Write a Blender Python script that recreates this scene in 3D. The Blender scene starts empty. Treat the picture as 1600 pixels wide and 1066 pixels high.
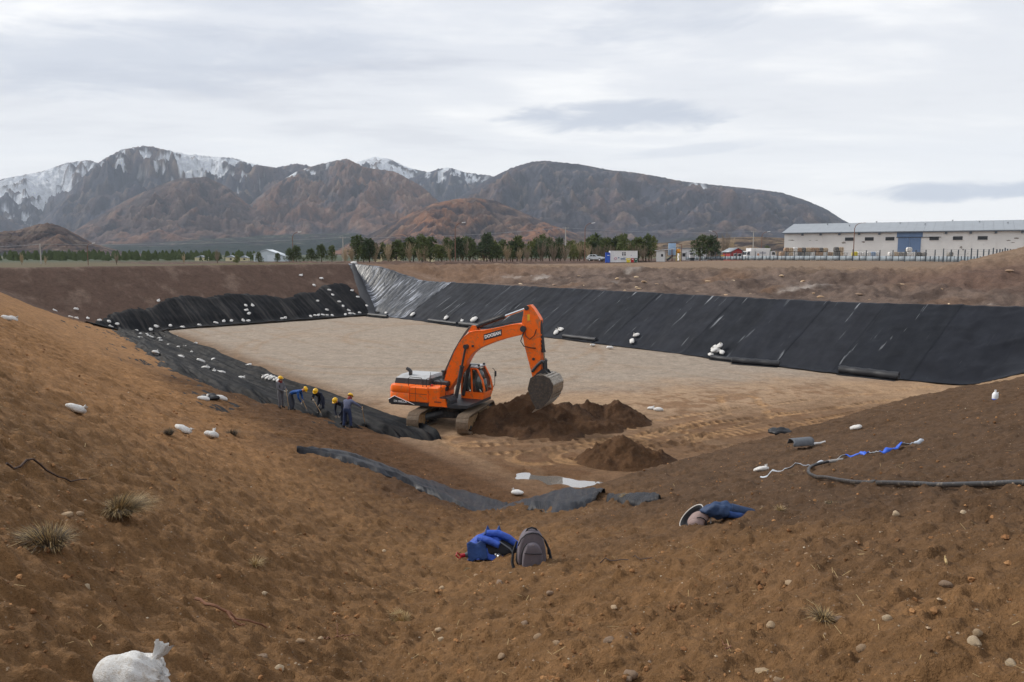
import bpy, bmesh, math, random
import numpy as np
from mathutils import Vector, Matrix

# ---------------------------------------------------------------- camera, sky, sun, exposure
scene = bpy.context.scene
CAM = (0.0, 0.0, 8.9)
PITCH = math.radians(6.5)
cam_data = bpy.data.cameras.new('camera')
cam_data.lens = 27.0; cam_data.sensor_width = 36.0
cam_data.clip_start = 0.1; cam_data.clip_end = 40000
cam = bpy.data.objects.new('camera', cam_data)
cam.location = CAM; cam.rotation_euler = (math.radians(90) - PITCH, 0, 0)
scene.collection.objects.link(cam); scene.camera = cam

SUN_AZ, SUN_EL = math.radians(-66), math.radians(33)     # azimuth from +Y (view direction), negative = left
world = bpy.data.worlds.new('World'); scene.world = world; world.use_nodes = True
def build_world():
    nt = world.node_tree; N = nt.nodes; L = nt.links; N.clear()
    def nd(t, **k):
        n = N.new(t)
        for a, b in k.items(): setattr(n, a, b)
        return n
    def math_(op, a, b=None, c=None, clamp=False):
        n = nd('ShaderNodeMath', operation=op, use_clamp=clamp)
        for i, v in enumerate((a, b, c)):
            if v is None: continue
            if isinstance(v, (int, float)): n.inputs[i].default_value = v
            else: L.new(v, n.inputs[i])
        return n.outputs[0]
    out = nd('ShaderNodeOutputWorld')
    sky = nd('ShaderNodeTexSky', sky_type='NISHITA', sun_disc=False)
    sky.sun_elevation = SUN_EL; sky.sun_rotation = SUN_AZ; sky.altitude = 600
    bg1 = nd('ShaderNodeBackground'); bg1.inputs[1].default_value = 0.12
    L.new(sky.outputs[0], bg1.inputs[0])
    tc = nd('ShaderNodeTexCoord'); sep = nd('ShaderNodeSeparateXYZ'); L.new(tc.outputs['Generated'], sep.inputs[0])
    X, Y, Z = sep.outputs
    zz = math_('ADD', math_('MAXIMUM', Z, 0.0), 0.10)
    cmb = nd('ShaderNodeCombineXYZ'); L.new(math_('DIVIDE', X, zz), cmb.inputs[0]); L.new(math_('DIVIDE', Y, zz), cmb.inputs[1])
    def noise(scale, detail, rough, dist=0.0, vec=cmb.outputs[0], sc=(1, 1, 1), rot=0.0):
        mp = nd('ShaderNodeMapping'); mp.inputs['Scale'].default_value = sc; mp.inputs['Rotation'].default_value = (0, 0, rot)
        L.new(vec, mp.inputs[0])
        n = nd('ShaderNodeTexNoise'); n.inputs['Scale'].default_value = scale; n.inputs['Detail'].default_value = detail
        n.inputs['Roughness'].default_value = rough; n.inputs['Distortion'].default_value = dist
        L.new(mp.outputs[0], n.inputs['Vector']); return n.outputs[0]
    n1 = noise(0.55, 6, 0.55, 0.6, sc=(0.55, 1.0, 1), rot=0.25)
    n2 = noise(1.6, 5, 0.6, 0.3, sc=(0.45, 1.0, 1), rot=0.15)
    n3 = noise(5.0, 4, 0.6, 0.2, sc=(0.5, 1.0, 1), rot=0.2)
    tex = math_('ADD', math_('ADD', math_('MULTIPLY', n1, 0.62), math_('MULTIPLY', n2, 0.28)), math_('MULTIPLY', n3, 0.10))
    # low layered banks of darker cloud lie in the sky at a few places
    az = math_('ARCTAN2', X, Y); el = math_('ARCSINE', Z)
    nb = noise(9.0, 5, 0.65, 0.5, vec=tc.outputs['Generated'], sc=(1, 1, 4.5))
    def bank(a0, e0, wa, we, tilt=0.0):
        da = math_('SUBTRACT', az, math.radians(a0))
        de = math_('SUBTRACT', math_('SUBTRACT', el, math.radians(e0)), math_('MULTIPLY', da, tilt))
        q = math_('ADD', math_('POWER', math_('ABSOLUTE', math_('DIVIDE', da, math.radians(wa))), 2.0),
                  math_('POWER', math_('ABSOLUTE', math_('DIVIDE', de, math.radians(we))), 2.0))
        v = math_('ADD', math_('SUBTRACT', 1.0, q), math_('MULTIPLY', math_('SUBTRACT', nb, 0.5), 2.6))
        n = nd('ShaderNodeMapRange', interpolation_type='SMOOTHSTEP'); n.inputs[1].default_value = 0.05; n.inputs[2].default_value = 1.0
        L.new(v, n.inputs[0]); return n.outputs[0]
    banks = None
    for args, wgt in (((7, 9.6, 9.5, 1.35, 0.0), 0.75), ((31, 4.0, 9, 0.85, 0.01), 0.85), ((-24, 12.5, 18, 2.6, 0.1), 0.48), ((13, 16.5, 13, 2.2, 0.16), 0.45), ((-14, 16.8, 9, 1.2, 0.05), 0.35),
                      ((12, 7.2, 6, 0.5, 0.08), 0.3), ((-90, 8, 14, 1.4, 0), 0.6), ((120, 10, 14, 1.6, 0), 0.6), ((185, 7, 12, 1.2, 0), 0.6), ((70, 12, 12, 1.5, 0), 0.5)):
        b = math_('MULTIPLY', bank(*args), wgt)
        banks = b if banks is None else math_('MAXIMUM', banks, b)
    ramp = nd('ShaderNodeValToRGB'); cr = ramp.color_ramp; cr.interpolation = 'EASE'
    cr.elements[0].position = 0.40; cr.elements[0].color = (0.51, 0.53, 0.595, 1)
    cr.elements[1].position = 0.60; cr.elements[1].color = (0.95, 0.94, 0.925, 1)
    e = cr.elements.new(0.49); e.color = (0.70, 0.715, 0.755, 1)
    L.new(tex, ramp.inputs[0])
    # cloud deck thins towards the horizon, where it is whiter and warmer
    hz = nd('ShaderNodeMapRange', interpolation_type='SMOOTHSTEP'); hz.inputs[1].default_value = 0.0; hz.inputs[2].default_value = 0.30
    hz.inputs[3].default_value = 0.85; hz.inputs[4].default_value = 0.0; L.new(el, hz.inputs[0])
    mixh = nd('ShaderNodeMixRGB'); mixh.inputs[2].default_value = (1.02, 0.99, 0.945, 1)
    L.new(hz.outputs[0], mixh.inputs[0]); L.new(ramp.outputs[0], mixh.inputs[1])
    mixb = nd('ShaderNodeMixRGB'); mixb.inputs[2].default_value = (0.46, 0.50, 0.585, 1)
    L.new(banks, mixb.inputs[0]); L.new(mixh.outputs[0], mixb.inputs[1])
    bg2 = nd('ShaderNodeBackground'); bg2.inputs[1].default_value = 0.96; L.new(mixb.outputs[0], bg2.inputs[0])
    ms = nd('ShaderNodeMixShader'); ms.inputs[0].default_value = 0.96
    L.new(bg1.outputs[0], ms.inputs[1]); L.new(bg2.outputs[0], ms.inputs[2]); L.new(ms.outputs[0], out.inputs[0])
build_world()

sun_data = bpy.data.lights.new('sun', 'SUN'); sun_data.energy = 2.5; sun_data.angle = math.radians(10); sun_data.color = (1.0, 0.95, 0.87)
sun = bpy.data.objects.new('sun', sun_data); scene.collection.objects.link(sun)
sd = Vector((math.sin(SUN_AZ) * math.cos(SUN_EL), math.cos(SUN_AZ) * math.cos(SUN_EL), math.sin(SUN_EL)))
sun.rotation_euler = sd.to_track_quat('Z', 'Y').to_euler()
vs = scene.view_settings; vs.view_transform = 'Standard'; vs.look = 'None'; vs.exposure = 0.42; vs.gamma = 1.0; vs.use_curve_mapping = False

# ---------------------------------------------------------------- noise and terrain (numpy)
#TERRAIN_BEGIN
_GC = np.cos(np.arange(1024) * 2 * np.pi / 1024); _GS = np.sin(np.arange(1024) * 2 * np.pi / 1024)
def _hash(hx, hy):
    h = (hx + hy) & 0xFFFFFFFF; h = ((h ^ (h >> 13)) * 1274126177) & 0xFFFFFFFF
    return ((h ^ (h >> 16)) & 0xFFFFFFFF) >> 22
def vnoise(x, y, seed=0):
    x = np.asarray(x, float); y = np.asarray(y, float); x, y = np.broadcast_arrays(x, y)
    ix = np.floor(x); iy = np.floor(y); fx = x - ix; fy = y - iy
    hx = ix.astype(np.int64) * 374761393 + seed * 1442695041; hy = iy.astype(np.int64) * 668265263
    def g(ax, ay, dx, dy):
        a = _hash(ax, ay); return _GC[a] * (fx - dx) + _GS[a] * (fy - dy)
    hx1 = hx + 374761393; hy1 = hy + 668265263
    u = fx * fx * fx * (fx * (fx * 6 - 15) + 10); v = fy * fy * fy * (fy * (fy * 6 - 15) + 10)
    a = g(hx, hy, 0, 0); b = g(hx1, hy, 1, 0); c = g(hx, hy1, 0, 1); d = g(hx1, hy1, 1, 1)
    return (a + u * (b - a) + v * (c - a + u * (a - b - c + d))) * 1.5
def fbm(x, y, octaves=4, seed=0, gain=0.5, lac=2.03):
    r = 0; a = 1.0; t = 0
    for o in range(octaves):
        r = r + a * vnoise(x, y, seed + o * 17); t += a; a *= gain; x = x * lac + 3.7; y = y * lac - 1.9
    return r / t
def ridged(x, y, octaves=4, seed=0, gain=0.55, lac=2.05):
    r = 0; a = 1.0; t = 0
    for o in range(octaves):
        r = r + a * (1 - np.abs(vnoise(x, y, seed + o * 31)) * 1.6); t += a; a *= gain; x = x * lac + 1.3; y = y * lac + 5.1
    return r / t
def sstep(a, b, x):
    t = np.clip((x - a) / (b - a), 0, 1); return t * t * (3 - 2 * t)
PA, PB, PC, PD = (-20.0, 111.0), (-41.0, 88.0), (1.5, 27.5), (29.0, 50.5)
def side(p, q, x, y, inside=(-8.0, 70.0)):
    ux, uy = q[0] - p[0], q[1] - p[1]; l = math.hypot(ux, uy); ux /= l; uy /= l
    nx, ny = uy, -ux
    if (inside[0] - p[0]) * nx + (inside[1] - p[1]) * ny > 0: nx, ny = -nx, -ny
    return (x - p[0]) * nx + (y - p[1]) * ny, (x - p[0]) * ux + (y - p[1]) * uy
def bendAD(t): return 0.013 * np.clip(t - 66, 0, 60) ** 2
def sideAD(x, y):
    """right wall: distance out from its toe (which swings outward past the haul ramp) and metres along it"""
    s, t = side(PA, PD, x, y); return s - bendAD(t), t
def wall_top(t): return 4.7 + 2.4 * (1 - sstep(-12, 3, t)) + 0.25 * sstep(60, 85, t)
def wall_width(t): k = sstep(-14, 7, t); return wall_top(t) * 1.72 * k + 3.9 * (1 - k)
def smax(zs, k):
    m = zs[0]
    for z in zs[1:]: m = np.maximum(m, z)
    return m + k * np.log(sum(np.exp((z - m) / k) for z in zs)) - k * np.log(1.0)
def base_height(x, y):
    """pit, rims, benches and banks without the small relief"""
    x = np.asarray(x, float); y = np.asarray(y, float)
    wob = fbm(x * 0.06, y * 0.06, 3, 5) * 1.2
    sBC, tBC = side(PB, PC, x, y); sCD, tCD = side(PC, PD, x, y); sAD, tAD = sideAD(x, y); sAB, tAB = side(PA, PB, x, y)
    z1 = 7.35 * np.clip((sBC + 0.5 * wob) / 18.0, 0, 1.02) ** 1.8
    z2 = 7.35 * np.clip((sCD + 0.5 * wob) / 20.6, 0, 1.06) ** 1.08
    top = wall_top(tAD); w = wall_width(tAD)
    lip = np.clip(sAD / w, 0, 1) * top
    bank = sstep(0, 1, np.clip((sAD - w - 2.2 + wob * 1.0) / 7.0, 0, 1)) * 0.45 + sstep(0, 1, np.clip((sAD - w - 9.5 + wob * 2.2) / 8.5, 0, 1)) * 0.55
    plain = 6.85 + 0.65 * sstep(20, 60, x)
    z3 = lip + bank * np.maximum(plain - top, -0.3)
    z4 = 7.25 * np.clip((sAB + 0.3 * wob) / 13.5, 0, 1) - 1.5 * sstep(16, 32, sAB)
    k = 0.22 + 0.50 * (1 - sstep(36, 52, y)) * (1 - sstep(25, 35, x)) * sstep(10, 20, y)
    z = smax([z1, z2, z3, z4, np.zeros_like(z1)], k) - k * np.log(5.0) * (1 - sstep(0.0, 1.2, np.maximum.reduce([z1, z2, z3, z4])))
    # trench at the toe of the left slope beside the raised pad
    tr = np.exp(-((sBC - 0.6) / 1.5) ** 2) * sstep(-4, 6, tBC) * (1 - sstep(38, 60, tBC))
    z = z - 0.75 * tr
    # haul ramp leaving the far right corner
    rl = np.abs((y - 48.6) + 0.02 * (x - 28)); rz = 0.13 * np.clip(x - 24, 0, 60)
    rm = (1 - sstep(2.4, 5.5, rl)) * sstep(22, 28, x)
    z = z * (1 - rm) + np.minimum(z, rz) * rm
    # spoil heap by the fence
    q = np.hypot((x - 58) / 22.0, (y - 75) / 20.0)
    z = np.maximum(z, 5.5 + 6.0 * (1 - q) + 0.5 * wob * np.clip(1 - q, 0, 1) - 6 * sstep(1.0, 1.6, q))
    far = np.hypot(x, y)
    pz = 6.85 - 1.2 * (1 - sstep(-45, 5, x)); z = np.where(far > 150, pz + (z - pz) * (1 - sstep(150, 260, far)), z)
    z = z - sstep(600, 5000, far) * 4.0
    return z
def relief_weight(x, y):
    sBC, _ = side(PB, PC, x, y); sCD, _ = side(PC, PD, x, y); sAD, tAD = sideAD(x, y); sAB, _ = side(PA, PB, x, y)
    o = np.maximum(np.maximum(sBC, sCD), sAB)
    slope = sstep(0.3, 3.0, o)
    right = sstep(-0.2, 0.3, sAD); upper = sstep(8.0, 11.0, sAD)
    return slope * (1 - right) + right * upper * 0.9
def height(x, y):
    x = np.asarray(x, float); y = np.asarray(y, float)
    z = base_height(x, y); w = relief_weight(x, y); d = np.hypot(x, y)
    near = 1 - sstep(60, 160, d)
    r = fbm(x * 0.35, y * 0.35, 3, 11) * 0.15 + fbm(x * 1.4, y * 1.9, 2, 23) * 0.10
    r = r + (np.abs(vnoise(x * 2.6 + 0.6 * vnoise(x * 1.1, y * 1.1, 3), y * 3.4, 41)) - 0.25) * 0.085
    lump = np.clip(vnoise(x * 4.6, y * 6.2, 53) - 0.12, 0, 1) * 0.085 + np.clip(vnoise(x * 9, y * 13, 59) - 0.08, 0, 1) * 0.06 + np.clip(vnoise(x * 21, y * 27, 61) - 0.1, 0, 1) * 0.03 * (1 - sstep(9, 16, d))
    fine = (1 - sstep(25, 60, d))
    z = z + w * near * r + w * (lump * 1.05 * fine)
    # broken ground of the bank behind the lined wall
    sAD, tAD = sideAD(x, y)
    ub = sstep(10, 13, sAD) * (1 - sstep(24, 40, sAD))
    z = z + ub * (fbm(x * 0.22, y * 0.22, 4, 77) * 0.8 + (ridged(x * 0.5, y * 0.5, 3, 78) - 0.6) * 0.5 + fbm(x * 1.3, y * 1.3, 3, 79) * 0.22)
    # graded pad: shallow scrape marks
    fl = (1 - w) * (1 - sstep(0, 0.5, z))
    z = z + fl * (fbm(x * 0.12, y * 0.12, 3, 91) * 0.10 + fbm(x * 0.9, y * 0.9, 2, 92) * 0.02)
    # hollow that holds the puddle
    k = np.clip(((x - 0.5) * 3.2 + (y - 30.3) * -1.5) / 12.49, 0, 1); pd = np.hypot(x - 0.5 - 3.2 * k, (y - 30.3 + 1.5 * k) * 1.25)
    z = z - 0.16 * (1 - sstep(0.15, 1.0, pd + 0.35 * vnoise(x * 1.6, y * 1.6, 425)))
    return z
def H(x, y): return float(height(np.array([x]), np.array([y]))[0])
def pix_ray(px, py):
    a = (px - 800) / 1200.0; b = (533 - py) / 1200.0
    c, s = math.cos(PITCH), math.sin(PITCH)
    return np.array([a, c + b * s, -s + b * c])
def to_pix(x, y, z):
    c, s = math.cos(PITCH), math.sin(PITCH); dz = z - CAM[2]
    f = y * c - dz * s; u = y * s + dz * c
    return 800 + 1200 * x / f, 533 - 1200 * u / f
#TERRAIN_END

# ---------------------------------------------------------------- helpers
COL = scene.collection
rng = random.Random(7)
def link(o, parent=None):
    COL.objects.link(o)
    if parent is not None: o.parent = parent
    return o
def tag(o, label=None, cat=None, group=None, kind=None):
    if label: o['label'] = label
    if cat: o['category'] = cat
    if group: o['group'] = group
    if kind: o['kind'] = kind
    return o
def empty(name, loc=(0, 0, 0), rz=0.0, label=None, cat=None, group=None):
    o = bpy.data.objects.new(name, None); o.empty_display_size = 0.2
    o.location = loc; o.rotation_euler = (0, 0, rz); COL.objects.link(o)
    return tag(o, label, cat, group)
def lin(c):
    return tuple(((v / 255) / 12.92 if v / 255 <= 0.04045 else ((v / 255 + 0.055) / 1.055) ** 2.4) for v in c)
MATS = {}
def mat(name, color, rough=0.8, var=0.15, scale=3.0, bump=0.0, bscale=30.0, metal=0.0, dirt=None, dirt_amt=0.0, spec=0.5, coords='Object', alpha=None, stretch=(1, 1, 1), trans=0.0):
    """principled material with noise variation, optional dirt and bump"""
    if name in MATS: return MATS[name]
    m = bpy.data.materials.new(name); m.use_nodes = True; MATS[name] = m
    nt = m.node_tree; N = nt.nodes; L = nt.links; p = N['Principled BSDF']
    p.inputs['Roughness'].default_value = rough; p.inputs['Metallic'].default_value = metal
    p.inputs['Specular IOR Level'].default_value = spec
    if trans: p.inputs['Transmission Weight'].default_value = trans
    tc = N.new('ShaderNodeTexCoord'); mp = N.new('ShaderNodeMapping'); mp.inputs['Scale'].default_value = stretch
    L.new(tc.outputs[coords], mp.inputs[0])
    n = N.new('ShaderNodeTexNoise'); n.inputs['Scale'].default_value = scale; n.inputs['Detail'].default_value = 6; n.inputs['Roughness'].default_value = 0.62
    L.new(mp.outputs[0], n.inputs['Vector'])
    r = N.new('ShaderNodeMapRange'); r.inputs[1].default_value = 0.3; r.inputs[2].default_value = 0.7
    r.inputs[3].default_value = 1 - var; r.inputs[4].default_value = 1 + var; L.new(n.outputs[0], r.inputs[0])
    mul = N.new('ShaderNodeVectorMath'); mul.operation = 'SCALE'; mul.inputs[0].default_value = color[:3]; L.new(r.outputs[0], mul.inputs['Scale'])
    src = mul.outputs[0]
    if dirt is not None:
        n2 = N.new('ShaderNodeTexNoise'); n2.inputs['Scale'].default_value = scale * 2.3; n2.inputs['Detail'].default_value = 8; n2.inputs['Roughness'].default_value = 0.7
        L.new(mp.outputs[0], n2.inputs['Vector'])
        r2 = N.new('ShaderNodeMapRange'); r2.inputs[1].default_value = 0.62 - 0.35 * dirt_amt; r2.inputs[2].default_value = 0.80 - 0.30 * dirt_amt; L.new(n2.outputs[0], r2.inputs[0])
        mx = N.new('ShaderNodeMixRGB'); mx.inputs[2].default_value = (*dirt, 1); L.new(r2.outputs[0], mx.inputs[0]); L.new(src, mx.inputs[1]); src = mx.outputs[0]
    L.new(src, p.inputs['Base Color'])
    if bump:
        nb = N.new('ShaderNodeTexNoise'); nb.inputs['Scale'].default_value = bscale; nb.inputs['Detail'].default_value = 5
        L.new(mp.outputs[0], nb.inputs['Vector'])
        b = N.new('ShaderNodeBump'); b.inputs['Strength'].default_value = 1.0; b.inputs['Distance'].default_value = bump
        L.new(nb.outputs[0], b.inputs['Height']); L.new(b.outputs[0], p.inputs['Normal'])
    return m
class MB:
    """collects shapes; build() links them as one mesh object"""
    def __init__(s): s.v = []; s.f = []; s.m = []
    def add(s, vs, fs, mi=0):
        o = len(s.v); s.v += [tuple(v) for v in vs]; s.f += [tuple(i + o for i in f) for f in fs]; s.m += [mi] * len(fs); return s
    def box(s, c, d, rot=None, mi=0, bev=0.0):
        x, y, z = d[0] / 2, d[1] / 2, d[2] / 2
        if bev > 0:
            b = min(bev, 0.45 * min(d)); P = []
            for sx in (-1, 1):
                for sy in (-1, 1):
                    for sz in (-1, 1):
                        P += [(sx * (x - b), sy * (y - b), sz * z), (sx * (x - b), sy * y, sz * (z - b)), (sx * x, sy * (y - b), sz * (z - b))]
            bm = bmesh.new(); vs = [bm.verts.new(p) for p in P]; r = bmesh.ops.convex_hull(bm, input=vs)
            bm.verts.index_update(); bm.normal_update()
            vs = [v.co.copy() for v in bm.verts]; fs = [[v.index for v in f.verts] for f in bm.faces]; bm.free()
        else:
            vs = [Vector((a * x, b_ * y, c_ * z)) for a in (-1, 1) for b_ in (-1, 1) for c_ in (-1, 1)]
            fs = [(0, 1, 3, 2), (4, 6, 7, 5), (0, 4, 5, 1), (2, 3, 7, 6), (0, 2, 6, 4), (1, 5, 7, 3)]
        M = Matrix.Translation(c) @ (rot.to_4x4() if rot is not None else Matrix())
        return s.add([M @ Vector(v) for v in vs], fs, mi)
    def tube(s, pts, r, n=8, mi=0, caps=True):
        pts = [Vector(p) for p in pts]; rs = r if isinstance(r, (list, tuple)) else [r] * len(pts)
        vs = []; fs = []; up = None
        for i, p in enumerate(pts):
            t = (pts[min(i + 1, len(pts) - 1)] - pts[max(i - 1, 0)]).normalized()
            if up is None: up = Vector((0, 0, 1)) if abs(t.z) < 0.9 else Vector((1, 0, 0))
            a = t.cross(up)
            if a.length < 1e-4: a = t.orthogonal()
            a.normalize(); b = a.cross(t).normalized(); up = b
            for k in range(n):
                q = 2 * math.pi * k / n; vs.append(p + (a * math.cos(q) + b * math.sin(q)) * rs[i])
        for i in range(len(pts) - 1):
            for k in range(n): fs.append((i * n + k, i * n + (k + 1) % n, (i + 1) * n + (k + 1) % n, (i + 1) * n + k))
        if caps: fs.append(tuple(range(n - 1, -1, -1))); fs.append(tuple((len(pts) - 1) * n + k for k in range(n)))
        return s.add(vs, fs, mi)
    def cyl(s, a, b, r, n=16, mi=0, r2=None): return s.tube([a, b], [r, r if r2 is None else r2], n, mi)
    def prism(s, poly, y0, y1, mi=0, axis='y'):
        n = len(poly)
        f = {'y': lambda p, t: (p[0], t, p[1]), 'x': lambda p, t: (t, p[0], p[1]), 'z': lambda p, t: (p[0], p[1], t)}[axis]
        vs = [f(p, y0) for p in poly] + [f(p, y1) for p in poly]
        fs = [tuple(range(n)), tuple(range(2 * n - 1, n - 1, -1))] + [(i, i + n, (i + 1) % n + n, (i + 1) % n) for i in range(n)]
        return s.add(vs, fs, mi)
    def blob(s, c, r, seg=12, rings=8, mi=0, fn=None):
        vs = []; fs = []
        for i in range(rings + 1):
            th = math.pi * i / rings
            for k in range(seg):
                ph = 2 * math.pi * k / seg; d = Vector((math.sin(th) * math.cos(ph), math.sin(th) * math.sin(ph), math.cos(th)))
                m = fn(d) if fn else 1.0
                vs.append((c[0] + d.x * r[0] * m, c[1] + d.y * r[1] * m, c[2] + d.z * r[2] * m))
        for i in range(rings):
            for k in range(seg): fs.append((i * seg + k, (i + 1) * seg + k, (i + 1) * seg + (k + 1) % seg, i * seg + (k + 1) % seg))
        return s.add(vs, fs, mi)
    def mesh(s, name, mats, smooth=None):
        me = bpy.data.meshes.new(name); me.from_pydata(s.v, [], s.f)
        for m in (mats if isinstance(mats, (list, tuple)) else [mats]): me.materials.append(m)
        me.polygons.foreach_set('material_index', s.m)
        bm = bmesh.new(); bm.from_mesh(me); bmesh.ops.recalc_face_normals(bm, faces=bm.faces); bm.to_mesh(me); bm.free()
        if smooth is not None:
            me.polygons.foreach_set('use_smooth', [True] * len(me.polygons)); me.set_sharp_from_angle(angle=math.radians(smooth))
        me.update(); return me
    def build(s, name, mats, parent=None, smooth=40, loc=None, rz=None):
        o = bpy.data.objects.new(name, s.mesh(name, mats, smooth)); link(o, parent)
        if loc is not None: o.location = loc
        if rz is not None: o.rotation_euler = (0, 0, rz)
        return o
def copy_tree(o, parent=None):
    c = o.copy(); COL.objects.link(c); c.parent = parent
    for ch in [q for q in o.children]: copy_tree(ch, c)
    return c
def np_mesh(name, V, F, smooth=True):
    """quads from numpy arrays"""
    me = bpy.data.meshes.new(name); me.vertices.add(len(V)); me.vertices.foreach_set('co', V.astype(np.float32).ravel())
    nf = len(F); k = F.shape[1]; me.loops.add(nf * k); me.loops.foreach_set('vertex_index', F.astype(np.int32).ravel())
    me.polygons.add(nf); me.polygons.foreach_set('loop_start', np.arange(0, nf * k, k, dtype=np.int32))
    me.polygons.foreach_set('use_smooth', np.full(nf, smooth)); me.update(calc_edges=True); me.validate(); return me
def grid_faces(nr, nc, wrap=False):
    i, j = np.meshgrid(np.arange(nr - 1), np.arange(nc if wrap else nc - 1), indexing='ij'); j2 = (j + 1) % nc
    return np.stack([i * nc + j, i * nc + j2, (i + 1) * nc + j2, (i + 1) * nc + j], -1).reshape(-1, 4)
def set_col(me, name, rgb):
    a = me.color_attributes.new(name, 'FLOAT_COLOR', 'POINT'); c = np.ones((len(rgb), 4), np.float32); c[:, :3] = rgb; a.data.foreach_set('color', c.ravel())
def text_mesh(s, size, m, parent, M, name='lettering', extrude=0.004, bold=0.0, shear=0.0, spacing=1.0):
    cu = bpy.data.curves.new(name, 'FONT'); cu.body = s; cu.size = size; cu.align_x = 'CENTER'; cu.align_y = 'CENTER'; cu.extrude = extrude; cu.offset = bold; cu.shear = shear
    cu.space_character = spacing
    t = bpy.data.objects.new(name, cu); COL.objects.link(t); dg = bpy.context.evaluated_depsgraph_get()
    me = bpy.data.meshes.new_from_object(t.evaluated_get(dg)); bpy.data.objects.remove(t); bpy.data.curves.remove(cu)
    me.materials.clear(); me.materials.append(m); o = bpy.data.objects.new(name, me); link(o, parent); o.matrix_local = M; return o

_ONES = 'zeroth first second third fourth fifth sixth seventh eighth ninth tenth eleventh twelfth thirteenth fourteenth fifteenth sixteenth seventeenth eighteenth nineteenth'.split()
def ordinal(n):
    if n < 20: return _ONES[n]
    t = ('', '', 'twent', 'thirt', 'fort', 'fift', 'sixt')[n // 10]; return t + 'ieth' if n % 10 == 0 else t + 'y-' + _ONES[n % 10]
# ---------------------------------------------------------------- ground
def soil_material(name, disp=0.02, attr='col', pebbles=True, fine=1.0, wscale=1.0):
    m = bpy.data.materials.new(name); m.use_nodes = True; nt = m.node_tree; N = nt.nodes; L = nt.links; p = N['Principled BSDF']
    p.inputs['Roughness'].default_value = 0.95; p.inputs['Specular IOR Level'].default_value = 0.15
    at = N.new('ShaderNodeAttribute'); at.attribute_name = attr
    geo = N.new('ShaderNodeNewGeometry')
    def noise(sc, det, rg):
        n = N.new('ShaderNodeTexNoise'); n.inputs['Scale'].default_value = sc * wscale; n.inputs['Detail'].default_value = det; n.inputs['Roughness'].default_value = rg
        L.new(geo.outputs['Position'], n.inputs['Vector']); return n.outputs[0]
    a = noise(0.8, 8, 0.7); b = noise(9, 6, 0.7); c = noise(45, 3, 0.6); d_ = noise(2.6, 7, 0.75)
    def rng_(src, lo, hi, o0, o1):
        r = N.new('ShaderNodeMapRange'); r.inputs[1].default_value = lo; r.inputs[2].default_value = hi; r.inputs[3].default_value = o0; r.inputs[4].default_value = o1
        L.new(src, r.inputs[0]); return r.outputs[0]
    def mul(x, y):
        q = N.new('ShaderNodeMath'); q.operation = 'MULTIPLY'; L.new(x, q.inputs[0]); L.new(y, q.inputs[1]); return q.outputs[0]
    v = mul(mul(mul(rng_(a, 0.3, 0.7, 0.80, 1.20), rng_(b, 0.3, 0.7, 0.76, 1.24)), rng_(c, 0.3, 0.7, 0.85, 1.15)), rng_(d_, 0.3, 0.7, 0.74, 1.26))
    s = N.new('ShaderNodeVectorMath'); s.operation = 'SCALE'; L.new(at.outputs['Color'], s.inputs[0]); L.new(v, s.inputs['Scale'])
    src = s.outputs[0]
    if pebbles:
        vo = N.new('ShaderNodeTexVoronoi'); vo.inputs['Scale'].default_value = 16 * wscale; vo.inputs['Randomness'].default_value = 1.0; L.new(geo.outputs['Position'], vo.inputs['Vector'])
        k = rng_(vo.outputs['Distance'], 0.10, 0.2, 1.0, 0.0); sepc = N.new('ShaderNodeSeparateColor'); L.new(vo.outputs['Color'], sepc.inputs[0])
        k2 = rng_(sepc.outputs[0], 0.72, 0.78, 0.0, 0.5); mx = N.new('ShaderNodeMixRGB'); mx.inputs[2].default_value = (0.42, 0.33, 0.24, 1)
        L.new(mul(k, k2), mx.inputs[0]); L.new(src, mx.inputs[1]); src = mx.outputs[0]
    L.new(src, p.inputs['Base Color'])
    hb = N.new('ShaderNodeMath'); hb.operation = 'ADD'; L.new(b, hb.inputs[0])
    h2 = N.new('ShaderNodeMath'); h2.operation = 'MULTIPLY'; h2.inputs[1].default_value = 0.35; L.new(c, h2.inputs[0]); L.new(h2.outputs[0], hb.inputs[1])
    bp = N.new('ShaderNodeBump'); bp.inputs['Strength'].default_value = 1.0; bp.inputs['Distance'].default_value = disp * 4
    L.new(hb.outputs[0], bp.inputs['Height']); L.new(bp.outputs[0], p.inputs['Normal'])
    return m
SOIL = soil_material('soil')
C_LOOSE = np.array(lin((147, 110, 74))); C_NEAR = np.array(lin((121, 91, 61))); C_DARK = np.array(lin((76, 55, 39))); C_RIGHT = np.array(lin((90, 70, 53)))
C_FLOOR = np.array(lin((154, 141, 127))); C_TAN = np.array(lin((162, 134, 106))); C_BERM = np.array(lin((86, 68, 59))); C_BANK = np.array(lin((106, 91, 82)))
C_PLAIN = np.array(lin((128, 108, 90))); C_GREY = np.array(lin((158, 150, 143))); C_RUST = np.array(lin((118, 92, 72))); C_FAR = np.array(lin((70, 78, 62)))
def mixc(c, t, k): return c * (1 - k[..., None]) + np.asarray(t) * k[..., None]
def seg_dist(x, y, pts):
    """distance to a polyline, and arc length along it"""
    best = np.full(x.shape, 1e9); along = np.zeros(x.shape); off = np.zeros(x.shape); acc = 0
    for (x0, y0), (x1, y1) in zip(pts[:-1], pts[1:]):
        dx, dy = x1 - x0, y1 - y0; l = math.hypot(dx, dy); t = np.clip(((x - x0) * dx + (y - y0) * dy) / l ** 2, 0, 1)
        d = np.hypot(x - x0 - t * dx, y - y0 - t * dy); sgn = np.sign((x - x0) * dy - (y - y0) * dx); b = d < best
        best = np.where(b, d, best); along = np.where(b, acc + t * l, along); off = np.where(b, d * sgn, off); acc += l
    return best, along, off
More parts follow.
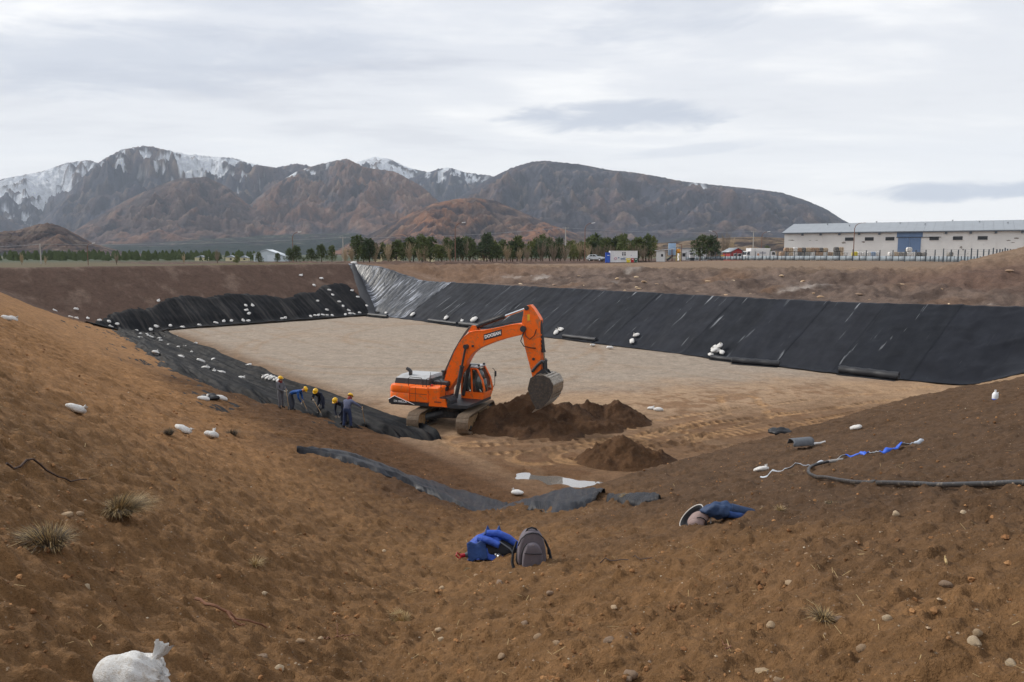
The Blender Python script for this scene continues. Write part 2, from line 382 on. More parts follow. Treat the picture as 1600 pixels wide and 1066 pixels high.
# wheel and crawler tracks pressed into the soft ground of the near part of the floor
TRACKS = [([(3.0, 33.0), (9, 37.5), (16, 41), (24, 45.5), (34, 50)], 0.55, 2.3), ([(-1.5, 34.5), (4, 36.0), (9, 40.0), (18, 45), (30, 50.5)], 0.5, 2.3),
          ([(1, 32.8), (7, 36.2), (13, 41.5), (14, 47)], 0.5, 2.2), ([(4.5, 33.2), (11, 36.5), (18, 40.2), (27, 46.8), (40, 51)], 0.55, 2.2), ([(-2.0, 36.0), (2.0, 37.2), (6.0, 37.2), (10, 35.5)], 0.5, 2.4)]
def track_field(x, y):
    dz = np.zeros(x.shape); mk = np.zeros(x.shape)
    for pts, wd, gauge in TRACKS:
        d, al, off = seg_dist(x, y, pts)
        for g in (-gauge / 2, gauge / 2):
            q = np.abs(off - g); m = 1 - sstep(wd * 0.42, wd * 0.58, q); m = np.where(d < gauge, m, 0)
            ph = np.sin(al * 2 * np.pi / 0.50 + 3.0 * np.abs(off - g)); dz += m * (-0.05 + 0.06 * ph) + 0.05 * np.exp(-((q - wd * 0.62) / 0.1) ** 2) * (d < gauge); mk = np.maximum(mk, m * (0.5 + 0.5 * ph))
    return dz, mk
def liner_mask(x, y):
    sAD, tAD = sideAD(x, y); w = wall_width(tAD); lo = np.maximum(0.15, -0.255 * tAD + 0.2)
    return sstep(0, 0.45, sAD - lo) * (1 - sstep(w - 0.5, w + 0.3, sAD)) * sstep(-14.5, -13, tAD) * (1 - sstep(98, 100, tAD))
def build_ground():
    fine = np.radians(np.arange(-40, 40.001, 0.14)); coarse = np.radians(np.arange(42, 318.001, 3.0))
    th = np.concatenate([fine, coarse])
    r = [0.02, 0.6, 1.2]
    while r[-1] < 30: r.append(r[-1] * 1.0064)
    while r[-1] < 50: r.append(r[-1] + 0.085)
    while r[-1] < 190: r.append(r[-1] * 1.0066)
    while r[-1] < 7900: r.append(r[-1] * 1.035)
    r = np.array(r); R, T = np.meshgrid(r, th, indexing='ij'); x = R * np.sin(T); y = R * np.cos(T)
    z = height(x, y); tdz, tmk = track_field(x, y)
    sBC, tBC = side(PB, PC, x, y); sCD, tCD = side(PC, PD, x, y); sAD, tAD = sideAD(x, y); sAB, tAB = side(PA, PB, x, y)
    ins = 1 - sstep(-0.5, 1.2, np.maximum(np.maximum(sBC, sCD), np.maximum(sAD, sAB)))
    z = z + tdz * sstep(-0.35, 0.15, fbm(x * 0.4, y * 0.4, 3, 108)) * np.clip(ins + (1 - sstep(0.4, 2.2, z)) * sstep(20, 26, x), 0, 1) - 0.3 * liner_mask(x, y)
    n1 = fbm(x * 0.25, y * 0.25, 4, 101); n2 = fbm(x * 0.05, y * 0.05, 3, 102); n3 = fbm(x * 1.3, y * 1.3, 3, 103)
    D = np.hypot(x, y)
    c = np.broadcast_to(C_NEAR, x.shape + (3,)).copy()
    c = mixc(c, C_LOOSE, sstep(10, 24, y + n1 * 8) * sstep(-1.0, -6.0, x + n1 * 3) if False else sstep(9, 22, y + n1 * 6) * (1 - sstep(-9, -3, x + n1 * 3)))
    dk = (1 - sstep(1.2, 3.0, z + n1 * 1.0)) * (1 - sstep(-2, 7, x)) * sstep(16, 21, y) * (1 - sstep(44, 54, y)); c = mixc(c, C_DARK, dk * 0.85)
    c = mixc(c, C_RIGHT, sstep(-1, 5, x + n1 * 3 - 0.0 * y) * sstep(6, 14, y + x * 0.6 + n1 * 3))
    c = mixc(c, C_DARK, sstep(0.2, 0.75, n2 + 0.35 * n1) * 0.35)
    c = mixc(c, C_BERM, sstep(-1, 2.5, sAB) * sstep(60, 75, y - 0.25 * x))
    grey = sstep(0.10, 0.42, n1 + 0.4 * n3) * sstep(2, 5, sAB) * 0.5; c = mixc(c, np.array(lin((122, 104, 92))), grey * sstep(60, 75, y))
    # the floor
    c = mixc(c, mixc(np.broadcast_to(C_FLOOR, c.shape).copy(), C_TAN, sstep(0.0, 0.5, fbm(x * 0.04, y * 0.16, 3, 120)) * 0.22), ins)
    tan = ins * (1 - sstep(44, 54, y - 0.25 * x + n1 * 5)); c = mixc(c, C_TAN, tan * 0.85)
    c = mixc(c, np.array(lin((112, 80, 54))), tan * sstep(-0.05, 0.35, n1 + 0.6 * n3) * 0.65)
    nb_ = np.clip(ins + 0.6 * (1 - sstep(0.3, 1.6, z)), 0, 1) * (1 - sstep(33.0, 41.0, y - 0.42 * x + n1 * 6 + n3 * 2)) * (D < 70); c = mixc(c, np.array(lin((100, 72, 49))), nb_ * 0.75)
    rampm = (1 - sstep(3.0, 5.5, np.abs(y - 48.6 + 0.02 * (x - 28)))) * sstep(20, 26, x); c = mixc(c, C_TAN, rampm * 0.8)
    c = mixc(c, np.array(lin((190, 152, 110))), tmk * np.maximum(tan, rampm) * 0.5 * sstep(-0.3, 0.3, n1 + 0.5 * n3))
    # scraper arcs on the graded pad
    for cx, cy, r0 in ((-10, 78, 15), (-9, 78, 17.5), (-14, 70, 22), (-6, 84, 12)):
        q = np.hypot(x - cx, (y - cy) * 0.8); arc = np.exp(-((q - r0) / 0.35) ** 2) * (n1 > -0.15); c = mixc(c, np.array(lin((146, 122, 98))), arc * ins * 0.45)
    streak = sstep(0.15, 0.5, fbm((x * 0.61 - y * 0.79) * 0.05, (x * 0.79 + y * 0.61) * 0.8, 4, 131)); c = mixc(c, np.array(lin((140, 117, 94))), streak * ins * 0.4)
    # pad edge, trench
    c = mixc(c, np.array(lin((112, 88, 66))), np.exp(-((sBC + 1.2) / 1.3) ** 2) * (1 - sstep(50, 62, tBC)) * sstep(-2, 5, tBC) * 0.8)
    # bank behind the lined wall and the plain
    ww = wall_width(tAD); ub = sstep(ww - 0.4, ww + 0.8, sAD) * (D < 400)
    bc = mixc(np.broadcast_to(C_BANK, c.shape).copy(), np.array(lin((82, 69, 62))), sstep(-0.15, 0.3, n1 + 0.4 * n3)); bc = mixc(bc, C_GREY, sstep(0.25, 0.5, fbm(x * 0.12, y * 0.12, 4, 140)) * (1 - sstep(20, 28, sAD)) * 0.8)
    bc = mixc(bc, C_RUST, (1 - sstep(0, 24, tAD)) * 0.75); bc = mixc(bc, C_RUST, sstep(0.2, 0.5, fbm(x * 0.1, y * 0.1, 3, 150)) * 0.5)
    bc = mixc(bc, np.array(lin((100, 80, 70))), (1 - sstep(0.8, 1.1, np.hypot((x - 58) / 22, (y - 75) / 20))) * 0.9)
    bc = mixc(bc, C_PLAIN, sstep(22, 30, sAD) * 0.9)
    c = mixc(c, bc, np.clip(ub, 0, 1) * sstep(-16, -13, tAD)); c = mixc(c, np.array(lin((92, 84, 64))), sstep(15, 19, sAB) * sstep(60, 70, y) * (sAD < 8))
    c = mixc(c, C_FAR, sstep(260, 420, D)); c = mixc(c, np.array(lin((120, 112, 88))), sstep(260, 420, D) * sstep(0.1, 0.4, fbm(x * 0.004, y * 0.004, 3, 160)) * 0.6)
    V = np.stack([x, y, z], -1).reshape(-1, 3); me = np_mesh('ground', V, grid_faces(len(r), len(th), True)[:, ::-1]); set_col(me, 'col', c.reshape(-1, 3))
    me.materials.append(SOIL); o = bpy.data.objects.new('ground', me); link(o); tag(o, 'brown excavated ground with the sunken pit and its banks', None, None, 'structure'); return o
build_ground()

# ---------------------------------------------------------------- mountains
def mountain_material():
    m = soil_material('mountain_rock', 6.0, pebbles=False, wscale=0.006); return m
MROCK = mountain_material()
def inv_z(py, r): # height of a skyline pixel row seen at ground distance r
    b = (533 - py) / 1200.0; c, s = math.cos(PITCH), math.sin(PITCH); return CAM[2] + r * (-s + b * c) / (c + b * s)
def mountain(sky, r0, wf, wb, seed, base, red=0.3, snow=None, forest=0.25, gul=0.35, nth=420, nt=110, label='', rcv=0.10, power=1.25, jag=0.012, redc=(124, 94, 80), light=0.0):
    pxs = np.array([p[0] for p in sky], float); pys = np.array([p[1] for p in sky], float)
    px = np.linspace(pxs[0], pxs[-1], nth); th = np.arctan((px - 800) / 1200.0)
    py = np.interp(px, pxs, pys); kk = np.ones(9) / 9; pad = np.pad(py, 4, mode='edge'); py = 0.45 * py + 0.55 * np.convolve(pad, kk, 'valid')
    t = np.concatenate([np.linspace(0, 1, nt) ** 0.9, 1 + np.linspace(0.06, 1, 14)])
    T, TH = np.meshgrid(t, th, indexing='ij'); PX = np.broadcast_to(px, T.shape)
    rc = r0 * (1 + rcv * fbm(TH * 6, TH * 0 + seed, 3, seed)); HC = np.array([inv_z(a, b * math.cos(t_)) for a, b, t_ in zip(py, rc[0], th)]); HC = np.broadcast_to(HC, T.shape)
    Rr = np.where(T <= 1, rc - wf * (1 - T), rc + wb * (T - 1)); x = Rr * np.sin(TH); y = Rr * np.cos(TH)
    prof = np.where(T <= 1, T ** power, np.clip(1 - (T - 1), 0, 1) ** 1.2)
    L = wf
    wx = fbm(x / L * 1.5, y / L * 1.5, 3, seed + 1) * 0.5; g = ridged(TH * r0 / L * 2.6 + wx, T * 0.7 + wx, 5, seed + 2)
    g2 = ridged(x / L * 5 + wx, y / L * 5, 5, seed + 3)
    env = np.clip(4 * T * (1 - T), 0, 1) * (T <= 1)
    g3 = ridged(x / L * 13 + 2 * wx, y / L * 9, 4, seed + 4)
    z = HC * prof * (1 + 2.1 * gul * env * (g - 0.62) + 1.7 * gul * env * (g2 - 0.6) + 0.85 * gul * env * (g3 - 0.6)) + HC * (jag * fbm(TH * 220, T * 12, 3, seed + 5) * sstep(0.6, 1.0, T) + 0.02 * env * fbm(x / L * 22, y / L * 22, 4, seed + 6))
    z = np.where(T < 1, np.minimum(z, HC * Rr / rc * 0.997), z)
    z = z - 12 * (1 - sstep(0, 0.08, T)) - 30 * sstep(1.8, 2.0, T)
    c = np.broadcast_to(np.array(lin(base)), x.shape + (3,)).copy()
    nn = fbm(x / L * 4, y / L * 4, 4, seed + 7); nf = fbm(x / L * 16, y / L * 16, 4, seed + 8)
    c = mixc(c, np.array(lin((72, 66, 66))), sstep(0.0, 0.45, nn + 0.5 * nf) * 0.6)
    c = mixc(c, np.array(lin(redc)), sstep(0.25 - red * 0.6, 0.6 - red * 0.5, g - 0.45 + nf * 0.5) * min(1, red * 2))
    c = mixc(c, np.array(lin((150, 134, 118))), sstep(0.25, 0.6, nf + 0.3 * nn) * (0.35 + light))
    c = mixc(c, np.array(lin((50, 49, 60))), (1 - sstep(0.40, 0.58, g3)) * 0.75); c = mixc(c, np.array(lin((158, 138, 122))), sstep(0.74, 0.90, g3 + 0.15 * nf) * 0.45); c = mixc(c, np.array(lin((52, 50, 60))), (1 - sstep(0.40, 0.60, g2)) * 0.5)  # gully shade painted in as dark blue; tan scree on the ridges
    if forest: c = mixc(c, np.array(lin((34, 52, 48))), sstep(0.0, 0.10, forest + 0.25 * nn + 0.1 * nf - T) * 0.9)
    c = mixc(c, np.array(lin((40, 46, 44))), sstep(0.25, 0.35, fbm(x / L * 30, y / L * 30, 3, seed + 9)) * sstep(0.1, 0.5, forest + 0.4 - T) * 0.6)
    c = c * 0.97
    if snow is not None:
        sn = np.zeros(x.shape)
        for (c0, wpx, t0, amt) in snow:
            sn = np.maximum(sn, amt * np.exp(-((PX - c0) / wpx) ** 2) * sstep(t0, t0 + 0.3, T + 0.25 * nn))
        streaks = fbm(TH * r0 / L * 55 + 3 * wx, T * 9 + TH * 40, 4, seed + 10); k = sstep(0.42, 0.60, sn * 0.78 + 0.40 * streaks + 0.60 * fbm(x / L * 34, y / L * 34, 4, seed + 12) + 0.30 * nf + 1.3 * (0.62 - g3) + 0.5 * (0.6 - g2)) * sstep(0.12, 0.3, sn)
        c = mixc(c, np.array((0.80, 0.83, 0.88)), k)
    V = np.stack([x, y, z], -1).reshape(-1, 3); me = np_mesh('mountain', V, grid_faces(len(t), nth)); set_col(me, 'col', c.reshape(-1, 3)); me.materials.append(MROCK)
    o = bpy.data.objects.new('mountain', me); link(o); tag(o, label, None, None, 'structure'); return o
mountain([(-260, 300), (-120, 288), (0, 283), (40, 275), (80, 268), (115, 255), (150, 250), (170, 256), (230, 300), (330, 330)], 7800, 3000, 1500, 201, (84, 82, 94), 0.2,
         [(60, 130, 0.45, 1.05), (-60, 120, 0.5, 0.8)], 0.2, 0.4, label='far snow streaked mountain shoulder at the left edge')
mountain([(40, 372), (90, 330), (130, 288), (160, 258), (185, 243), (205, 233), (240, 228), (262, 232), (300, 241), (345, 245), (375, 247), (400, 256), (440, 262), (470, 255), (500, 262), (560, 300), (640, 350)], 6300, 2600, 1600, 211, (66, 68, 84), 0.2,
         [(335, 80, 0.50, 1.1), (205, 60, 0.6, 0.55), (420, 40, 0.75, 0.6), (265, 40, 0.85, 0.9)], 0.22, 0.45, label='tall dark rocky mountain with snow fields below its summit', jag=0.02)
mountain([(480, 310), (530, 270), (560, 254), (590, 245), (612, 248), (640, 262), (675, 270), (720, 290), (800, 330)], 7400, 2400, 1400, 221, (72, 72, 86), 0.2,
         [(592, 55, 0.62, 1.2)], 0.1, 0.3, label='white capped far summit behind the central ridge', nth=220)
mountain([(600, 300), (650, 276), (690, 263), (705, 262), (730, 270), (770, 275), (800, 290), (860, 330)], 6000, 1900, 1200, 231, (66, 68, 84), 0.22, [(700, 60, 0.75, 0.55)], 0.12, 0.45, label='dark notched ridge in the middle of the range', nth=220, jag=0.02)
mountain([(320, 372), (380, 330), (430, 292), (470, 268), (500, 258), (525, 252), (548, 248), (575, 262), (620, 268), (660, 290), (700, 325), (760, 360), (820, 385)], 4900, 2100, 1200, 241, (80, 76, 84), 0.52, [(480, 50, 0.85, 0.5), (540, 30, 0.88, 0.5)], 0.2, 0.4, label='brown central mountain with reddish spurs')
mountain([(640, 370), (700, 320), (760, 282), (800, 262), (830, 253), (850, 251), (905, 257), (950, 266), (985, 269), (1030, 277), (1060, 283), (1120, 290), (1170, 295), (1215, 301), (1255, 314), (1285, 327), (1310, 343), (1330, 353), (1370, 372), (1430, 394)], 4600, 2000, 1400, 251, (68, 68, 80), 0.24, [(1085, 22, 0.90, 0.42)], 0.20, 0.34, nth=560, label='long dark mountain falling away to the right')
mountain([(90, 385), (140, 350), (200, 316), (250, 292), (285, 280), (330, 276), (362, 292), (400, 325), (440, 345), (500, 380)], 4200, 1500, 1000, 261, (98, 82, 80), 0.55, None, 0.25, 0.4, label='reddish brown spur in front of the snowy mountain', nth=320)
mountain([(520, 392), (580, 366), (640, 335), (680, 318), (712, 311), (745, 309), (775, 314), (810, 329), (860, 351), (910, 369), (960, 384), (1010, 395)], 2500, 800, 700, 271, (112, 92, 82), 0.6, None, 0.0, 0.28, label='rounded bare brown hill in the middle distance', nth=320, redc=(152, 108, 82), light=0.2)
mountain([(560, 396), (590, 382), (612, 370), (632, 365), (655, 371), (690, 386), (720, 397)], 1500, 300, 300, 281, (116, 94, 84), 0.5, None, 0.0, 0.15, label='small cone shaped brown hill behind the pines', nth=160, redc=(150, 108, 84))
mountain([(-160, 372), (-60, 366), (0, 363), (35, 360), (60, 352), (82, 348), (105, 354), (125, 366), (150, 380), (200, 394), (260, 401)], 1500, 420, 400, 291, (112, 94, 84), 0.3, None, 0.30, 0.35, label='low rocky hill at the left behind the plain', nth=260, jag=0.05, light=0.2)
mountain([(-300, 384), (0, 388), (150, 384), (300, 376), (420, 368), (560, 364), (600, 374), (660, 388), (720, 396)], 3000, 900, 600, 295, (52, 66, 60), 0.05, None, 0.75, 0.2, label='dark forested foothills under the mountains', nth=300)
mountain([(960, 384), (1040, 379), (1120, 372), (1180, 370), (1260, 374), (1330, 380), (1420, 386), (1560, 390)], 620, 240, 250, 297, (150, 130, 108), 0.2, None, 0.0, 0.10, label='low dry grass rise behind the red hut', nth=240, light=0.3)

# ---------------------------------------------------------------- pit liners
def uv_grid_obj(name, T, S, P, m, parent):
    """grid mesh whose UV map holds metres along and up the slope"""
    nr, nc = T.shape; F = grid_faces(nr, nc); me = np_mesh(name, P.reshape(-1, 3), F)
    uv = me.uv_layers.new(name='UVMap'); tv = np.stack([T, S], -1).reshape(-1, 2); li = np.empty(len(me.loops), np.int32); me.loops.foreach_get('vertex_index', li)
    uv.data.foreach_set('uv', tv[li].astype(np.float32).ravel()); me.materials.append(m); o = bpy.data.objects.new(name, me); link(o, parent); return o
def liner_material(name, base, rough, scratch_sheen, spec=0.35, bump=0.03, sc=(2.2, 0.16, 1), scratch_sheen_col=(0.42, 0.44, 0.47), dust_highlight=None, dust_highlight_amt=0.0, thr=0.60):
    m = bpy.data.materials.new(name); m.use_nodes = True; nt = m.node_tree; N = nt.nodes; L = nt.links; p = N['Principled BSDF']
    p.inputs['Specular IOR Level'].default_value = spec
    uv = N.new('ShaderNodeUVMap')
    def noise(sc_, scale, det, rg, dist=0.0):
        mp = N.new('ShaderNodeMapping'); mp.inputs['Scale'].default_value = sc_; L.new(uv.outputs[0], mp.inputs[0])
        n = N.new('ShaderNodeTexNoise'); n.inputs['Scale'].default_value = scale; n.inputs['Detail'].default_value = det; n.inputs['Roughness'].default_value = rg; n.inputs['Distortion'].default_value = dist
        L.new(mp.outputs[0], n.inputs['Vector']); return n.outputs[0]
    def mr(src, a, b, c, d):
        r = N.new('ShaderNodeMapRange'); r.inputs[1].default_value = a; r.inputs[2].default_value = b; r.inputs[3].default_value = c; r.inputs[4].default_value = d; L.new(src, r.inputs[0]); return r.outputs[0]
    v = mr(noise((1, 1, 1), 0.5, 6, 0.65), 0.3, 0.7, 0.7, 1.35)
    s = N.new('ShaderNodeVectorMath'); s.operation = 'SCALE'; s.inputs[0].default_value = base; L.new(v, s.inputs['Scale']); src = s.outputs[0]
    if dust_highlight is not None:
        mx = N.new('ShaderNodeMixRGB'); mx.inputs[2].default_value = (*dust_highlight, 1); L.new(mr(noise((2.4, 0.16, 1), 1.2, 8, 0.75), 0.47, 0.66, 0, dust_highlight_amt), mx.inputs[0]); L.new(src, mx.inputs[1]); src = mx.outputs[0]  # dust in long streaks, also painting in highlights along the folds
    if scratch_sheen:
        k = mr(noise(sc, 1.0, 4, 0.6, 0.15), thr, thr + 0.05, 0, scratch_sheen); patch = mr(noise((0.35, 0.3, 1), 0.7, 2, 0.5), 0.42, 0.62, 0, 1)
        q = N.new('ShaderNodeMath'); q.operation = 'MULTIPLY'; L.new(k, q.inputs[0]); L.new(patch, q.inputs[1])
        mx = N.new('ShaderNodeMixRGB'); mx.inputs[2].default_value = (*scratch_sheen_col, 1); L.new(q.outputs[0], mx.inputs[0]); L.new(src, mx.inputs[1]); src = mx.outputs[0]
    L.new(src, p.inputs['Base Color']); L.new(mr(noise((1, 1, 1), 1.1, 4, 0.6), 0.3, 0.7, rough - 0.08, rough + 0.1), p.inputs['Roughness'])
    b = N.new('ShaderNodeBump'); b.inputs['Distance'].default_value = bump; L.new(noise((1.6, 0.5, 1), 1.6, 6, 0.6, 0.4), b.inputs['Height']); L.new(b.outputs[0], p.inputs['Normal'])
    return m
LINER = [liner_material('geotextile_%d' % i, c, 0.68, 0.55, 0.12, thr=0.625) for i, c in enumerate([(0.016, 0.018, 0.024), (0.019, 0.021, 0.027), (0.014, 0.016, 0.021)])]
FILM = liner_material('crinkled_film', (0.030, 0.034, 0.042), 0.42, 0.8, 0.35, 0.14, (2.4, 0.30, 1), (0.50, 0.53, 0.60), thr=0.52)  # pale streaks paint the sky's sheen into the dark film
DUSTY_HIGHLIT = [liner_material('dusty_highlit_liner_%d' % i, c, 0.7, 0.0, 0.08, 0.05, dust_highlight=(0.10, 0.09, 0.082), dust_highlight_amt=d) for i, (c, d) in enumerate([((0.006, 0.007, 0.009), 0.32), ((0.013, 0.014, 0.016), 0.6), ((0.008, 0.009, 0.011), 0.38)])]
BLACK = liner_material('black_geotextile', (0.013, 0.015, 0.021), 0.5, 0.0, 0.3, 0.05, dust_highlight=(0.12, 0.10, 0.08), dust_highlight_amt=0.3)
ROLLM = mat('roll_black', (0.012, 0.013, 0.017), 0.55, 0.3, 4, 0.01, 30)
def frame(p, q, inside=(-8.0, 70.0)):
    ux, uy = q[0] - p[0], q[1] - p[1]; l = math.hypot(ux, uy); ux /= l; uy /= l; nx, ny = uy, -ux
    if (inside[0] - p[0]) * nx + (inside[1] - p[1]) * ny > 0: nx, ny = -nx, -ny
    return np.array([ux, uy]), np.array([nx, ny])
def ts_xy(p, q, T, S):
    u, n = frame(p, q); return p[0] + T * u[0] + S * n[0], p[1] + T * u[1] + S * n[1]
def right_liner():
    root = empty('slope_liner', (PA[0], PA[1], 0), 0, 'long charcoal geotextile liner covering the right wall of the pit', 'liner')
    edges = [-13.8, -8.5, -3.0, 2.6, 8.0]
    while edges[-1] < 99: edges.append(edges[-1] + 4.9 + rng.uniform(-0.35, 0.35))
    for i in range(len(edges) - 1):
        t0, t1 = edges[i] - 0.22, edges[i + 1]; film = i < 4
        t = np.linspace(t0, t1, 44 if film else 30); s = np.linspace(0, 1, 60)
        S0, T = np.meshgrid(s, t, indexing='ij'); w = wall_width(T)
        lo = np.maximum(-0.35 - 0.25 * vnoise(T * 0.5, T * 0 + 3, 300), -0.255 * T - 0.3); S = lo + (w + 0.55 + 0.5 * vnoise(T * 0.33, T * 0, 301) - lo) * S0
        x, y = ts_xy(PA, PD, T, S + bendAD(T)); z = base_height(x, y)
        up = sstep(0, 1.2, S)
        wr = 0.10 * (ridged(T * 0.55 + 0.10 * S, S * 0.10 + 4, 3, 310) - 0.6) + 0.03 * fbm(T * 1.3, S * 0.6, 3, 311)
        wr = wr + 0.22 * np.exp(-((S0 - 0.12) / 0.12) ** 2) * np.clip(ridged(T * 0.35 + 0.25 * S, S * 0.45, 3, 312) - 0.72, 0, 1)
        right = sstep(66, 80, T); wr = wr + right * 0.30 * np.clip(ridged(T * 0.28 - 0.25 * S, S * 0.25 + T * 0.1, 3, 315) - 0.66, 0, 1)
        if film: wr = wr + 0.16 * (ridged(T * 0.9 + 0.35 * S, S * 0.35, 4, 313) - 0.6)
        seam = 0.05 * np.exp(-((T - t1 + 0.10) / 0.09) ** 2) + 0.035 * np.exp(-((T - t0 - 0.06) / 0.08) ** 2)
        z = z + 0.07 + np.maximum(wr, -0.05) * (0.35 + 0.65 * up) + seam + 0.012 * (i % 2)
        P = np.stack([x - PA[0], y - PA[1], z], -1); uv_grid_obj('panel', T, S, P, FILM if film else LINER[(i * 7) % 3], root)
    # standing fold in the far corner, where the film meets the end wall
    mb = MB(); pts = [(-25.3, 123.6), (-24.2, 120.5), (-22.6, 116.2), (-21.2, 112.6), (-20.2, 110.4)]
    vs = []; fs = []
    for i in range(25):
        k = i / 24 * (len(pts) - 1); a = int(min(k, len(pts) - 2)); f = k - a; px = pts[a][0] + f * (pts[a + 1][0] - pts[a][0]); py = pts[a][1] + f * (pts[a + 1][1] - pts[a][1])
        zz = float(base_height(px, py)); wd = 0.5 + 0.55 * i / 24
        for dx, dz in ((-wd, 0.02), (-wd * 0.5, 0.22 + 0.05 * math.sin(i)), (0.0, 0.30 + 0.06 * math.sin(i * 1.7)), (wd * 0.5, 0.22), (wd, 0.0)): vs.append((px + dx - PA[0], py + dx * 0.5 - PA[1], zz + dz))
    for i in range(24):
        for k in range(4): fs.append((i * 5 + k, i * 5 + k + 1, (i + 1) * 5 + k + 1, (i + 1) * 5 + k))
    mb.add(vs, fs); mb.build('fold', ROLLM, root, smooth=80)
right_liner()
def end_liner():
    root = empty('slope_liner', (PB[0], PB[1], 0), 0, 'black liner strips at the far left end wall with soil above', 'liner')
    t = -0.5; i = 0
    while t < 38:
        wd = (3.4, 1.5, 2.9, 1.3)[i % 4] + rng.uniform(-0.3, 0.3); t1 = t + wd
        T, S0 = np.meshgrid(np.linspace(t - 0.15, t1, 14), np.linspace(0, 1, 46), indexing='xy')
        lim = 6.0 + 1.6 * sstep(6, 2, T) - 1.0 * np.exp(-((T - 11) / 3.0) ** 2) + 0.4 * vnoise(T * 0.3, T * 0, 320) - 2.2 * sstep(26, 31, T) - 2.5 * sstep(32, 39, T)
        S = -0.5 + S0 * (lim + 2.3)
        x, y = ts_xy(PA, PB, T, S); z = base_height(x, y)
        off = 0.20 - 0.50 * sstep(lim - 0.4, lim + 1.4, S + 0.45 * fbm(T * 0.30, S * 0.35, 3, 322) + 0.4 * fbm(T * 1.3, S * 1.1, 3, 323)) + 0.05 * (ridged(T * 0.8, S * 0.3, 3, 321) - 0.6) + (0.05 if i % 2 else 0.0)
        P = np.stack([x - PB[0], y - PB[1], z + off], -1); uv_grid_obj('panel', T, S, P, DUSTY_HIGHLIT[1 if i % 2 else (0, 2)[(i // 2) % 2]], root); t = t1; i += 1
end_liner()
def left_liner():
    root = empty('slope_liner', (PB[0], PB[1], 0), 0, 'wrinkled black liner along the foot of the left slope behind the workers', 'liner')
    strips = [(-1.0, 0.7), (0.55, 2.2), (2.05, 4.0), (3.85, 6.2), (6.05, 10.5)]
    for i, (s0, s1) in enumerate(strips):
        t = np.linspace(0.3, 65.0, 300); T, S = np.meshgrid(t, np.linspace(s0, s1, 34), indexing='xy')
        x, y = ts_xy(PB, PC, T, S); z = base_height(x, y)
        lim = np.interp(T, [-9, -3, 5.7, 20, 42, 47, 51.4, 54, 59, 62, 64.5], [-1.5, 3.0, 4.0, 4.8, 5.6, 4.4, 3.0, 1.9, 0.8, 0.3, -1.5]) + 0.5 * vnoise(T * 0.25, T * 0, 330)
        k = S + 1.3 * fbm(T * 0.16, S * 1.4, 3, 331)
        off = 0.20 - 0.50 * sstep(lim - 0.2, lim + 1.2, k) - 0.6 * sstep(63.5, 65.0, T) - 0.25 * (1 - sstep(0.3, 1.5, T))
        wr = 0.24 * np.clip(ridged(S * 1.25 + 0.04 * T, T * 0.05, 2, 332) - 0.48, 0, 1) * 2.2 + 0.03 * fbm(T * 0.4, S * 2, 3, 333)
        P = np.stack([x - PB[0], y - PB[1], z + off + wr + 0.025 * i], -1); uv_grid_obj('panel', S * 1.0, T, P, DUSTY_HIGHLIT[(0, 2, 0, 2, 2)[i]], root)
left_liner()

# ---------------------------------------------------------------- loose sheets on the near slope
def draped_sheet(name, top, bot, m, label, n=90, k=18, lift=0.05, fold=0.22, seed=0, cat='sheet'):
    def samp(pl, n):
        d = [0]
        for a, b in zip(pl[:-1], pl[1:]): d.append(d[-1] + math.dist(a, b))
        q = np.linspace(0, d[-1], n); return np.interp(q, d, [p[0] for p in pl]), np.interp(q, d, [p[1] for p in pl])
    tx, ty = samp(top, n); bx, by = samp(bot, n); f = np.linspace(0, 1, k)[:, None]
    x = tx * (1 - f) + bx * f; y = ty * (1 - f) + by * f
    x = x + 0.10 * vnoise(x * 1.1, y * 1.1, seed + 1); y = y + 0.10 * vnoise(x * 1.1, y * 1.1, seed + 2)
    edge = np.minimum(f, 1 - f) * 2 + 0 * x; U = np.broadcast_to(np.linspace(0, 1, n), x.shape)
    along = U * 20; hs = sum(height(x + a_, y + b_) for a_, b_ in ((0, 0), (.35, 0), (-.35, 0), (0, .35), (0, -.35), (.2, .2), (-.2, -.2))) / 7
    z = hs + lift + 0.08 - 0.19 * (1 - sstep(0.0, 0.35, edge + 0.3 * vnoise(x * 2.2, y * 2.2, seed + 7))) + fold * np.clip(ridged(along * 0.16 + f * 2.0, f * 1.6 + along * 0.10, 3, seed) - 0.45, 0, 1) * (0.4 + 0.6 * edge) - 0.10 * np.clip(vnoise(x * 1.2, y * 1.2, seed + 5) - 0.3 * edge - 0.2, 0, 1)
    ox, oy = float(x.mean()), float(y.mean()); oz = H(ox, oy)
    P = np.stack([x - ox, y - oy, z - oz], -1); o = uv_grid_obj(name, along, f * 3 + 0 * x, P, m, None); o.location = (ox, oy, oz)
    sol = o.modifiers.new('thickness', 'SOLIDIFY'); sol.thickness = 0.006
    return tag(o, label, cat)
draped_sheet('geotextile_sheet', [(-7.6, 26.6), (-6.4, 28.0), (-5.5, 27.5), (-4.5, 27.1), (-3.2, 27.2), (-1.9, 27.3), (-0.7, 26.9), (0.7, 25.4), (1.7, 24.0), (2.5, 22.9), (2.75, 22.2)],
             [(-7.5, 26.3), (-6.6, 26.1), (-5.5, 25.8), (-4.3, 25.4), (-3.5, 25.3), (-2.6, 24.6), (-1.7, 23.6), (-0.7, 22.6), (0.4, 20.6), (1.2, 19.3), (1.85, 20.1), (2.35, 21.2)], BLACK,
             'long strip of black geotextile lying across the near slope behind the backpacks', seed=341)
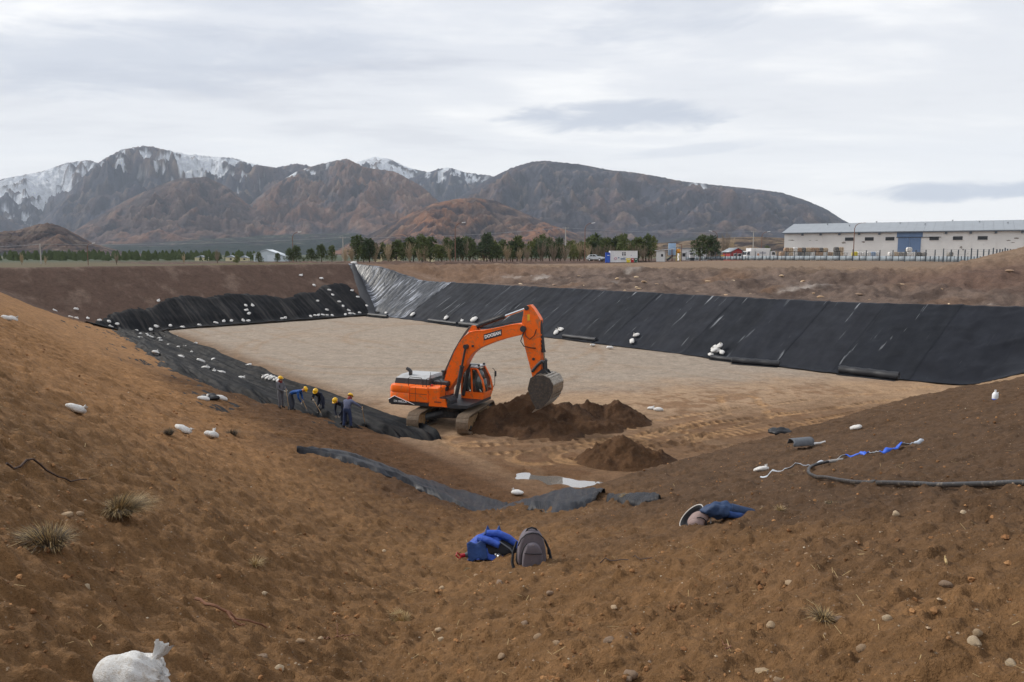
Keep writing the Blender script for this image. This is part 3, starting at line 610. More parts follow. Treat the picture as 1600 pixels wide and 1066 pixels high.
draped_sheet('geotextile_sheet', [(2.75, 21.6), (3.1, 20.2), (3.55, 19.7), (3.85, 18.9)], [(2.65, 20.9), (2.85, 19.3), (3.2, 18.6), (3.6, 18.2)], BLACK, 'small crumpled scrap of black geotextile beside the long strip', n=26, k=10, seed=351, fold=0.16)
GREYCLOTH = mat('grey_geotextile', lin((92, 96, 102)), 0.7, 0.2, 6, 0.01, 60)

# ---------------------------------------------------------------- geotextile rolls on the pit floor
ROLLS = [((-20.4, 108.9), (-17.2, 105.6), 0.34, 'short black liner roll on the floor at the far corner'), ((-10.9, 100.2), (-6.9, 95.2), 0.3, 'black liner roll behind the excavator boom cylinder, farther of two'),
         ((-6.4, 94.2), (-3.8, 91.2), 0.42, 'thicker black liner roll just left of the raised excavator boom'), ((5.4, 80.2), (8.4, 76.6), 0.3, 'long thin black liner roll right of the excavator arm'),
         ((16.9, 64.6), (19.2, 61.9), 0.27, 'black liner roll under the heap of white sandbags'), ((18.0, 62.2), (21.1, 60.0), 0.36, 'loose black liner roll in front of the sandbag heap'),
         ((24.4, 56.6), (27.2, 53.4), 0.42, 'thick black liner roll at the right foot of the lined wall')]
for (a, b, r, lab) in ROLLS:
    r *= 0.8
    L_ = math.dist(a, b); mb = MB(); pts = [(-L_ / 2 + L_ * i / 12, 0.05 * math.sin(i * 1.1), r * 0.92) for i in range(13)]
    mb.tube(pts, [r * (0.93 + 0.08 * math.sin(i * 2.3)) for i in range(13)], 18)
    mb.prism([(-L_ / 2 + 0.05, 0.012), (L_ / 2 - 0.05, 0.012), (L_ / 2 - 0.05, 0.05), (-L_ / 2 + 0.05, 0.05)], -r * 1.9, 0.1)
    ang = math.atan2(b[1] - a[1], b[0] - a[0]); mid = ((a[0] + b[0]) / 2, (a[1] + b[1]) / 2)
    root = empty('liner_roll', (*mid, H(*mid) - 0.01), ang, lab, 'roll', 'liner rolls along the foot of the lined wall')
    mb.build('rolled_sheet', ROLLM, root)
    for e in (-1, 1):
        sp = MB(); sp.tube([(e * (L_ / 2 + 0.012), (0.16 + 0.05 * t_) * r * math.cos(t_ * 0.6), r * 0.92 + (0.16 + 0.05 * t_) * r * math.sin(t_ * 0.6)) for t_ in range(15)], 0.018, 5); sp.build('rolled_end', GREYCLOTH, root); continue
        for q in range(3): rr = r * (0.75 - 0.25 * q); sp.tube([(e * (L_ / 2 + 0.01), rr * math.cos(t_ * math.pi / 6), r * 0.92 + rr * math.sin(t_ * math.pi / 6)) for t_ in range(13)], 0.02, 5)

# ---------------------------------------------------------------- sandbags
BAGW = mat('white_raffia', (0.66, 0.655, 0.64), 0.75, 0.12, 9, 0.010, 110, dirt=(0.44, 0.38, 0.31), dirt_amt=0.35)
BAGS = []
def bag_mesh(seed, near=False):
    """woven sack: plump cushion gathered into a tied neck with a loose frill"""
    r = random.Random(seed); mb = MB(); a, b, c = (0.27, 0.22, 0.19) if near else (0.29, 0.20, 0.115); seg, rings = (56, 36) if near else (18, 12)
    ph = [r.uniform(0, 6.28) for _ in range(6)]; tied = near or seed % 3 != 0; nd_ = Vector((0.40, 0.0, 0.90)).normalized() if near else Vector((r.uniform(0.3, 0.9), 0.0, 0.75)).normalized()
    def fn(d):
        sq = (abs(d.x) ** 2.5 + abs(d.y) ** 2.5 + abs(d.z) ** 2.2) ** (-1 / 2.45)
        w = sq * (1 + 0.06 * math.sin(4 * d.x + ph[0]) + 0.05 * math.sin(5 * d.y + ph[1]) + 0.04 * math.sin(8 * d.x + 5 * d.y + ph[2]))
        k = d.dot(nd_)
        if tied and k > 0.35:
            az = math.atan2(d.y, d.z - 0.4); w *= 1 + (0.05 + 0.05 * near) * (k - 0.35) / 0.65 * math.sin((13 if near else 7) * az + ph[3]) + (0.0 if near else 0.55) * max(0, k - 0.72)
        if near: w *= 1 + 0.015 * math.sin(21 * d.y + 6 * d.x) * max(0, k)
        if d.z < -0.2: w *= 1 - 0.3 * (abs(d.z) - 0.2)
        return w
    mb.blob((0, 0, c * 0.62), (a, b, c), seg, rings, fn=fn)
    if tied:
        p0 = Vector((nd_.x * a * 0.80, 0, c * 0.62 + nd_.z * c * 1.0)); lean = Vector((nd_.x * 0.6 + (0.0 if near else r.uniform(-.2, .5)), r.uniform(-0.5, 0.5) * (0.3 if near else 1), 1.0 + 0.8 * near)).normalized(); n = 18 if near else 8
        ln = (0.15 if near else 0.13) * r.uniform(0.8, 1.15); pts = [p0 - lean * 0.03, p0 + lean * ln * 0.16, p0 + lean * ln * 0.30, p0 + lean * ln * 0.62 + Vector((0.01, 0, 0)), p0 + lean * ln]
        st = len(mb.v); mb.tube(pts, [0.095, 0.036, 0.030, 0.048, 0.066] if near else [0.075, 0.036, 0.030, 0.050, 0.048], n, caps=False)
        for i in range(len(pts)):
            for k in range(n):
                v = Vector(mb.v[st + i * n + k]); f = 1 + (0.28 if i >= 3 else 0.14) * (math.sin(k * 2 * math.pi * 5 / n + i * 0.5) if near else math.sin(k * 2.4 + i * 0.7)); cpt = pts[i]; v = cpt + (v - cpt) * f
                if i == len(pts) - 1: v += lean * r.uniform(-0.045, 0.05) * (0.45 if near else 1)
                mb.v[st + i * n + k] = tuple(v)
    return mb.mesh('sandbag', BAGW, 75)
BAGMESH = [bag_mesh(s) for s in range(9)]
def sandbag(x, y, label, group=None, s=1.0, rz=None, i=[0], me=None, dz=0.0):
    o = bpy.data.objects.new('sandbag', me or BAGMESH[i[0] % 9]); link(o); i[0] += 1
    e = 0.25; n = Vector((H(x - e, y) - H(x + e, y), H(x, y - e) - H(x, y + e), 2 * e)).normalized(); q = Vector((0, 0, 1)).rotation_difference(n)
    on_liner = any(w_ in label for w_ in ('liner', 'strips', 'foot of', 'left corner', 'trench just', 'lined wall', 'roll'))
    z = max(H(x, y), float(base_height(x, y)) + 0.10) if on_liner else H(x, y) - 0.02
    o.rotation_euler = (q.to_matrix() @ Matrix.Rotation(rng.uniform(0, 6.28) if rz is None else rz, 3, 'Z')).to_euler(); o.location = (x, y, z + 0.02 + dz); o.scale = (s, s * rng.uniform(0.9, 1.1), s * rng.uniform(0.9, 1.15))
    return tag(o, label, 'sandbag', group)
sandbag(-2.26, 4.22, 'big white sandbag with tied top, nearest at the lower left corner', s=0.76, rz=-0.1, me=bag_mesh(21, True), dz=0.03)
sandbag(-9.1, 15.7, 'single white sandbag highest on the loose soil at the left', s=0.72, rz=0.3)
sandbag(-14.5, 35.5, 'white sandbag left of a dark rag above the workers', s=1.05, rz=1.2)
sandbag(-14.3, 37.1, 'white double peaked sandbag right of the dark rag above the workers', s=1.15, rz=0.2)
sandbag(-9.65, 22.0, 'left one of two white sandbags low on the near left slope', s=0.88, rz=0.1)
sandbag(-9.25, 23.1, 'right one of two white sandbags low on the near left slope', s=0.85, rz=1.4)
sandbag(-24.6, 37.2, 'white sandbag at the left picture edge, nearer of a pair', s=0.9); sandbag(-26.9, 41.2, 'white sandbag at the left picture edge, farther of a pair', s=0.9)
for x, y in [(-31.3, 114.2), (-28.6, 115.5), (-29.0, 112.7)]: sandbag(x, y, 'white sandbag on bare soil high on the far end wall', 'sandbags on the bare far end wall', 1.1)
for x, y in [(-26.8, 112.7), (-26.1, 111.7), (-27.5, 108.5), (-24.9, 110.5), (-24.2, 109.7), (-25.9, 107.2), (-24.0, 115.2), (-22.9, 114.0), (-21.3, 112.5), (-23.3, 109.3), (-34.8, 100.2), (-34.1, 100.8), (-34.4, 99.2), (-33.9, 98.7), (-43.2, 93.8)]:
    sandbag(x, y, 'small white sandbag holding down black strips of the far end wall', 'sandbags on the end wall liner', 1.0)
for x, y in [(-34.0, 96.8), (-33.5, 97.2), (-30.3, 100.8), (-30.0, 101.3), (-27.4, 104.2), (-27.0, 104.8), (-26.6, 105.2), (-26.1, 105.7), (-25.6, 106.0), (-25.0, 106.5), (-23.5, 108.0), (-23.0, 108.7), (-22.5, 109.0), (-21.9, 110.0), (-40.2, 90.0), (-39.0, 90.5), (-36.4, 94.0), (-37.7, 92.2), (-35.8, 95.0), (-35.1, 95.7), (-18.0, 109.6), (-41.4, 89.0), (-41.7, 88.2)]:
    sandbag(x, y, 'white sandbag in the row along the foot of the far end wall', 'sandbags along the foot of the end wall', 1.0)
for x, y in [(-49.8, 83.5), (-48.9, 86.0), (-46.0, 79.8), (-46.1, 81.0), (-47.1, 85.0), (-46.1, 85.5), (-45.3, 86.0), (-44.5, 84.8), (-44.5, 86.2), (-42.5, 86.5), (-40.4, 83.0), (-37.6, 77.2), (-40.9, 85.5), (-40.1, 84.2), (-39.7, 84.2), (-38.9, 84.2), (-37.9, 82.5), (-35.3, 78.5), (-33.5, 76.5), (-30.5, 72.5), (-26.3, 67.0)]:
    sandbag(x, y, 'white sandbag on black liner in the far left corner of the pit', 'sandbags in the left corner', 0.88, dz=0.12)
for x, y, s in [(-28.2, 60.2, 1.3), (-26.8, 61.5, 1.25), (-26.0, 63.5, 1.2), (-22.6, 56.0, 1.25), (-21.4, 55.0, 1.0), (-21.0, 54.9, 1.1), (-20.2, 56.6, 1.1)]:
    sandbag(x, y, 'white sandbag resting on wrinkled black liner left of the workers', 'sandbags on the left liner', s, dz=0.15)
for x, y in [(-18.3, 56.4), (-17.9, 55.9), (-17.5, 55.4), (-17.0, 54.7), (-16.6, 54.2)]: sandbag(x, y, 'white sandbag in the tight row at the trench just left of the workers', 'sandbags at the trench by the workers', 1.0, dz=0.12)
for x, y in [(-38.5, 85.2), (-38.0, 84.8), (-36.9, 83.8), (-36.4, 82.5)]: sandbag(x, y, 'white sandbag on the far left edge of the gravel pad', 'sandbags at the far edge of the pad', 0.95)
for x, y in [(-32.9, 77.0), (-32.7, 77.5), (-32.0, 77.0)]: sandbag(x, y, 'white sandbag in the short line of three on the pad edge', 'line of three sandbags on the pad edge', 1.05)
sandbag(-21.4, 61.8, 'lone white sandbag on the gravel pad beside the trench', s=1.0)
for x, y, lab, s in [(-13.5, 104.4, 'white sandbag at the foot of the shiny crinkled film', 1.4), (-8.4, 98.2, 'white sandbag standing behind the far black liner roll', 1.3), (-6.2, 95.2, 'small white sandbag between the two black rolls left of the boom', 1.0), (-4.6, 93.8, 'upright white sandbag behind the thick roll left of the boom', 1.8),
                     (4.75, 81.8, 'lower one of two white sandbags right of the excavator arm', 1.35), (5.25, 81.9, 'upper one of two white sandbags right of the excavator arm', 1.35), (11.55, 73.2, 'lower one of two white sandbags at the middle of the lined wall', 1.3), (12.05, 73.8, 'upper one of two white sandbags at the middle of the lined wall', 1.2),
                     (7.75, 73.2, 'upright white sandbag alone on the open gravel floor', 1.1), (9.12, 71.0, 'flat white sandbag alone on the open gravel floor', 1.1), (-25.5, 124.3, 'white sandbag at the very top of the far corner', 1.8)]: sandbag(x, y, lab, s=s, dz=0.08)
for x, y, dz in [(17.1, 65.5, 0.05), (17.7, 65.7, 0.1), (18.0, 65.2, 0.05), (17.6, 66.2, 0.15), (17.45, 65.6, 0.32), (17.95, 65.8, 0.35)]: sandbag(x, y, 'white sandbag in the heap against the lined wall', 'heap of sandbags at the lined wall', 1.1, dz=dz)
sandbag(6.85, 20.5, 'thin half empty white sack beside the end of the blue hose', s=0.75, rz=0.2); sandbag(12.9, 28.2, 'small white sack on the dark right slope above the blue hose', s=0.75)
sandbag(0.2, 27.6, 'flat white sack between the black strip and the puddle', s=0.8, rz=2.9, dz=0.04); sandbag(4.0, 28.5, 'white sack at the right end of the puddle', s=0.95, dz=0.06)
sandbag(8.35, 43.1, 'torn white sack lying beyond the right dirt heap', s=1.0, rz=-0.2); sandbag(8.0, 43.5, 'second torn white sack just behind the one beyond the dirt heap', s=0.8, rz=0.4)
def label_rows():
    rows = {}
    for o in bpy.data.objects:
        if o.name.startswith('sandbag') and 'group' in o: rows.setdefault(o['group'], []).append(o)
    for g, os_ in rows.items():
        os_.sort(key=lambda o: o.location.x / o.location.y)
        for k, o in enumerate(os_): o['label'] = '%s from left: %s' % (ordinal(k + 1), ' '.join(o['label'].split()[:12]))
label_rows()
def rag(x, y, m, label, s=0.5, name='rag', seed=1, cat='rag'):
    r = random.Random(seed); mb = MB(); ph = [r.uniform(0, 6) for _ in range(4)]
    mb.blob((0, 0, 0.10 * s), (0.5 * s, 0.34 * s, 0.2 * s), 20, 12, fn=lambda d: 1 + 0.22 * math.sin(5 * d.x + ph[0]) * math.cos(4 * d.y + ph[1]) + 0.15 * math.sin(9 * d.y + ph[2]) - (0.4 if d.z < 0 else 0) * abs(d.z))
    o = mb.build(name, m, None, 80, (x, y, H(x, y))); return tag(o, label, cat)
rag(-14.5, 36.3, ROLLM, 'crumpled black rag between the white sandbags above the workers', 0.9)
rag(11.2, 31.4, ROLLM, 'crumpled black rag on the ground above the grey sheet', 0.9, seed=4)
def grey_roll():
    root = empty('curled_sheet', (9.3, 24.2, H(9.3, 24.2) + 0.03), 0.1, 'curled grey geotextile scrap with a white strap on the right slope', 'sheet')
    mb = MB(); vs = []; fs = []; n = 16
    for i in range(9):
        for k in range(n): a = -0.4 + k * 0.34; rr = 0.19 - 0.008 * k; vs.append((-0.38 + i * 0.095 + 0.02 * math.sin(k), 0.02 * i + rr * math.cos(a) - 0.02 * k, 0.17 + rr * math.sin(a)))
    for i in range(8):
        for k in range(n - 1): fs.append((i * n + k, i * n + k + 1, (i + 1) * n + k + 1, (i + 1) * n + k))
    mb.add(vs, fs); o = mb.build('curled_cloth', GREYCLOTH, root, 80); o.modifiers.new('thickness', 'SOLIDIFY').thickness = 0.012
    st = MB(); st.tube([(0.36, 0.05, 0.05), (0.55, 0.1, 0.09), (0.75, 0.18, 0.07), (0.98, 0.3, 0.09)], [0.05, 0.04, 0.035, 0.03], 6); st.build('strap', mat('strap_white', (0.6, 0.6, 0.6), 0.7), root, 80)
grey_roll()

# ---------------------------------------------------------------- dirt heaps, puddle
def heap(name, cx, cy, nx, ny, step, fn, label, cols, cat='dirt heap'):
    xs = np.arange(-nx, nx + step / 2, step); ys = np.arange(-ny, ny + step / 2, step); X, Y = np.meshgrid(xs, ys)
    gx, gy = X + cx, Y + cy; h = fn(X, Y)
    clod = np.clip(vnoise(gx * 3.1, gy * 3.1, 401) - 0.05, 0, 1) * 0.24 + np.clip(vnoise(gx * 7, gy * 7, 402) - 0.1, 0, 1) * 0.14 + fbm(gx * 1.1, gy * 1.1, 3, 403) * 0.22
    z = height(gx, gy) - 0.06 + h + clod * sstep(0.02, 0.35, h); z = np.where(h <= 0, height(gx, gy) - 0.15, z); z0 = H(cx, cy)
    me = np_mesh(name, np.stack([X, Y, z - z0], -1).reshape(-1, 3), grid_faces(*X.shape)[:, ::-1] if False else grid_faces(*X.shape)); c = np.broadcast_to(np.array(cols[0]), X.shape + (3,)).copy()
    c = mixc(c, np.array(cols[1]), sstep(-0.1, 0.5, fbm(gx * 0.8, gy * 0.8, 4, 404))); set_col(me, 'col', c.reshape(-1, 3)); me.materials.append(SOIL)
    o = bpy.data.objects.new(name, me); link(o); o.location = (cx, cy, z0); return tag(o, label, cat)
def cone(X, Y, x, y, h, rx, ry): return h * (1 - np.hypot((X - x) / rx, (Y - y) / ry))
def h1(X, Y):
    a = np.maximum.reduce([cone(X, Y, -1.2, 0.3, 1.75, 2.8, 2.8), cone(X, Y, -2.6, -0.4, 1.3, 2.4, 2.2), cone(X, Y, 0.6, 0.2, 1.3, 2.6, 2.4), cone(X, Y, 1.9, 0.8, 1.05, 2.1, 1.9), cone(X, Y, 3.5, 0.9, 1.15, 2.0, 2.0), cone(X, Y, -0.4, -1.6, 0.75, 2.6, 1.9), cone(X, Y, 1.4, -0.8, 0.7, 2.6, 1.8)])
    return a + 0.12 * vnoise(X * 1.1, Y * 1.1, 410)
heap('dirt_heap', 2.1, 39.4, 7.6, 4.4, 0.09, h1, 'long heap of dark excavated soil under the excavator bucket', (lin((82, 60, 43)), lin((62, 45, 33))))
heap('dirt_heap', 5.0, 32.4, 3.4, 3.0, 0.07, lambda X, Y: np.maximum(cone(X, Y, -0.3, 0, 1.15, 2.1, 1.8), cone(X, Y, 0.6, 0.1, 0.7, 1.7, 1.5)) + 0.05 * vnoise(X, Y, 411), 'small pointed cone of dark soil right of the puddle', (lin((90, 66, 46)), lin((68, 49, 35))))
def puddle():
    n = 40; cx, cy = 2.1, 29.55; V = [(0, 0, 0)]
    for i in range(n):
        a = 2 * math.pi * i / n; u_, v_ = 2.9 * math.cos(a), 1.25 * math.sin(a); V.append((u_ * 0.905 + v_ * 0.425, -u_ * 0.425 + v_ * 0.905, 0))
    me = bpy.data.meshes.new('puddle'); me.from_pydata(V, [], [(0, i + 1, (i + 1) % n + 1) for i in range(n)]); m = bpy.data.materials.new('puddle_water'); m.use_nodes = True; p = m.node_tree.nodes['Principled BSDF']
    p.inputs['Base Color'].default_value = (0.20, 0.18, 0.16, 1); p.inputs['Roughness'].default_value = 0.05; p.inputs['Specular IOR Level'].default_value = 1.0; p.inputs['Coat Weight'].default_value = 1.0; p.inputs['Coat Roughness'].default_value = 0.03; p.inputs['Coat IOR'].default_value = 1.9
    me.materials.append(m); o = bpy.data.objects.new('puddle', me); link(o)
    k = np.linspace(0, 1, 30); zz = float(np.mean(height(0.5 + 3.2 * k, 30.3 - 1.5 * k))) + 0.075
    o.location = (cx, cy, zz); tag(o, 'shallow pale muddy puddle at the toe of the slope', None, None, 'structure')
puddle()

# ---------------------------------------------------------------- excavator
DUST = lin((128, 104, 80))
ORANGE = mat('orange_paint', (0.95, 0.16, 0.012), 0.38, 0.08, 1.5, dirt=(0.34, 0.17, 0.08), dirt_amt=0.32, spec=0.4)
DGREY = mat('dark_grey_paint', (0.032, 0.036, 0.042), 0.5, 0.2, 3, dirt=(0.14, 0.11, 0.085), dirt_amt=0.2)
BLKM = mat('black_rubber', (0.012, 0.012, 0.013), 0.6, 0.3, 6)
LGREY = mat('light_grey_hood', (0.42, 0.43, 0.44), 0.45, 0.12, 3, dirt=(0.25, 0.22, 0.18), dirt_amt=0.2)
STEELW = mat('worn_steel', (0.36, 0.32, 0.27), 0.42, 0.3, 5, metal=0.7, dirt=(0.16, 0.12, 0.08), dirt_amt=0.45)
SHOEM = mat('track_shoe_steel', (0.30, 0.24, 0.18), 0.6, 0.3, 6, metal=0.35, dirt=(0.20, 0.14, 0.09), dirt_amt=0.55)
MUDDY = mat('muddy_frame', lin((150, 122, 88)), 0.85, 0.3, 4, 0.02, 20, dirt=(0.05, 0.04, 0.035), dirt_amt=0.3)
CHROME = mat('chrome_rod', (0.75, 0.75, 0.76), 0.12, 0.05, 3, metal=1.0)
BKTD = mat('bucket_dark_side', (0.05, 0.046, 0.043), 0.6, 0.3, 4, dirt=(0.14, 0.10, 0.07), dirt_amt=0.4)
WHITEP = mat('white_lettering', (0.85, 0.85, 0.85), 0.5, 0.02)
YELP = mat('yellow_sticker', (0.75, 0.48, 0.02), 0.5, 0.05)
GLASS = mat('cab_glass', (0.10, 0.13, 0.13), 0.06, 0.05, 2, spec=1.0, trans=0.55)
SEATM = mat('seat_green_black', (0.03, 0.045, 0.04), 0.8, 0.2)
EXC = (-3.1, 39.6); EXH = math.radians(-23)
def excavator():
    root = empty('excavator', (EXC[0], EXC[1], H(*EXC) - 0.02), EXH, 'orange crawler excavator digging at the heap, boom raised and bucket curled', 'excavator')
    # --- crawler tracks, turned against the upper carriage
    A = math.radians(75) - EXH; RM = Matrix.Rotation(A, 4, 'Z')
    HL, R, W, GA = 1.95, 0.46, 0.62, 1.30
    prof = []; n = 46; per = 4 * HL + 2 * math.pi * R
    def pt(q):
        q = q % per
        if q < 2 * HL: return (-HL + q, 2 * R, 0.0)
        q -= 2 * HL
        if q < math.pi * R: a = q / R; return (HL + R * math.sin(a), R + R * math.cos(a), -a)
        q -= math.pi * R
        if q < 2 * HL: return (HL - q, 0.0, math.pi)
        q -= 2 * HL; a = q / R; return (-HL - R * math.sin(a), R - R * math.cos(a), math.pi - a)
    sh = MB(); pl = per / n
    sh.box((0, 0, -0.02), (pl * 0.93, W, 0.03)); 
    for dx in (-0.3, 0.0, 0.3): sh.box((dx * pl, 0, 0.008), (0.022, W, 0.034))
    shoe = sh.mesh('shoe', SHOEM, 30)
    for sgn in (-1, 1):
        M = RM @ Matrix.Translation((0, sgn * GA, 0.03))
        fr = MB(); fr.prism([(-HL, 0.30), (-HL + 0.15, 0.18), (HL - 0.15, 0.18), (HL, 0.30), (HL, 0.60), (HL - 0.3, 0.70), (-HL + 0.3, 0.70), (-HL, 0.60)], -0.17, 0.17)
        tr = fr.build('track', MUDDY, root, 30); tr.matrix_local = M
        for k in range(n):
            x, z, a = pt(k * pl); o = bpy.data.objects.new('shoe', shoe); link(o, tr); o.matrix_local = Matrix.Translation((x, 0, z)) @ Matrix.Rotation(-a, 4, 'Y')
        for ex, nm in ((HL, 'idler'), (-HL, 'sprocket')):
            w = MB(); w.cyl((ex, -0.13, R), (ex, 0.13, R), R - 0.07, 24); w.cyl((ex, -0.20, R), (ex, 0.20, R), 0.22, 18, 0); w.build(nm, MUDDY if nm == 'sprocket' else DGREY, tr, 30)
            hub = MB(); hub.cyl((ex, -0.23, R), (ex, 0.23, R), 0.15, 16); hub.build('hub', MUDDY, tr, 30)
        for q in range(7):
            w = MB(); xx = -HL + 0.45 + q * (2 * HL - 0.9) / 6; w.cyl((xx, -0.20, 0.17), (xx, 0.20, 0.17), 0.13, 14); w.build('roller', DGREY, tr, 30)
    cf = MB(); cf.box((0, 0, 0.62), (1.3, 1.3, 0.34), bev=0.05)
    for sx in (-1, 1):
        for sy in (-1, 1): cf.tube([(sx * 0.45, sy * 0.4, 0.66), (sx * 0.95, sy * 1.2, 0.50)], [0.24, 0.19], 8)
    o = cf.build('car_body', DGREY, root, 30); o.matrix_local = RM
    tb = MB(); tb.cyl((0, 0, 0.78), (0, 0, 1.14), 0.72, 32); tb.build('slew_ring', DGREY, root, 30)
    # --- upper carriage
    d = MB(); d.prism([(-2.9, 1.10), (0.95, 1.16), (1.55, 1.20), (1.55, 1.34), (-2.9, 1.32)], -1.42, 1.42); d.build('deck_frame', DGREY, root, 30)
    cw = MB(); poly = []
    for k in range(17): a = math.pi / 2 + math.pi * k / 16; poly.append((-2.35 + 0.80 * math.cos(a) * 1.0, 1.47 * math.sin(a) if abs(math.sin(a)) < 0.97 else 1.47 * math.copysign(1, math.sin(a))))
    poly = [(-1.75, 1.47)] + [(-2.45 - 0.68 * abs(math.cos(a)) ** 0.55, 1.47 * (1 if math.sin(a) > 0 else -1) * abs(math.sin(a)) ** 0.45) for a in [math.pi / 2 + math.pi * k / 16 for k in range(17)]] + [(-1.75, -1.47)]
    vs = []; nn = len(poly); lv = [(1.16, 0.97), (1.30, 1.0), (1.72, 1.0), (1.76, 0.985), (1.80, 1.0), (2.02, 0.99), (2.12, 0.95)]
    for z, s in lv: vs += [(-1.75 + (p[0] + 1.75) * s, p[1] * (s if s > 0.98 else 0.5 + 0.5 * s), z) for p in poly]
    fs = [tuple(range(nn - 1, -1, -1)), tuple((len(lv) - 1) * nn + i for i in range(nn))]
    for j in range(len(lv) - 1): fs += [(j * nn + i, j * nn + (i + 1) % nn, (j + 1) * nn + (i + 1) % nn, (j + 1) * nn + i) for i in range(nn)]
    cw.add(vs, fs); cwo = cw.build('counterweight', ORANGE, root, 35)
    lt = MB(); lt.prism([(-2.95, 1.17), (-1.45, 1.19), (-1.62, 1.27), (-2.62, 1.56), (-2.86, 1.44), (-2.98, 1.36)], -1.50, -1.478); lt.build('side_decal', DGREY, root, 30)
    ed = MB()
    for a, b in (((-2.98, 1.37), (-2.62, 1.575)), ((-2.62, 1.575), (-1.45, 1.20))): ed.tube([(a[0], -1.495, a[1]), (b[0], -1.495, b[1])], 0.016, 5)
    ed.build('decal_edge', WHITEP, root, 30)
    face = Matrix(((1, 0, 0, 0), (0, 0, -1, 0), (0, 1, 0, 0), (0, 0, 0, 1)))   # text plane facing local -Y
    text_mesh('DX 300LCA', 0.15, WHITEP, root, Matrix.Translation((-2.28, -1.503, 1.30)) @ face, bold=0.004)
    side_ = MB(); side_.box((-1.20, 0, 1.715), (1.10, 2.93, 0.80), bev=0.05); so = side_.build('engine_door', ORANGE, root, 35)
    sl = MB()
    for y in (-1.468, 1.468): sl.box((-1.22, y, 1.76), (1.0, 0.012, 0.018)); 
    sl.box((-1.38, -1.468, 1.72), (0.014, 0.012, 0.76)); sl.build('door_gap', DGREY, root, 30)
    tk = MB(); tk.box((-0.33, -1.02, 1.73), (0.62, 0.90, 0.84), bev=0.06); tk.build('fuel_tank', ORANGE, root, 35)
    bx = MB(); bx.prism([(-0.60, 1.18), (0.42, 1.20), (0.30, 1.60), (-0.60, 1.60)], -1.49, -0.62); bx.build('tool_box', ORANGE, root, 35)
    st = MB(); st.prism([(-0.40, 1.603), (0.36, 1.603), (0.44, 1.20), (0.60, 1.18), (0.60, 1.50), (0.36, 1.66), (-0.40, 1.66)], -1.40, -0.66); st.build('step_plate', DGREY, root, 30)
    text_mesh('DOOSAN', 0.09, DGREY, root, Matrix.Translation((-0.08, -1.495, 1.42)) @ face, bold=0.003)
    hd = MB()
    vs = [(-3.0, -0.85, 2.08), (-0.95, -0.85, 2.08), (-0.95, 1.05, 2.08), (-3.0, 1.05, 2.08), (-2.95, -0.78, 2.40), (-1.0, -0.78, 2.42), (-1.0, 0.98, 2.42), (-2.95, 0.98, 2.40), (-2.80, -0.45, 2.56), (-1.1, -0.45, 2.58), (-1.1, 0.8, 2.58), (-2.80, 0.8, 2.56)]
    hd.add(vs, [(3, 2, 1, 0)] + [(a + j, (a + 1) % 4 + j, (a + 1) % 4 + j + 4, a + j + 4) for j in (0, 4) for a in range(4)] + [(8, 9, 10, 11)])
    hd.m = [0, 1, 1, 1, 1, 2, 2, 2, 1, 2]; hdo = hd.build('engine_hood', [DGREY, DGREY, LGREY], root, 25)
    lv_ = MB()
    for q in range(5): lv_.box((-2.985, 0.1 - 0.7 + q * 0.35, 2.25), (0.02, 0.28, 0.16))
    lv_.build('rear_grille', BLKM, hdo, 30)
    ex = MB(); ex.tube([(-2.25, -0.45, 2.5), (-2.25, -0.45, 2.72), (-2.32, -0.45, 2.80), (-2.48, -0.45, 2.88)], [0.10, 0.10, 0.10, 0.085], 12); ex.build('exhaust_pipe', DGREY, root, 40)
    pc = MB(); pc.cyl((-0.55, 0.15, 2.35), (-0.55, 0.15, 2.72), 0.13, 14); pc.cyl((-0.55, 0.15, 2.72), (-0.55, 0.15, 2.80), 0.18, 14); pc.build('air_cleaner', DGREY, root, 40)
    mp = MB(); mp.box((-0.45, 0.25, 2.2), (0.9, 1.5, 0.26), bev=0.05); mp.build('machinery_cover', DGREY, root, 30)
    hr = MB()
    for x0 in (-0.85, -1.9):
        hr.tube([(x0, -1.28, 2.1), (x0, -1.28, 2.5), (x0 + 0.1, -1.28, 2.58), (x0 + 0.75, -1.28, 2.56), (x0 + 0.85, -1.28, 2.46), (x0 + 0.85, -1.28, 2.1)], 0.018, 6)
        hr.build('hand_rail', BLKM, root, 40); hr = MB()
    an = MB(); an.tube([(-0.75, -1.0, 2.12), (-0.75, -1.0, 2.85)], [0.03, 0.010], 6); an.build('antenna', BLKM, root, 40)
    bc = MB(); bc.cyl((-0.62, -1.1, 2.14), (-0.62, -1.1, 2.24), 0.05, 10); bc.build('filler_cap', mat('red_cap', (0.5, 0.03, 0.02), 0.5), root, 40)
    # --- cab on the far side of the boom
    cb = MB(); y0, y1 = 0.42, 1.46
    side_poly = [(0.30, 1.36), (1.52, 1.36), (1.64, 1.75), (1.50, 2.35), (1.16, 2.98), (0.34, 2.98)]
    def bar(mb, a, b, w=0.06): mb.tube([a, b], w, 6)
    cb.prism([(0.28, 1.34), (1.52, 1.34), (1.60, 1.58), (1.60, 1.70), (0.28, 1.70)], y0, y1)
    for y in (y0 + 0.03, y1 - 0.03):
        P = [(p[0], y, p[1]) for p in [(1.60, 1.66), (1.62, 1.85), (1.50, 2.38), (1.20, 2.92)]]
        cb.tube(P, 0.055, 6); bar(cb, (0.32, y, 1.6), (0.32, y, 2.94), 0.06); bar(cb, (0.92, y, 1.6), (0.86, y, 2.94), 0.05); bar(cb, (0.32, y, 2.93), (1.20, y, 2.93), 0.05)
    cabo = cb.build('cab', ORANGE, root, 35)
    rf = MB(); rf.box((0.74, (y0 + y1) / 2, 3.01), (1.02, y1 - y0 + 0.05, 0.10), bev=0.04); rf.build('cab_roof', LGREY, cabo, 35)
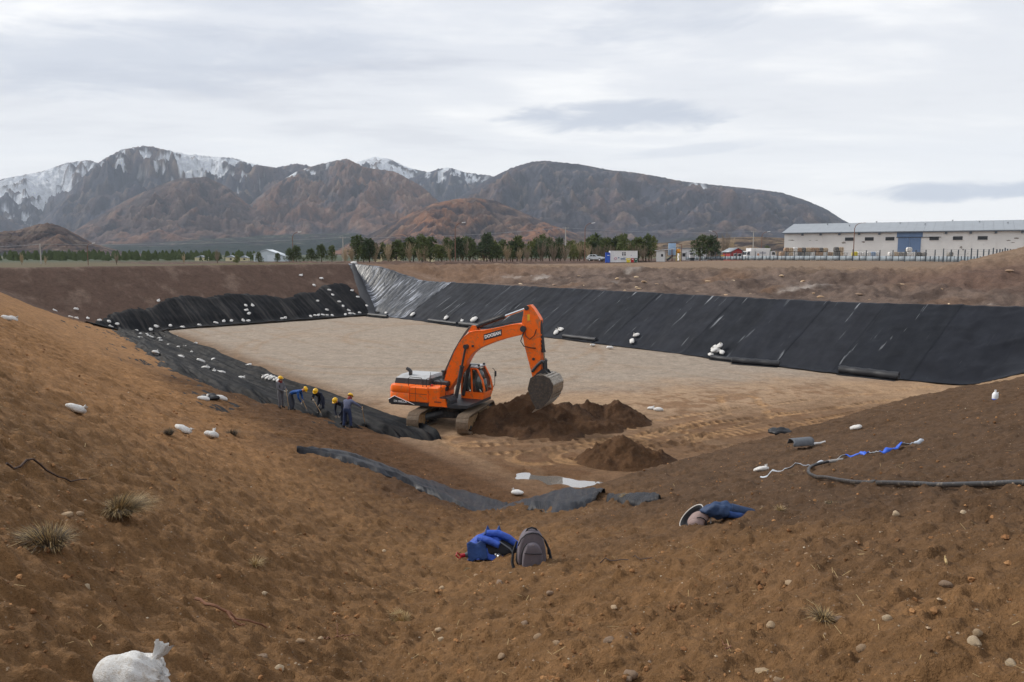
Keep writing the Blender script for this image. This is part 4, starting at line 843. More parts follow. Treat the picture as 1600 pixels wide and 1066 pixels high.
    rl = MB(); rl.box((0.74, (y0 + y1) / 2, 3.075), (0.5, 0.5, 0.03)); rl.build('roof_hatch', DGREY, cabo, 30)
    for y in (y0 + 0.2, y1 - 0.2):
        lm = MB(); lm.box((1.22, y, 3.10), (0.10, 0.14, 0.10), bev=0.02); lm.build('work_lamp', DGREY, cabo, 30)
    g = MB(); 
    def pane(name, quad):
        q = MB(); q.add(quad, [(0, 1, 2, 3)]); o = q.build(name, GLASS, cabo, 30); o.modifiers.new('t', 'SOLIDIFY').thickness = 0.012; return o
    pane('windscreen', [(1.59, y0 + 0.08, 1.72), (1.59, y1 - 0.08, 1.72), (1.47, y1 - 0.08, 2.38), (1.47, y0 + 0.08, 2.38)]); pane('windscreen', [(1.47, y0 + 0.08, 2.38), (1.47, y1 - 0.08, 2.38), (1.19, y1 - 0.08, 2.90), (1.19, y0 + 0.08, 2.90)])
    for y in (y0 + 0.01, y1 - 0.01):
        pane('side_window', [(0.38, y, 1.72), (0.86, y, 1.72), (0.82, y, 2.88), (0.38, y, 2.88)]); pane('side_window', [(0.96, y, 1.72), (1.54, y, 1.74), (1.44, y, 2.36), (1.14, y, 2.88)])
    pane('rear_window', [(0.31, y0 + 0.08, 1.85), (0.31, y1 - 0.08, 1.85), (0.31, y1 - 0.08, 2.85), (0.31, y0 + 0.08, 2.85)])
    se = MB(); se.box((0.72, 0.95, 1.85), (0.45, 0.5, 0.14), bev=0.05); se.box((0.52, 0.95, 2.2), (0.12, 0.48, 0.62), bev=0.05); se.box((1.25, 0.7, 1.95), (0.1, 0.3, 0.4), bev=0.03); se.build('operator_seat', SEATM, cabo, 30)
    mr = MB(); mr.tube([(1.58, y1, 1.7), (1.72, y1 + 0.08, 2.0), (1.72, y1 + 0.08, 2.75), (1.6, y1 + 0.05, 2.85)], 0.018, 6); mr.box((1.74, y1 + 0.12, 2.55), (0.06, 0.18, 0.30), bev=0.02); mr.build('mirror', BLKM, cabo, 40)
    mr = MB(); mr.tube([(0.25, -1.35, 1.62), (0.36, -1.40, 2.05)], 0.016, 6); mr.box((0.37, -1.42, 2.12), (0.05, 0.16, 0.24), bev=0.02); mr.build('mirror', BLKM, root, 40)
    # --- boom
    up = [(-0.28, 1.72), (-0.42, 2.10), (-0.18, 2.94), (0.20, 3.78), (0.50, 4.30), (0.80, 4.68), (1.15, 4.95), (1.45, 5.02), (1.95, 5.06), (2.70, 5.22), (3.35, 5.38), (3.80, 5.46), (4.05, 5.44), (4.18, 5.28)]
    lo = [(-0.10, 1.80), (0.17, 2.20), (0.48, 2.60), (0.80, 3.05), (1.02, 3.46), (1.22, 3.78), (1.55, 4.05), (1.95, 4.24), (2.45, 4.44), (3.03, 4.64), (3.50, 4.77), (3.85, 4.86), (4.06, 4.95), (4.18, 5.10)]
    bm_ = MB(); bw = 0.27; bm_.prism(up + lo[::-1], -bw, bw); boom = bm_.build('boom', ORANGE, root, 30); bv = boom.modifiers.new('edge', 'BEVEL'); bv.width = 0.025; bv.segments = 2; bv.limit_method = 'ANGLE'
    wl = MB()
    for y in (-bw, bw): wl.tube([(p[0] * 0.985 + 0.02, y, p[1] - 0.035) for p in up[1:-1]], 0.022, 5)
    wl.build('flange', ORANGE, boom, 40)
    dc = MB(); u = Vector((0.957, 0, 0.29)); nrm = Vector((-0.29, 0, 0.957)); c0 = Vector((2.42, -bw - 0.006, 4.83))
    q = [c0 - u * 0.56 - nrm * 0.15, c0 + u * 0.48 - nrm * 0.15, c0 + u * 0.58 + nrm * 0.15, c0 - u * 0.46 + nrm * 0.15]; dc.add([tuple(v) for v in q] + [(v.x, v.y - 0.004, v.z) for v in q], [(0, 1, 2, 3), (4, 5, 6, 7), (0, 1, 5, 4), (1, 2, 6, 5), (2, 3, 7, 6), (3, 0, 4, 7)]); dc.build('name_plate', DGREY, boom, 30)
    text_mesh('DOOSAN', 0.215, WHITEP, boom, Matrix.Translation((c0.x, -bw - 0.014, c0.z)) @ Matrix.Rotation(-math.atan2(0.29, 0.957), 4, 'Y') @ face, bold=0.012, shear=0.12)
    pins = MB()
    for x, z, r in ((0.98, 4.18, 0.12), (4.08, 5.20, 0.15), (1.33, 4.22, 0.06), (-0.2, 1.95, 0.14)): 
        p_ = MB(); p_.cyl((x, -bw - 0.06, z), (x, bw + 0.06, z), r, 16); p_.build('pin', DGREY, boom, 40)
    ho = MB()
    for dy in (-0.12, 0.0, 0.12): ho.tube([(-0.25, dy, 2.15), (-0.50, dy, 2.6), (-0.25, dy, 3.1), (0.15, dy, 3.9), (0.5, dy, 4.45), (0.78, dy, 4.85), (1.05, dy, 5.18), (1.28, dy, 5.22)], 0.022, 6); ho.build('hose', BLKM, boom, 60); ho = MB()
    ho.tube([(1.3, 0.1, 5.1), (2.2, 0.12, 5.2), (3.3, 0.12, 5.46), (3.9, 0.12, 5.56), (4.15, -0.05, 5.35), (4.1, -0.28, 5.0), (3.98, -0.34, 4.6), (4.15, -0.34, 4.35), (4.5, -0.30, 4.28), (4.75, -0.24, 4.27)], 0.025, 6); ho.build('hose', BLKM, boom, 60)
    ho = MB(); ho.tube([(4.15, -0.30, 5.2), (4.25, -0.33, 4.85), (4.45, -0.30, 4.70), (4.68, -0.28, 4.9), (4.75, -0.2, 5.2)], 0.02, 6); ho.build('hose', BLKM, boom, 60)
    for sy in (-1, 1):
        y = sy * 0.42; cy = MB(); a, b = Vector((0.40, y, 1.50)), Vector((0.98, y, 4.18)); m_ = a.lerp(b, 0.60)
        cy.cyl(a, m_, 0.105, 14); cy.cyl(m_, m_ + (b - a).normalized() * 0.08, 0.12, 14); co = cy.build('boom_cylinder', DGREY, root, 40)
        rd = MB(); rd.cyl(m_, b, 0.055, 12); rd.build('rod', DGREY, co, 40); ey = MB(); ey.cyl((b.x, y - 0.07, b.z), (b.x, y + 0.07, b.z), 0.12, 14); ey.build('eye', DGREY, co, 40)
    cy = MB(); a, b = Vector((1.29, 0, 5.16)), Vector((4.20, 0, 6.22)); m_ = a.lerp(b, 0.58); cy.cyl(a, m_, 0.115, 14); cy.cyl(m_ - (b - a).normalized() * 0.1, m_, 0.135, 14); co = cy.build('arm_cylinder', DGREY, root, 40)
    rd = MB(); rd.cyl(m_, b, 0.06, 12); rd.build('rod', CHROME, co, 40); pp = MB(); pp.tube([(1.5, -0.1, 5.36), (2.4, -0.12, 5.68), (2.95, -0.1, 5.88)], 0.02, 6); pp.build('pipe', DGREY, co, 40)
    for y in (-0.16, 0.16):
        br = MB(); br.prism([(1.0, 4.9), (1.55, 5.0), (1.42, 5.26), (1.22, 5.26)], y - 0.03, y + 0.03); br.build('cylinder_bracket', ORANGE, boom, 30)
    # --- arm
    arm_p = [(4.10, 6.22), (4.24, 6.36), (4.42, 6.40), (4.62, 6.18), (4.84, 5.86), (4.96, 5.66), (4.93, 5.40), (4.97, 4.2), (5.00, 3.10), (4.92, 2.86), (4.72, 2.74), (4.54, 2.82), (4.46, 3.14), (4.12, 4.34), (3.98, 5.05), (3.97, 5.46)]
    am = MB(); am.prism(arm_p, -0.20, 0.20); arm = am.build('arm', ORANGE, root, 30); bv = arm.modifiers.new('edge', 'BEVEL'); bv.width = 0.02; bv.segments = 2; bv.limit_method = 'ANGLE'
    sk = MB(); sk.prism([(4.28, 5.62), (4.40, 5.62), (4.40, 5.92), (4.28, 5.92)], -0.207, -0.203); sk.build('warning_sticker', YELP, arm, 30)
    for q in range(5):
        cl = MB(); cl.box((4.95, -0.10, 4.05 + q * 0.22), (0.09, 0.16, 0.07)); cl.build('hose_clamp', ORANGE, arm, 30)
    for x, z, r in ((4.24, 6.24, 0.12), (4.58, 3.12, 0.07), (4.62, 3.72, 0.07), (4.74, 2.84, 0.10)): p_ = MB(); p_.cyl((x, -0.26, z), (x, 0.26, z), r, 14); p_.build('pin', DGREY, arm, 40)
    cy = MB(); a, b = Vector((4.88, 0, 5.62)), Vector((5.10, 0, 3.66)); m_ = a.lerp(b, 0.80); cy.cyl(a, m_, 0.10, 14); cy.cyl(m_ - (b - a).normalized() * 0.1, m_, 0.12, 14); co = cy.build('bucket_cylinder', DGREY, root, 40); rd = MB(); rd.cyl(m_, b, 0.055, 12); rd.build('rod', CHROME, co, 40)
    for y in (-0.26, 0.26):
        lk = MB(); lk.tube([(4.58, y, 3.12), (4.85, y, 3.45), (5.12, y, 3.66)], [0.08, 0.075, 0.09], 10); lk.build('link', DGREY, root, 40)
    for y in (-0.12, 0.12):
        lk = MB(); lk.tube([(5.12, y, 3.66), (5.16, y, 3.05)], [0.08, 0.075], 10); lk.build('link', DGREY, root, 40)
    # --- bucket: curled, back plates turned away from the house
    W2 = 0.74; prof = [(4.66, 2.86), (4.95, 3.00), (5.35, 3.02), (5.68, 2.88), (5.84, 2.58), (5.82, 2.22), (5.66, 1.86), (5.42, 1.56), (5.16, 1.36), (4.98, 1.32)]
    bk = MB(); vs = []; fs = []; nP = len(prof); cx_, cz_ = 5.2, 2.35
    inn = [(p[0] + (cx_ - p[0]) * 0.07, p[1] + (cz_ - p[1]) * 0.07) for p in prof]
    for y in (-W2, W2): vs += [(p[0], y, p[1]) for p in prof] + [(p[0], y, p[1]) for p in inn]
    m2 = 2 * nP
    for i in range(nP - 1): fs += [(i, i + 1, m2 + i + 1, m2 + i), (nP + i, m2 + nP + i, m2 + nP + i + 1, nP + i + 1)]
    fs += [(0, m2, m2 + nP, nP), (nP - 1, 2 * nP - 1, m2 + 2 * nP - 1, m2 + nP - 1)]; bk.add(vs, fs, 0); bko = bk.build('bucket', STEELW, root, 30)
    for y in (-W2, W2):
        sp = MB(); lip = prof + [(4.72, 1.75), (4.52, 2.3)]; sp.prism(lip, y - 0.025 if y < 0 else y - 0.004, y + 0.004 if y < 0 else y + 0.025); sp.build('bucket_side', BKTD, bko, 30)
    for i in range(2, nP):
        p = prof[i]; q = prof[i - 1]; 
        for f in (0.25, 0.75):
            x, z = q[0] + (p[0] - q[0]) * f, q[1] + (p[1] - q[1]) * f; d_ = Vector((x - cx_, 0, z - cz_)).normalized(); wr_ = MB(); t_ = Vector((p[0] - q[0], 0, p[1] - q[1])).normalized()
            rot = Matrix((t_, Vector((0, 1, 0)), d_)).transposed(); wr_.box((x + d_.x * 0.015, 0, z + d_.z * 0.015), (0.085, 2 * W2 + 0.03, 0.03), rot); wr_.build('wear_strip', STEELW, bko, 30)
    for k in range(5):
        y = -W2 + 0.12 + k * (2 * W2 - 0.24) / 4; th_ = MB(); th_.prism([(5.05, 1.40), (5.0, 1.26), (4.70, 1.10), (4.86, 1.30)], y - 0.06, y + 0.06); th_.build('tooth', STEELW, bko, 30)
    for y in (-0.22, 0.22):
        e_ = MB(); e_.prism([(4.62, 2.80), (4.78, 3.02), (5.05, 3.24), (5.26, 3.20), (5.42, 2.98), (4.9, 2.85)], y - 0.03, y + 0.03); e_.build('bucket_ear', DGREY, bko, 30)
    return root
excavator()

# ---------------------------------------------------------------- workers
SKIN = mat('skin', lin((176, 126, 100)), 0.6, 0.08); HATY = mat('yellow_helmet', (0.80, 0.46, 0.005), 0.35, 0.05); GLOVE = mat('pale_glove', (0.55, 0.50, 0.42), 0.8); BOOT = mat('boot_leather', (0.025, 0.02, 0.017), 0.7)
def cloth(name, c): return mat(name, lin(c), 0.9, 0.18, 7, 0.02, 25)
def worker(loc, rz, J, top, legs, label, hood=None, glove=True):
    """J: joints in the worker's own frame (x ahead, y left); one skinned body"""
    root = empty('person', loc, rz, label, 'person', 'workers in yellow helmets by the trench')
    me = bpy.data.meshes.new('body'); names = [k_ for k_ in J if k_ != 'face']; idx = {n: i for i, n in enumerate(names)}
    E = [('pelvis', 'waist'), ('waist', 'chest'), ('chest', 'neck'), ('neck', 'chin'), ('chin', 'crown')]
    for s in 'LR': E += [('chest', 'sh' + s), ('sh' + s, 'el' + s), ('el' + s, 'wr' + s), ('wr' + s, 'pa' + s), ('pelvis', 'hi' + s), ('hi' + s, 'kn' + s), ('kn' + s, 'an' + s), ('an' + s, 'to' + s)]
    me.from_pydata([J[n] for n in names], [(idx[a], idx[b]) for a, b in E], []); o = bpy.data.objects.new('tmp', me); COL.objects.link(o)
    sk = o.modifiers.new('skin', 'SKIN'); sk.use_smooth_shade = True; o.modifiers.new('sub', 'SUBSURF').levels = 2; o.modifiers['sub'].render_levels = 2
    rad = {'pelvis': (.17, .14), 'waist': (.165, .13), 'chest': (.19, .14), 'neck': (.065, .065), 'chin': (.085, .095), 'crown': (.085, .10), 'sh': (.085, .085), 'el': (.062, .062), 'wr': (.045, .045), 'pa': (.045, .028), 'hi': (.115, .115), 'kn': (.082, .082), 'an': (.068, .068), 'to': (.05, .045)}
    for n in names:
        v = me.skin_vertices[0].data[idx[n]]; v.radius = rad[n if n in rad else n[:2]]; v.use_root = (n == 'pelvis')
    dg = bpy.context.evaluated_depsgraph_get(); bme = bpy.data.meshes.new_from_object(o.evaluated_get(dg)); bpy.data.objects.remove(o)
    # fingers, thumb, nose and ears grown onto the same mesh
    ex = MB(); ex.v = [tuple(v.co) for v in bme.vertices]; ex.f = [tuple(p.vertices) for p in bme.polygons]
    def region(c):
        best = min(names, key=lambda n: (Vector(J[n]) - c).length)
        if best in ('chin', 'crown'): return 2
        if best[:2] == 'pa': return 3
        if best[:2] == 'to' or (best[:2] == 'an' and c.z < J[best][2] + 0.05): return 4
        return 1 if best[:2] in ('hi', 'kn', 'an') or best == 'pelvis' else 0
    ex.m = [region(sum((Vector(ex.v[i]) for i in f), Vector()) / len(f)) for f in ex.f]
    for s in 'LR':
        w, p = Vector(J['wr' + s]), Vector(J['pa' + s]); d = (p - w).normalized(); lat = d.cross(Vector((0, 0, 1))); lat = lat.normalized() if lat.length > 0.05 else Vector((0, 1, 0)); dn = d.cross(lat)
        for k, ln in enumerate((0.075, 0.085, 0.08, 0.062)):
            b = p + lat * (0.03 - 0.02 * k); ex.tube([b, b + d * ln * 0.55 + dn * 0.012, b + d * ln * 0.75 + dn * 0.05, b + d * ln * 0.55 + dn * 0.075], [0.011, 0.010, 0.009, 0.008], 6, 3)
        ex.tube([w.lerp(p, 0.5) + lat * 0.035, w.lerp(p, 0.9) + lat * 0.065 + dn * 0.02, p + lat * 0.06 + dn * 0.05], [0.012, 0.011, 0.009], 6, 3)
    ch, cr = Vector(J['chin']), Vector(J['crown']); upv = (cr - ch).normalized(); hf = Vector(J['face']) if 'face' in J else Vector((1, 0, 0)); hf = (hf - upv * hf.dot(upv)).normalized(); hs = upv.cross(hf); mid = ch.lerp(cr, 0.45)
    ex.tube([mid + hf * 0.085, mid + hf * 0.125 - upv * 0.03, mid + hf * 0.09 - upv * 0.05], [0.012, 0.018, 0.012], 6, 2)
    for s in (-1, 1): ex.blob(tuple(mid + hs * s * 0.092), (0.02, 0.02, 0.032), 8, 6, 2); ex.blob(tuple(mid + hf * 0.092 + hs * s * 0.035 + upv * 0.012), (0.011, 0.011, 0.009), 6, 4, 4)
    ex.tube([ch + hf * 0.092 + hs * 0.03, ch + hf * 0.10, ch + hf * 0.092 - hs * 0.03], 0.006, 5, 4)
    ex.build('body', [top, legs, SKIN, GLOVE if glove else SKIN, BOOT], root, 80)
    ht = MB(); n = 20; vs = []; fs = []; R3 = Matrix((hf, hs, upv)).transposed(); c = cr + upv * 0.015 - hf * 0.005
    for i in range(7):
        a = i / 6 * math.pi / 2; rr = 0.135 * math.cos(a) * (1.0) + (0 if i else 0.0); zz = 0.125 * math.sin(a)
        for k in range(n): q = 2 * math.pi * k / n; vs.append(tuple(c + R3 @ Vector((rr * 1.08 * math.cos(q), rr * math.sin(q), zz + (0.008 if abs(math.sin(q)) < 0.3 else 0)))))
    for i in range(6):
        for k in range(n): fs.append((i * n + k, i * n + (k + 1) % n, (i + 1) * n + (k + 1) % n, (i + 1) * n + k))
    ht.add(vs, fs); b0 = len(vs); rim = [tuple(c + R3 @ Vector(((0.150 + (0.055 if math.cos(2 * math.pi * k / n) > 0.3 else 0.0)) * math.cos(2 * math.pi * k / n), 0.148 * math.sin(2 * math.pi * k / n), -0.012))) for k in range(n)]
    ht.add(rim + vs[:n], [(k, (k + 1) % n, n + (k + 1) % n, n + k) for k in range(n)]); h = ht.build('hard_hat', HATY, root, 60); h.modifiers.new('t', 'SOLIDIFY').thickness = 0.008
    if hood is not None:
        nk = MB(); a = Vector(J['neck']); nk.tube([a - upv * 0.04, a + upv * 0.05, ch - upv * 0.01], [0.12, 0.105, 0.115], 14); nk.build('neck_warmer', hood, root, 60)
    return root
def base_pose(): return dict(pelvis=(0, 0, .93), waist=(0, 0, 1.10), chest=(0, 0, 1.34), neck=(0.01, 0, 1.50), chin=(.03, 0, 1.59), crown=(.03, 0, 1.70), hiL=(0, .11, .88), hiR=(0, -.11, .88), knL=(.03, .12, .48), knR=(.03, -.12, .48), anL=(0, .13, .09), anR=(0, -.13, .09), toL=(.16, .15, .045), toR=(.16, -.15, .045),
                         shL=(0, .20, 1.42), shR=(0, -.20, 1.42), elL=(.06, .27, 1.14), elR=(.06, -.27, 1.14), wrL=(.28, .12, 1.06), wrR=(.28, -.10, 1.02), paL=(.36, .08, 1.06), paR=(.36, -.05, 1.02))
def bent(fwd, drop, lean=0.0):
    J = base_pose(); 
    J.update(pelvis=(-.10, 0, .90), waist=(.03, 0, 1.02), chest=(fwd * .62, 0, 1.02 + (1 - drop) * .28), neck=(fwd * .92, 0, 1.04 + (1 - drop) * .40), chin=(fwd * 1.10, 0, 1.06 + (1 - drop) * .42), crown=(fwd * 1.28, 0, 1.10 + (1 - drop) * .50), face=(0.6, 0, -1),
             hiL=(-.08, .12, .86), hiR=(-.08, -.12, .86), knL=(.05, .16, .46), knR=(-.02, -.16, .46), shL=(fwd * .72, .20, 1.02 + (1 - drop) * .30), shR=(fwd * .72, -.20, 1.02 + (1 - drop) * .30),
             elL=(fwd * .80, .25, .80), elR=(fwd * .78, -.25, .78), wrL=(fwd * .95, .12, .60), wrR=(fwd * .90, -.12, .56), paL=(fwd * .98, .09, .52), paR=(fwd * .93, -.09, .48)); return J
GREYC = cloth('grey_coverall', (98, 98, 104)); BLUEC = cloth('bright_blue_jacket', (24, 74, 140)); NAVY = cloth('navy_coverall', (28, 36, 54)); DGC = cloth('dark_grey_trousers', (62, 68, 80)); SLATE = cloth('slate_blue_jacket', (88, 94, 120)); DBLUE = cloth('dark_blue_trousers', (38, 52, 86)); MAROON = cloth('maroon_scarf', (110, 26, 24))
def ground_pt(x, y): return (x, y, max(H(x, y), float(base_height(x, y)) - 0.3) + 0.05)
wA = worker(ground_pt(-12.9, 42.2), math.radians(-25), base_pose(), GREYC, GREYC, 'worker in grey coverall standing upright with a shovel, leftmost', MAROON)
wB = worker(ground_pt(-12.15, 41.7), math.radians(-5), bent(0.62, 0.75), BLUEC, DGC, 'worker in bright blue jacket bending over to the right')
J = bent(0.50, 0.35); J.update(elR=(.42, -.33, .86), wrR=(.52, -.22, .92), paR=(.58, -.16, .92), wrL=(.50, .20, .66), paL=(.55, .15, .62)); wC = worker(ground_pt(-10.6, 41.9), math.radians(-100), J, NAVY, NAVY, 'worker in navy coverall bending towards the camera with a shovel')
wD = worker(ground_pt(-8.75, 39.3), math.radians(-120), bent(0.5, 0.45), NAVY, NAVY, 'worker in navy half hidden behind the slate blue jacket')
J = base_pose(); J.update(pelvis=(-.05, 0, .92), waist=(.0, 0, 1.08), chest=(.10, -.02, 1.30), neck=(.22, -.03, 1.44), chin=(.30, -.02, 1.50), crown=(.36, -.02, 1.60), face=(.8, -.3, -.6), shL=(.12, .20, 1.36), shR=(.12, -.22, 1.38), elL=(.28, .26, 1.10), wrL=(.42, .16, .92), paL=(.48, .12, .88), elR=(.16, -.46, 1.22), wrR=(.34, -.60, 1.04), paR=(.40, -.64, .98), anL=(-.02, .20, .09), anR=(0, -.20, .09), toL=(.14, .24, .045), toR=(.15, -.24, .045), knL=(.03, .17, .48), knR=(.04, -.17, .48))
wE = worker(ground_pt(-8.3, 38.0), math.radians(75), J, SLATE, DBLUE, 'worker in slate blue jacket seen from behind, rightmost of the group', MAROON)
WOOD = mat('shovel_wood', lin((168, 140, 104)), 0.7, 0.15, 5); BLADE = mat('shovel_blade', (0.12, 0.115, 0.11), 0.5, 0.3, 6, metal=0.6)
def shovel(a, b, label):
    a, b = Vector(a), Vector(b); root = empty('shovel', tuple(b), 0, label, 'shovel'); d = (a - b); L_ = d.length; q = Vector((0, 0, 1)).rotation_difference(d.normalized()); root.rotation_mode = 'QUATERNION'; root.rotation_quaternion = q
    s = MB(); s.tube([(0, 0, 0.25), (0, 0, L_)], 0.019, 8); s.build('shaft', WOOD, root, 60); g = MB(); g.tube([(0, -0.07, L_ + .02), (0, 0.07, L_ + .02)], 0.017, 8); g.build('grip', WOOD, root, 60)
    bl = MB(); vs = []; 
    for i, (z, w) in enumerate(((0.30, .05), (0.26, .115), (0.12, .115), (0.04, .08), (0.0, .01))):
        for k in (-1, -.5, 0, .5, 1): vs.append((0.03 * (1 - k * k) - 0.02, k * w, z))
    bl.add(vs, [(i * 5 + k, i * 5 + k + 1, i * 5 + k + 6, i * 5 + k + 5) for i in range(4) for k in range(4)]); o = bl.build('blade', BLADE, root, 60); o.modifiers.new('t', 'SOLIDIFY').thickness = 0.006
def wpt(o, p): return Matrix.Translation(o.location) @ Matrix.Rotation(o.rotation_euler.z, 4, 'Z') @ Vector(p)
def on_ground(v): return (v.x, v.y, H(v.x, v.y) + 0.03)
shovel(wpt(wA, (.37, .04, 1.10)), on_ground(wpt(wA, (.62, -.05, 0))), 'shovel held upright by the standing grey worker')
shovel(wpt(wB, (.60, .05, .62)), on_ground(wpt(wB, (.95, -.05, 0))), 'shovel under the bending blue jacketed worker')
shovel(wpt(wC, (.55, -.22, 1.0)), on_ground(wpt(wC, (.72, .45, 0))), 'shovel slanting in front of the navy worker facing the camera')
shovel(wpt(wE, (.36, -.66, 1.02)), on_ground(wpt(wE, (.9, -.55, 0))), 'shovel held out to the right by the slate blue worker')

# ---------------------------------------------------------------- things lying on the near slope
def at(x, y, dz=0.0): return (x, y, H(x, y) + dz)
def slope_quat(x, y, rz=0.0):
    e = 0.3; n = Vector((H(x - e, y) - H(x + e, y), H(x, y - e) - H(x, y + e), 2 * e)).normalized(); return Vector((0, 0, 1)).rotation_difference(n) @ Matrix.Rotation(rz, 3, 'Z').to_quaternion()
PACKG = mat('grey_pack_cloth', lin((104, 98, 106)), 0.85, 0.12, 8, 0.01, 60, dirt=lin((150, 132, 116)), dirt_amt=0.05); PACKB = mat('black_pack_cloth', (0.010, 0.011, 0.016), 0.75, 0.2, 6)
BLUEJ = mat('royal_blue_jacket', (0.018, 0.075, 0.42), 0.65, 0.2, 6, 0.02, 14); BLUED = mat('deep_blue_jacket', (0.012, 0.05, 0.19), 0.7, 0.2, 6, 0.02, 14); NAVYJ = mat('navy_jacket', (0.010, 0.035, 0.10), 0.65, 0.2, 6, 0.02, 14)
PINKG = mat('pinkish_pack', lin((142, 122, 118)), 0.8, 0.1, 8, 0.01, 40); REDP = mat('red_plastic', (0.45, 0.012, 0.03), 0.4, 0.1); PIPING = mat('pale_piping', (0.6, 0.57, 0.53), 0.7); STEELC = mat('steel_cup', (0.6, 0.6, 0.6), 0.25, metal=0.9)
def backpack():
    x, y = 0.33, 12.45; root = empty('backpack', at(x, y, -0.02), math.radians(6), 'grey backpack with black sides standing beside the blue jacket', 'backpack')
    # outline (half width, height) lofted front to back
    out = [(0.235, 0.0), (0.25, 0.10), (0.24, 0.25), (0.22, 0.40), (0.18, 0.52), (0.12, 0.60), (0.05, 0.635)]
    def shell(front, back, sx, sz, bulge, name, m, n=9):
        mb = MB(); vs = []; ring = [(-w * sx, z * sz) for w, z in out] + [(w * sx, z * sz) for w, z in out[::-1]]; k = len(ring)
        for j in range(n):
            f = j / (n - 1); yy = front + (back - front) * f; s = 1 - bulge * (2 * f - 1) ** 4 if j else 0.90
            vs += [(p[0] * s, yy, 0.02 + p[1] * (s if p[1] > 0.05 else 1)) for p in ring]
        fs = [(j * k + i, j * k + (i + 1) % k, (j + 1) * k + (i + 1) % k, (j + 1) * k + i) for j in range(n - 1) for i in range(k)] + [tuple(range(k)), tuple((n - 1) * k + i for i in range(k))]
        mb.add(vs, fs); o = mb.build(name, m, root, 50); o.modifiers.new('s', 'SUBSURF').levels = 1; o.modifiers['s'].render_levels = 1; return o
    shell(-0.10, 0.18, 1.0, 1.0, 0.10, 'main_compartment', PACKG); shell(-0.02, 0.14, 1.07, 0.62, 0.05, 'side_panels', PACKB); shell(-0.22, -0.07, 0.72, 0.72, 0.12, 'front_pocket', PACKG)
    z_ = MB(); z_.tube([(-0.205, -0.20, 0.14), (-0.20, -0.215, 0.30), (-0.16, -0.20, 0.42), (-0.10, -0.17, 0.475)], 0.011, 6); z_.build('zip', PACKB, root, 60)
    z_ = MB(); z_.tube([(-0.15, -0.232, 0.335), (0.0, -0.236, 0.315), (0.15, -0.228, 0.31)], 0.006, 6); z_.build('pocket_seam', PACKB, root, 60)
    h = MB(); h.tube([(-0.10, 0.0, 0.60), (-0.07, 0.0, 0.665), (0.0, 0.0, 0.685), (0.07, 0.0, 0.665), (0.10, 0.0, 0.60)], 0.016, 8); h.build('handle', PACKB, root, 60)
    p = MB(); p.tube([(-0.24, -0.105, 0.42), (-0.19, -0.10, 0.53), (-0.10, -0.10, 0.61), (0.0, -0.10, 0.63), (0.10, -0.10, 0.61), (0.19, -0.10, 0.53), (0.255, -0.10, 0.40), (0.265, -0.10, 0.25)], 0.010, 6); p.build('piping', PACKB, root, 60)
    for sx in (1, -1): s = MB(); s.tube([(sx * 0.24, 0.10, 0.42), (sx * 0.31, 0.05, 0.25), (sx * 0.33, -0.02, 0.10), (sx * 0.31, -0.06, 0.02)], [0.018, 0.022, 0.026, 0.030], 6); s.build('strap', PACKB, root, 60)
backpack()
def lumpy(name, m, c, r, parent, seed, amp=0.18, f=4.0, seg=36, rings=20, rot=0.0):
    rr = random.Random(seed); ph = [rr.uniform(0, 6.28) for _ in range(8)]; mb = MB()
    def fn(d):
        q = 1 + amp * (math.sin(f * d.x + 2.1 * d.y * f * 0.5 + ph[0]) * 0.5 + math.sin(f * 1.7 * d.y + ph[1]) * 0.35 + math.sin(f * 2.3 * d.x - f * 1.4 * d.z + ph[2]) * 0.3 + (1 - abs(math.sin(f * 1.3 * (d.x + 0.6 * d.y) + ph[3]))) * 0.5)
        return q * (1 - 0.35 * max(0, -d.z))
    mb.blob((0, 0, 0), r, seg, rings, fn=fn); o = mb.build(name, m, parent, 70); o.location = c; o.rotation_euler = (0, 0, rot); return o
def cloth_patch(name, m, pts_fn, nu, nv, parent):
    mb = MB(); vs = [pts_fn(i / (nu - 1), j / (nv - 1)) for i in range(nu) for j in range(nv)]
    mb.add(vs, [(i * nv + j, i * nv + j + 1, (i + 1) * nv + j + 1, (i + 1) * nv + j) for i in range(nu - 1) for j in range(nv - 1)]); o = mb.build(name, m, parent, 70); o.modifiers.new('t', 'SOLIDIFY').thickness = 0.012; return o
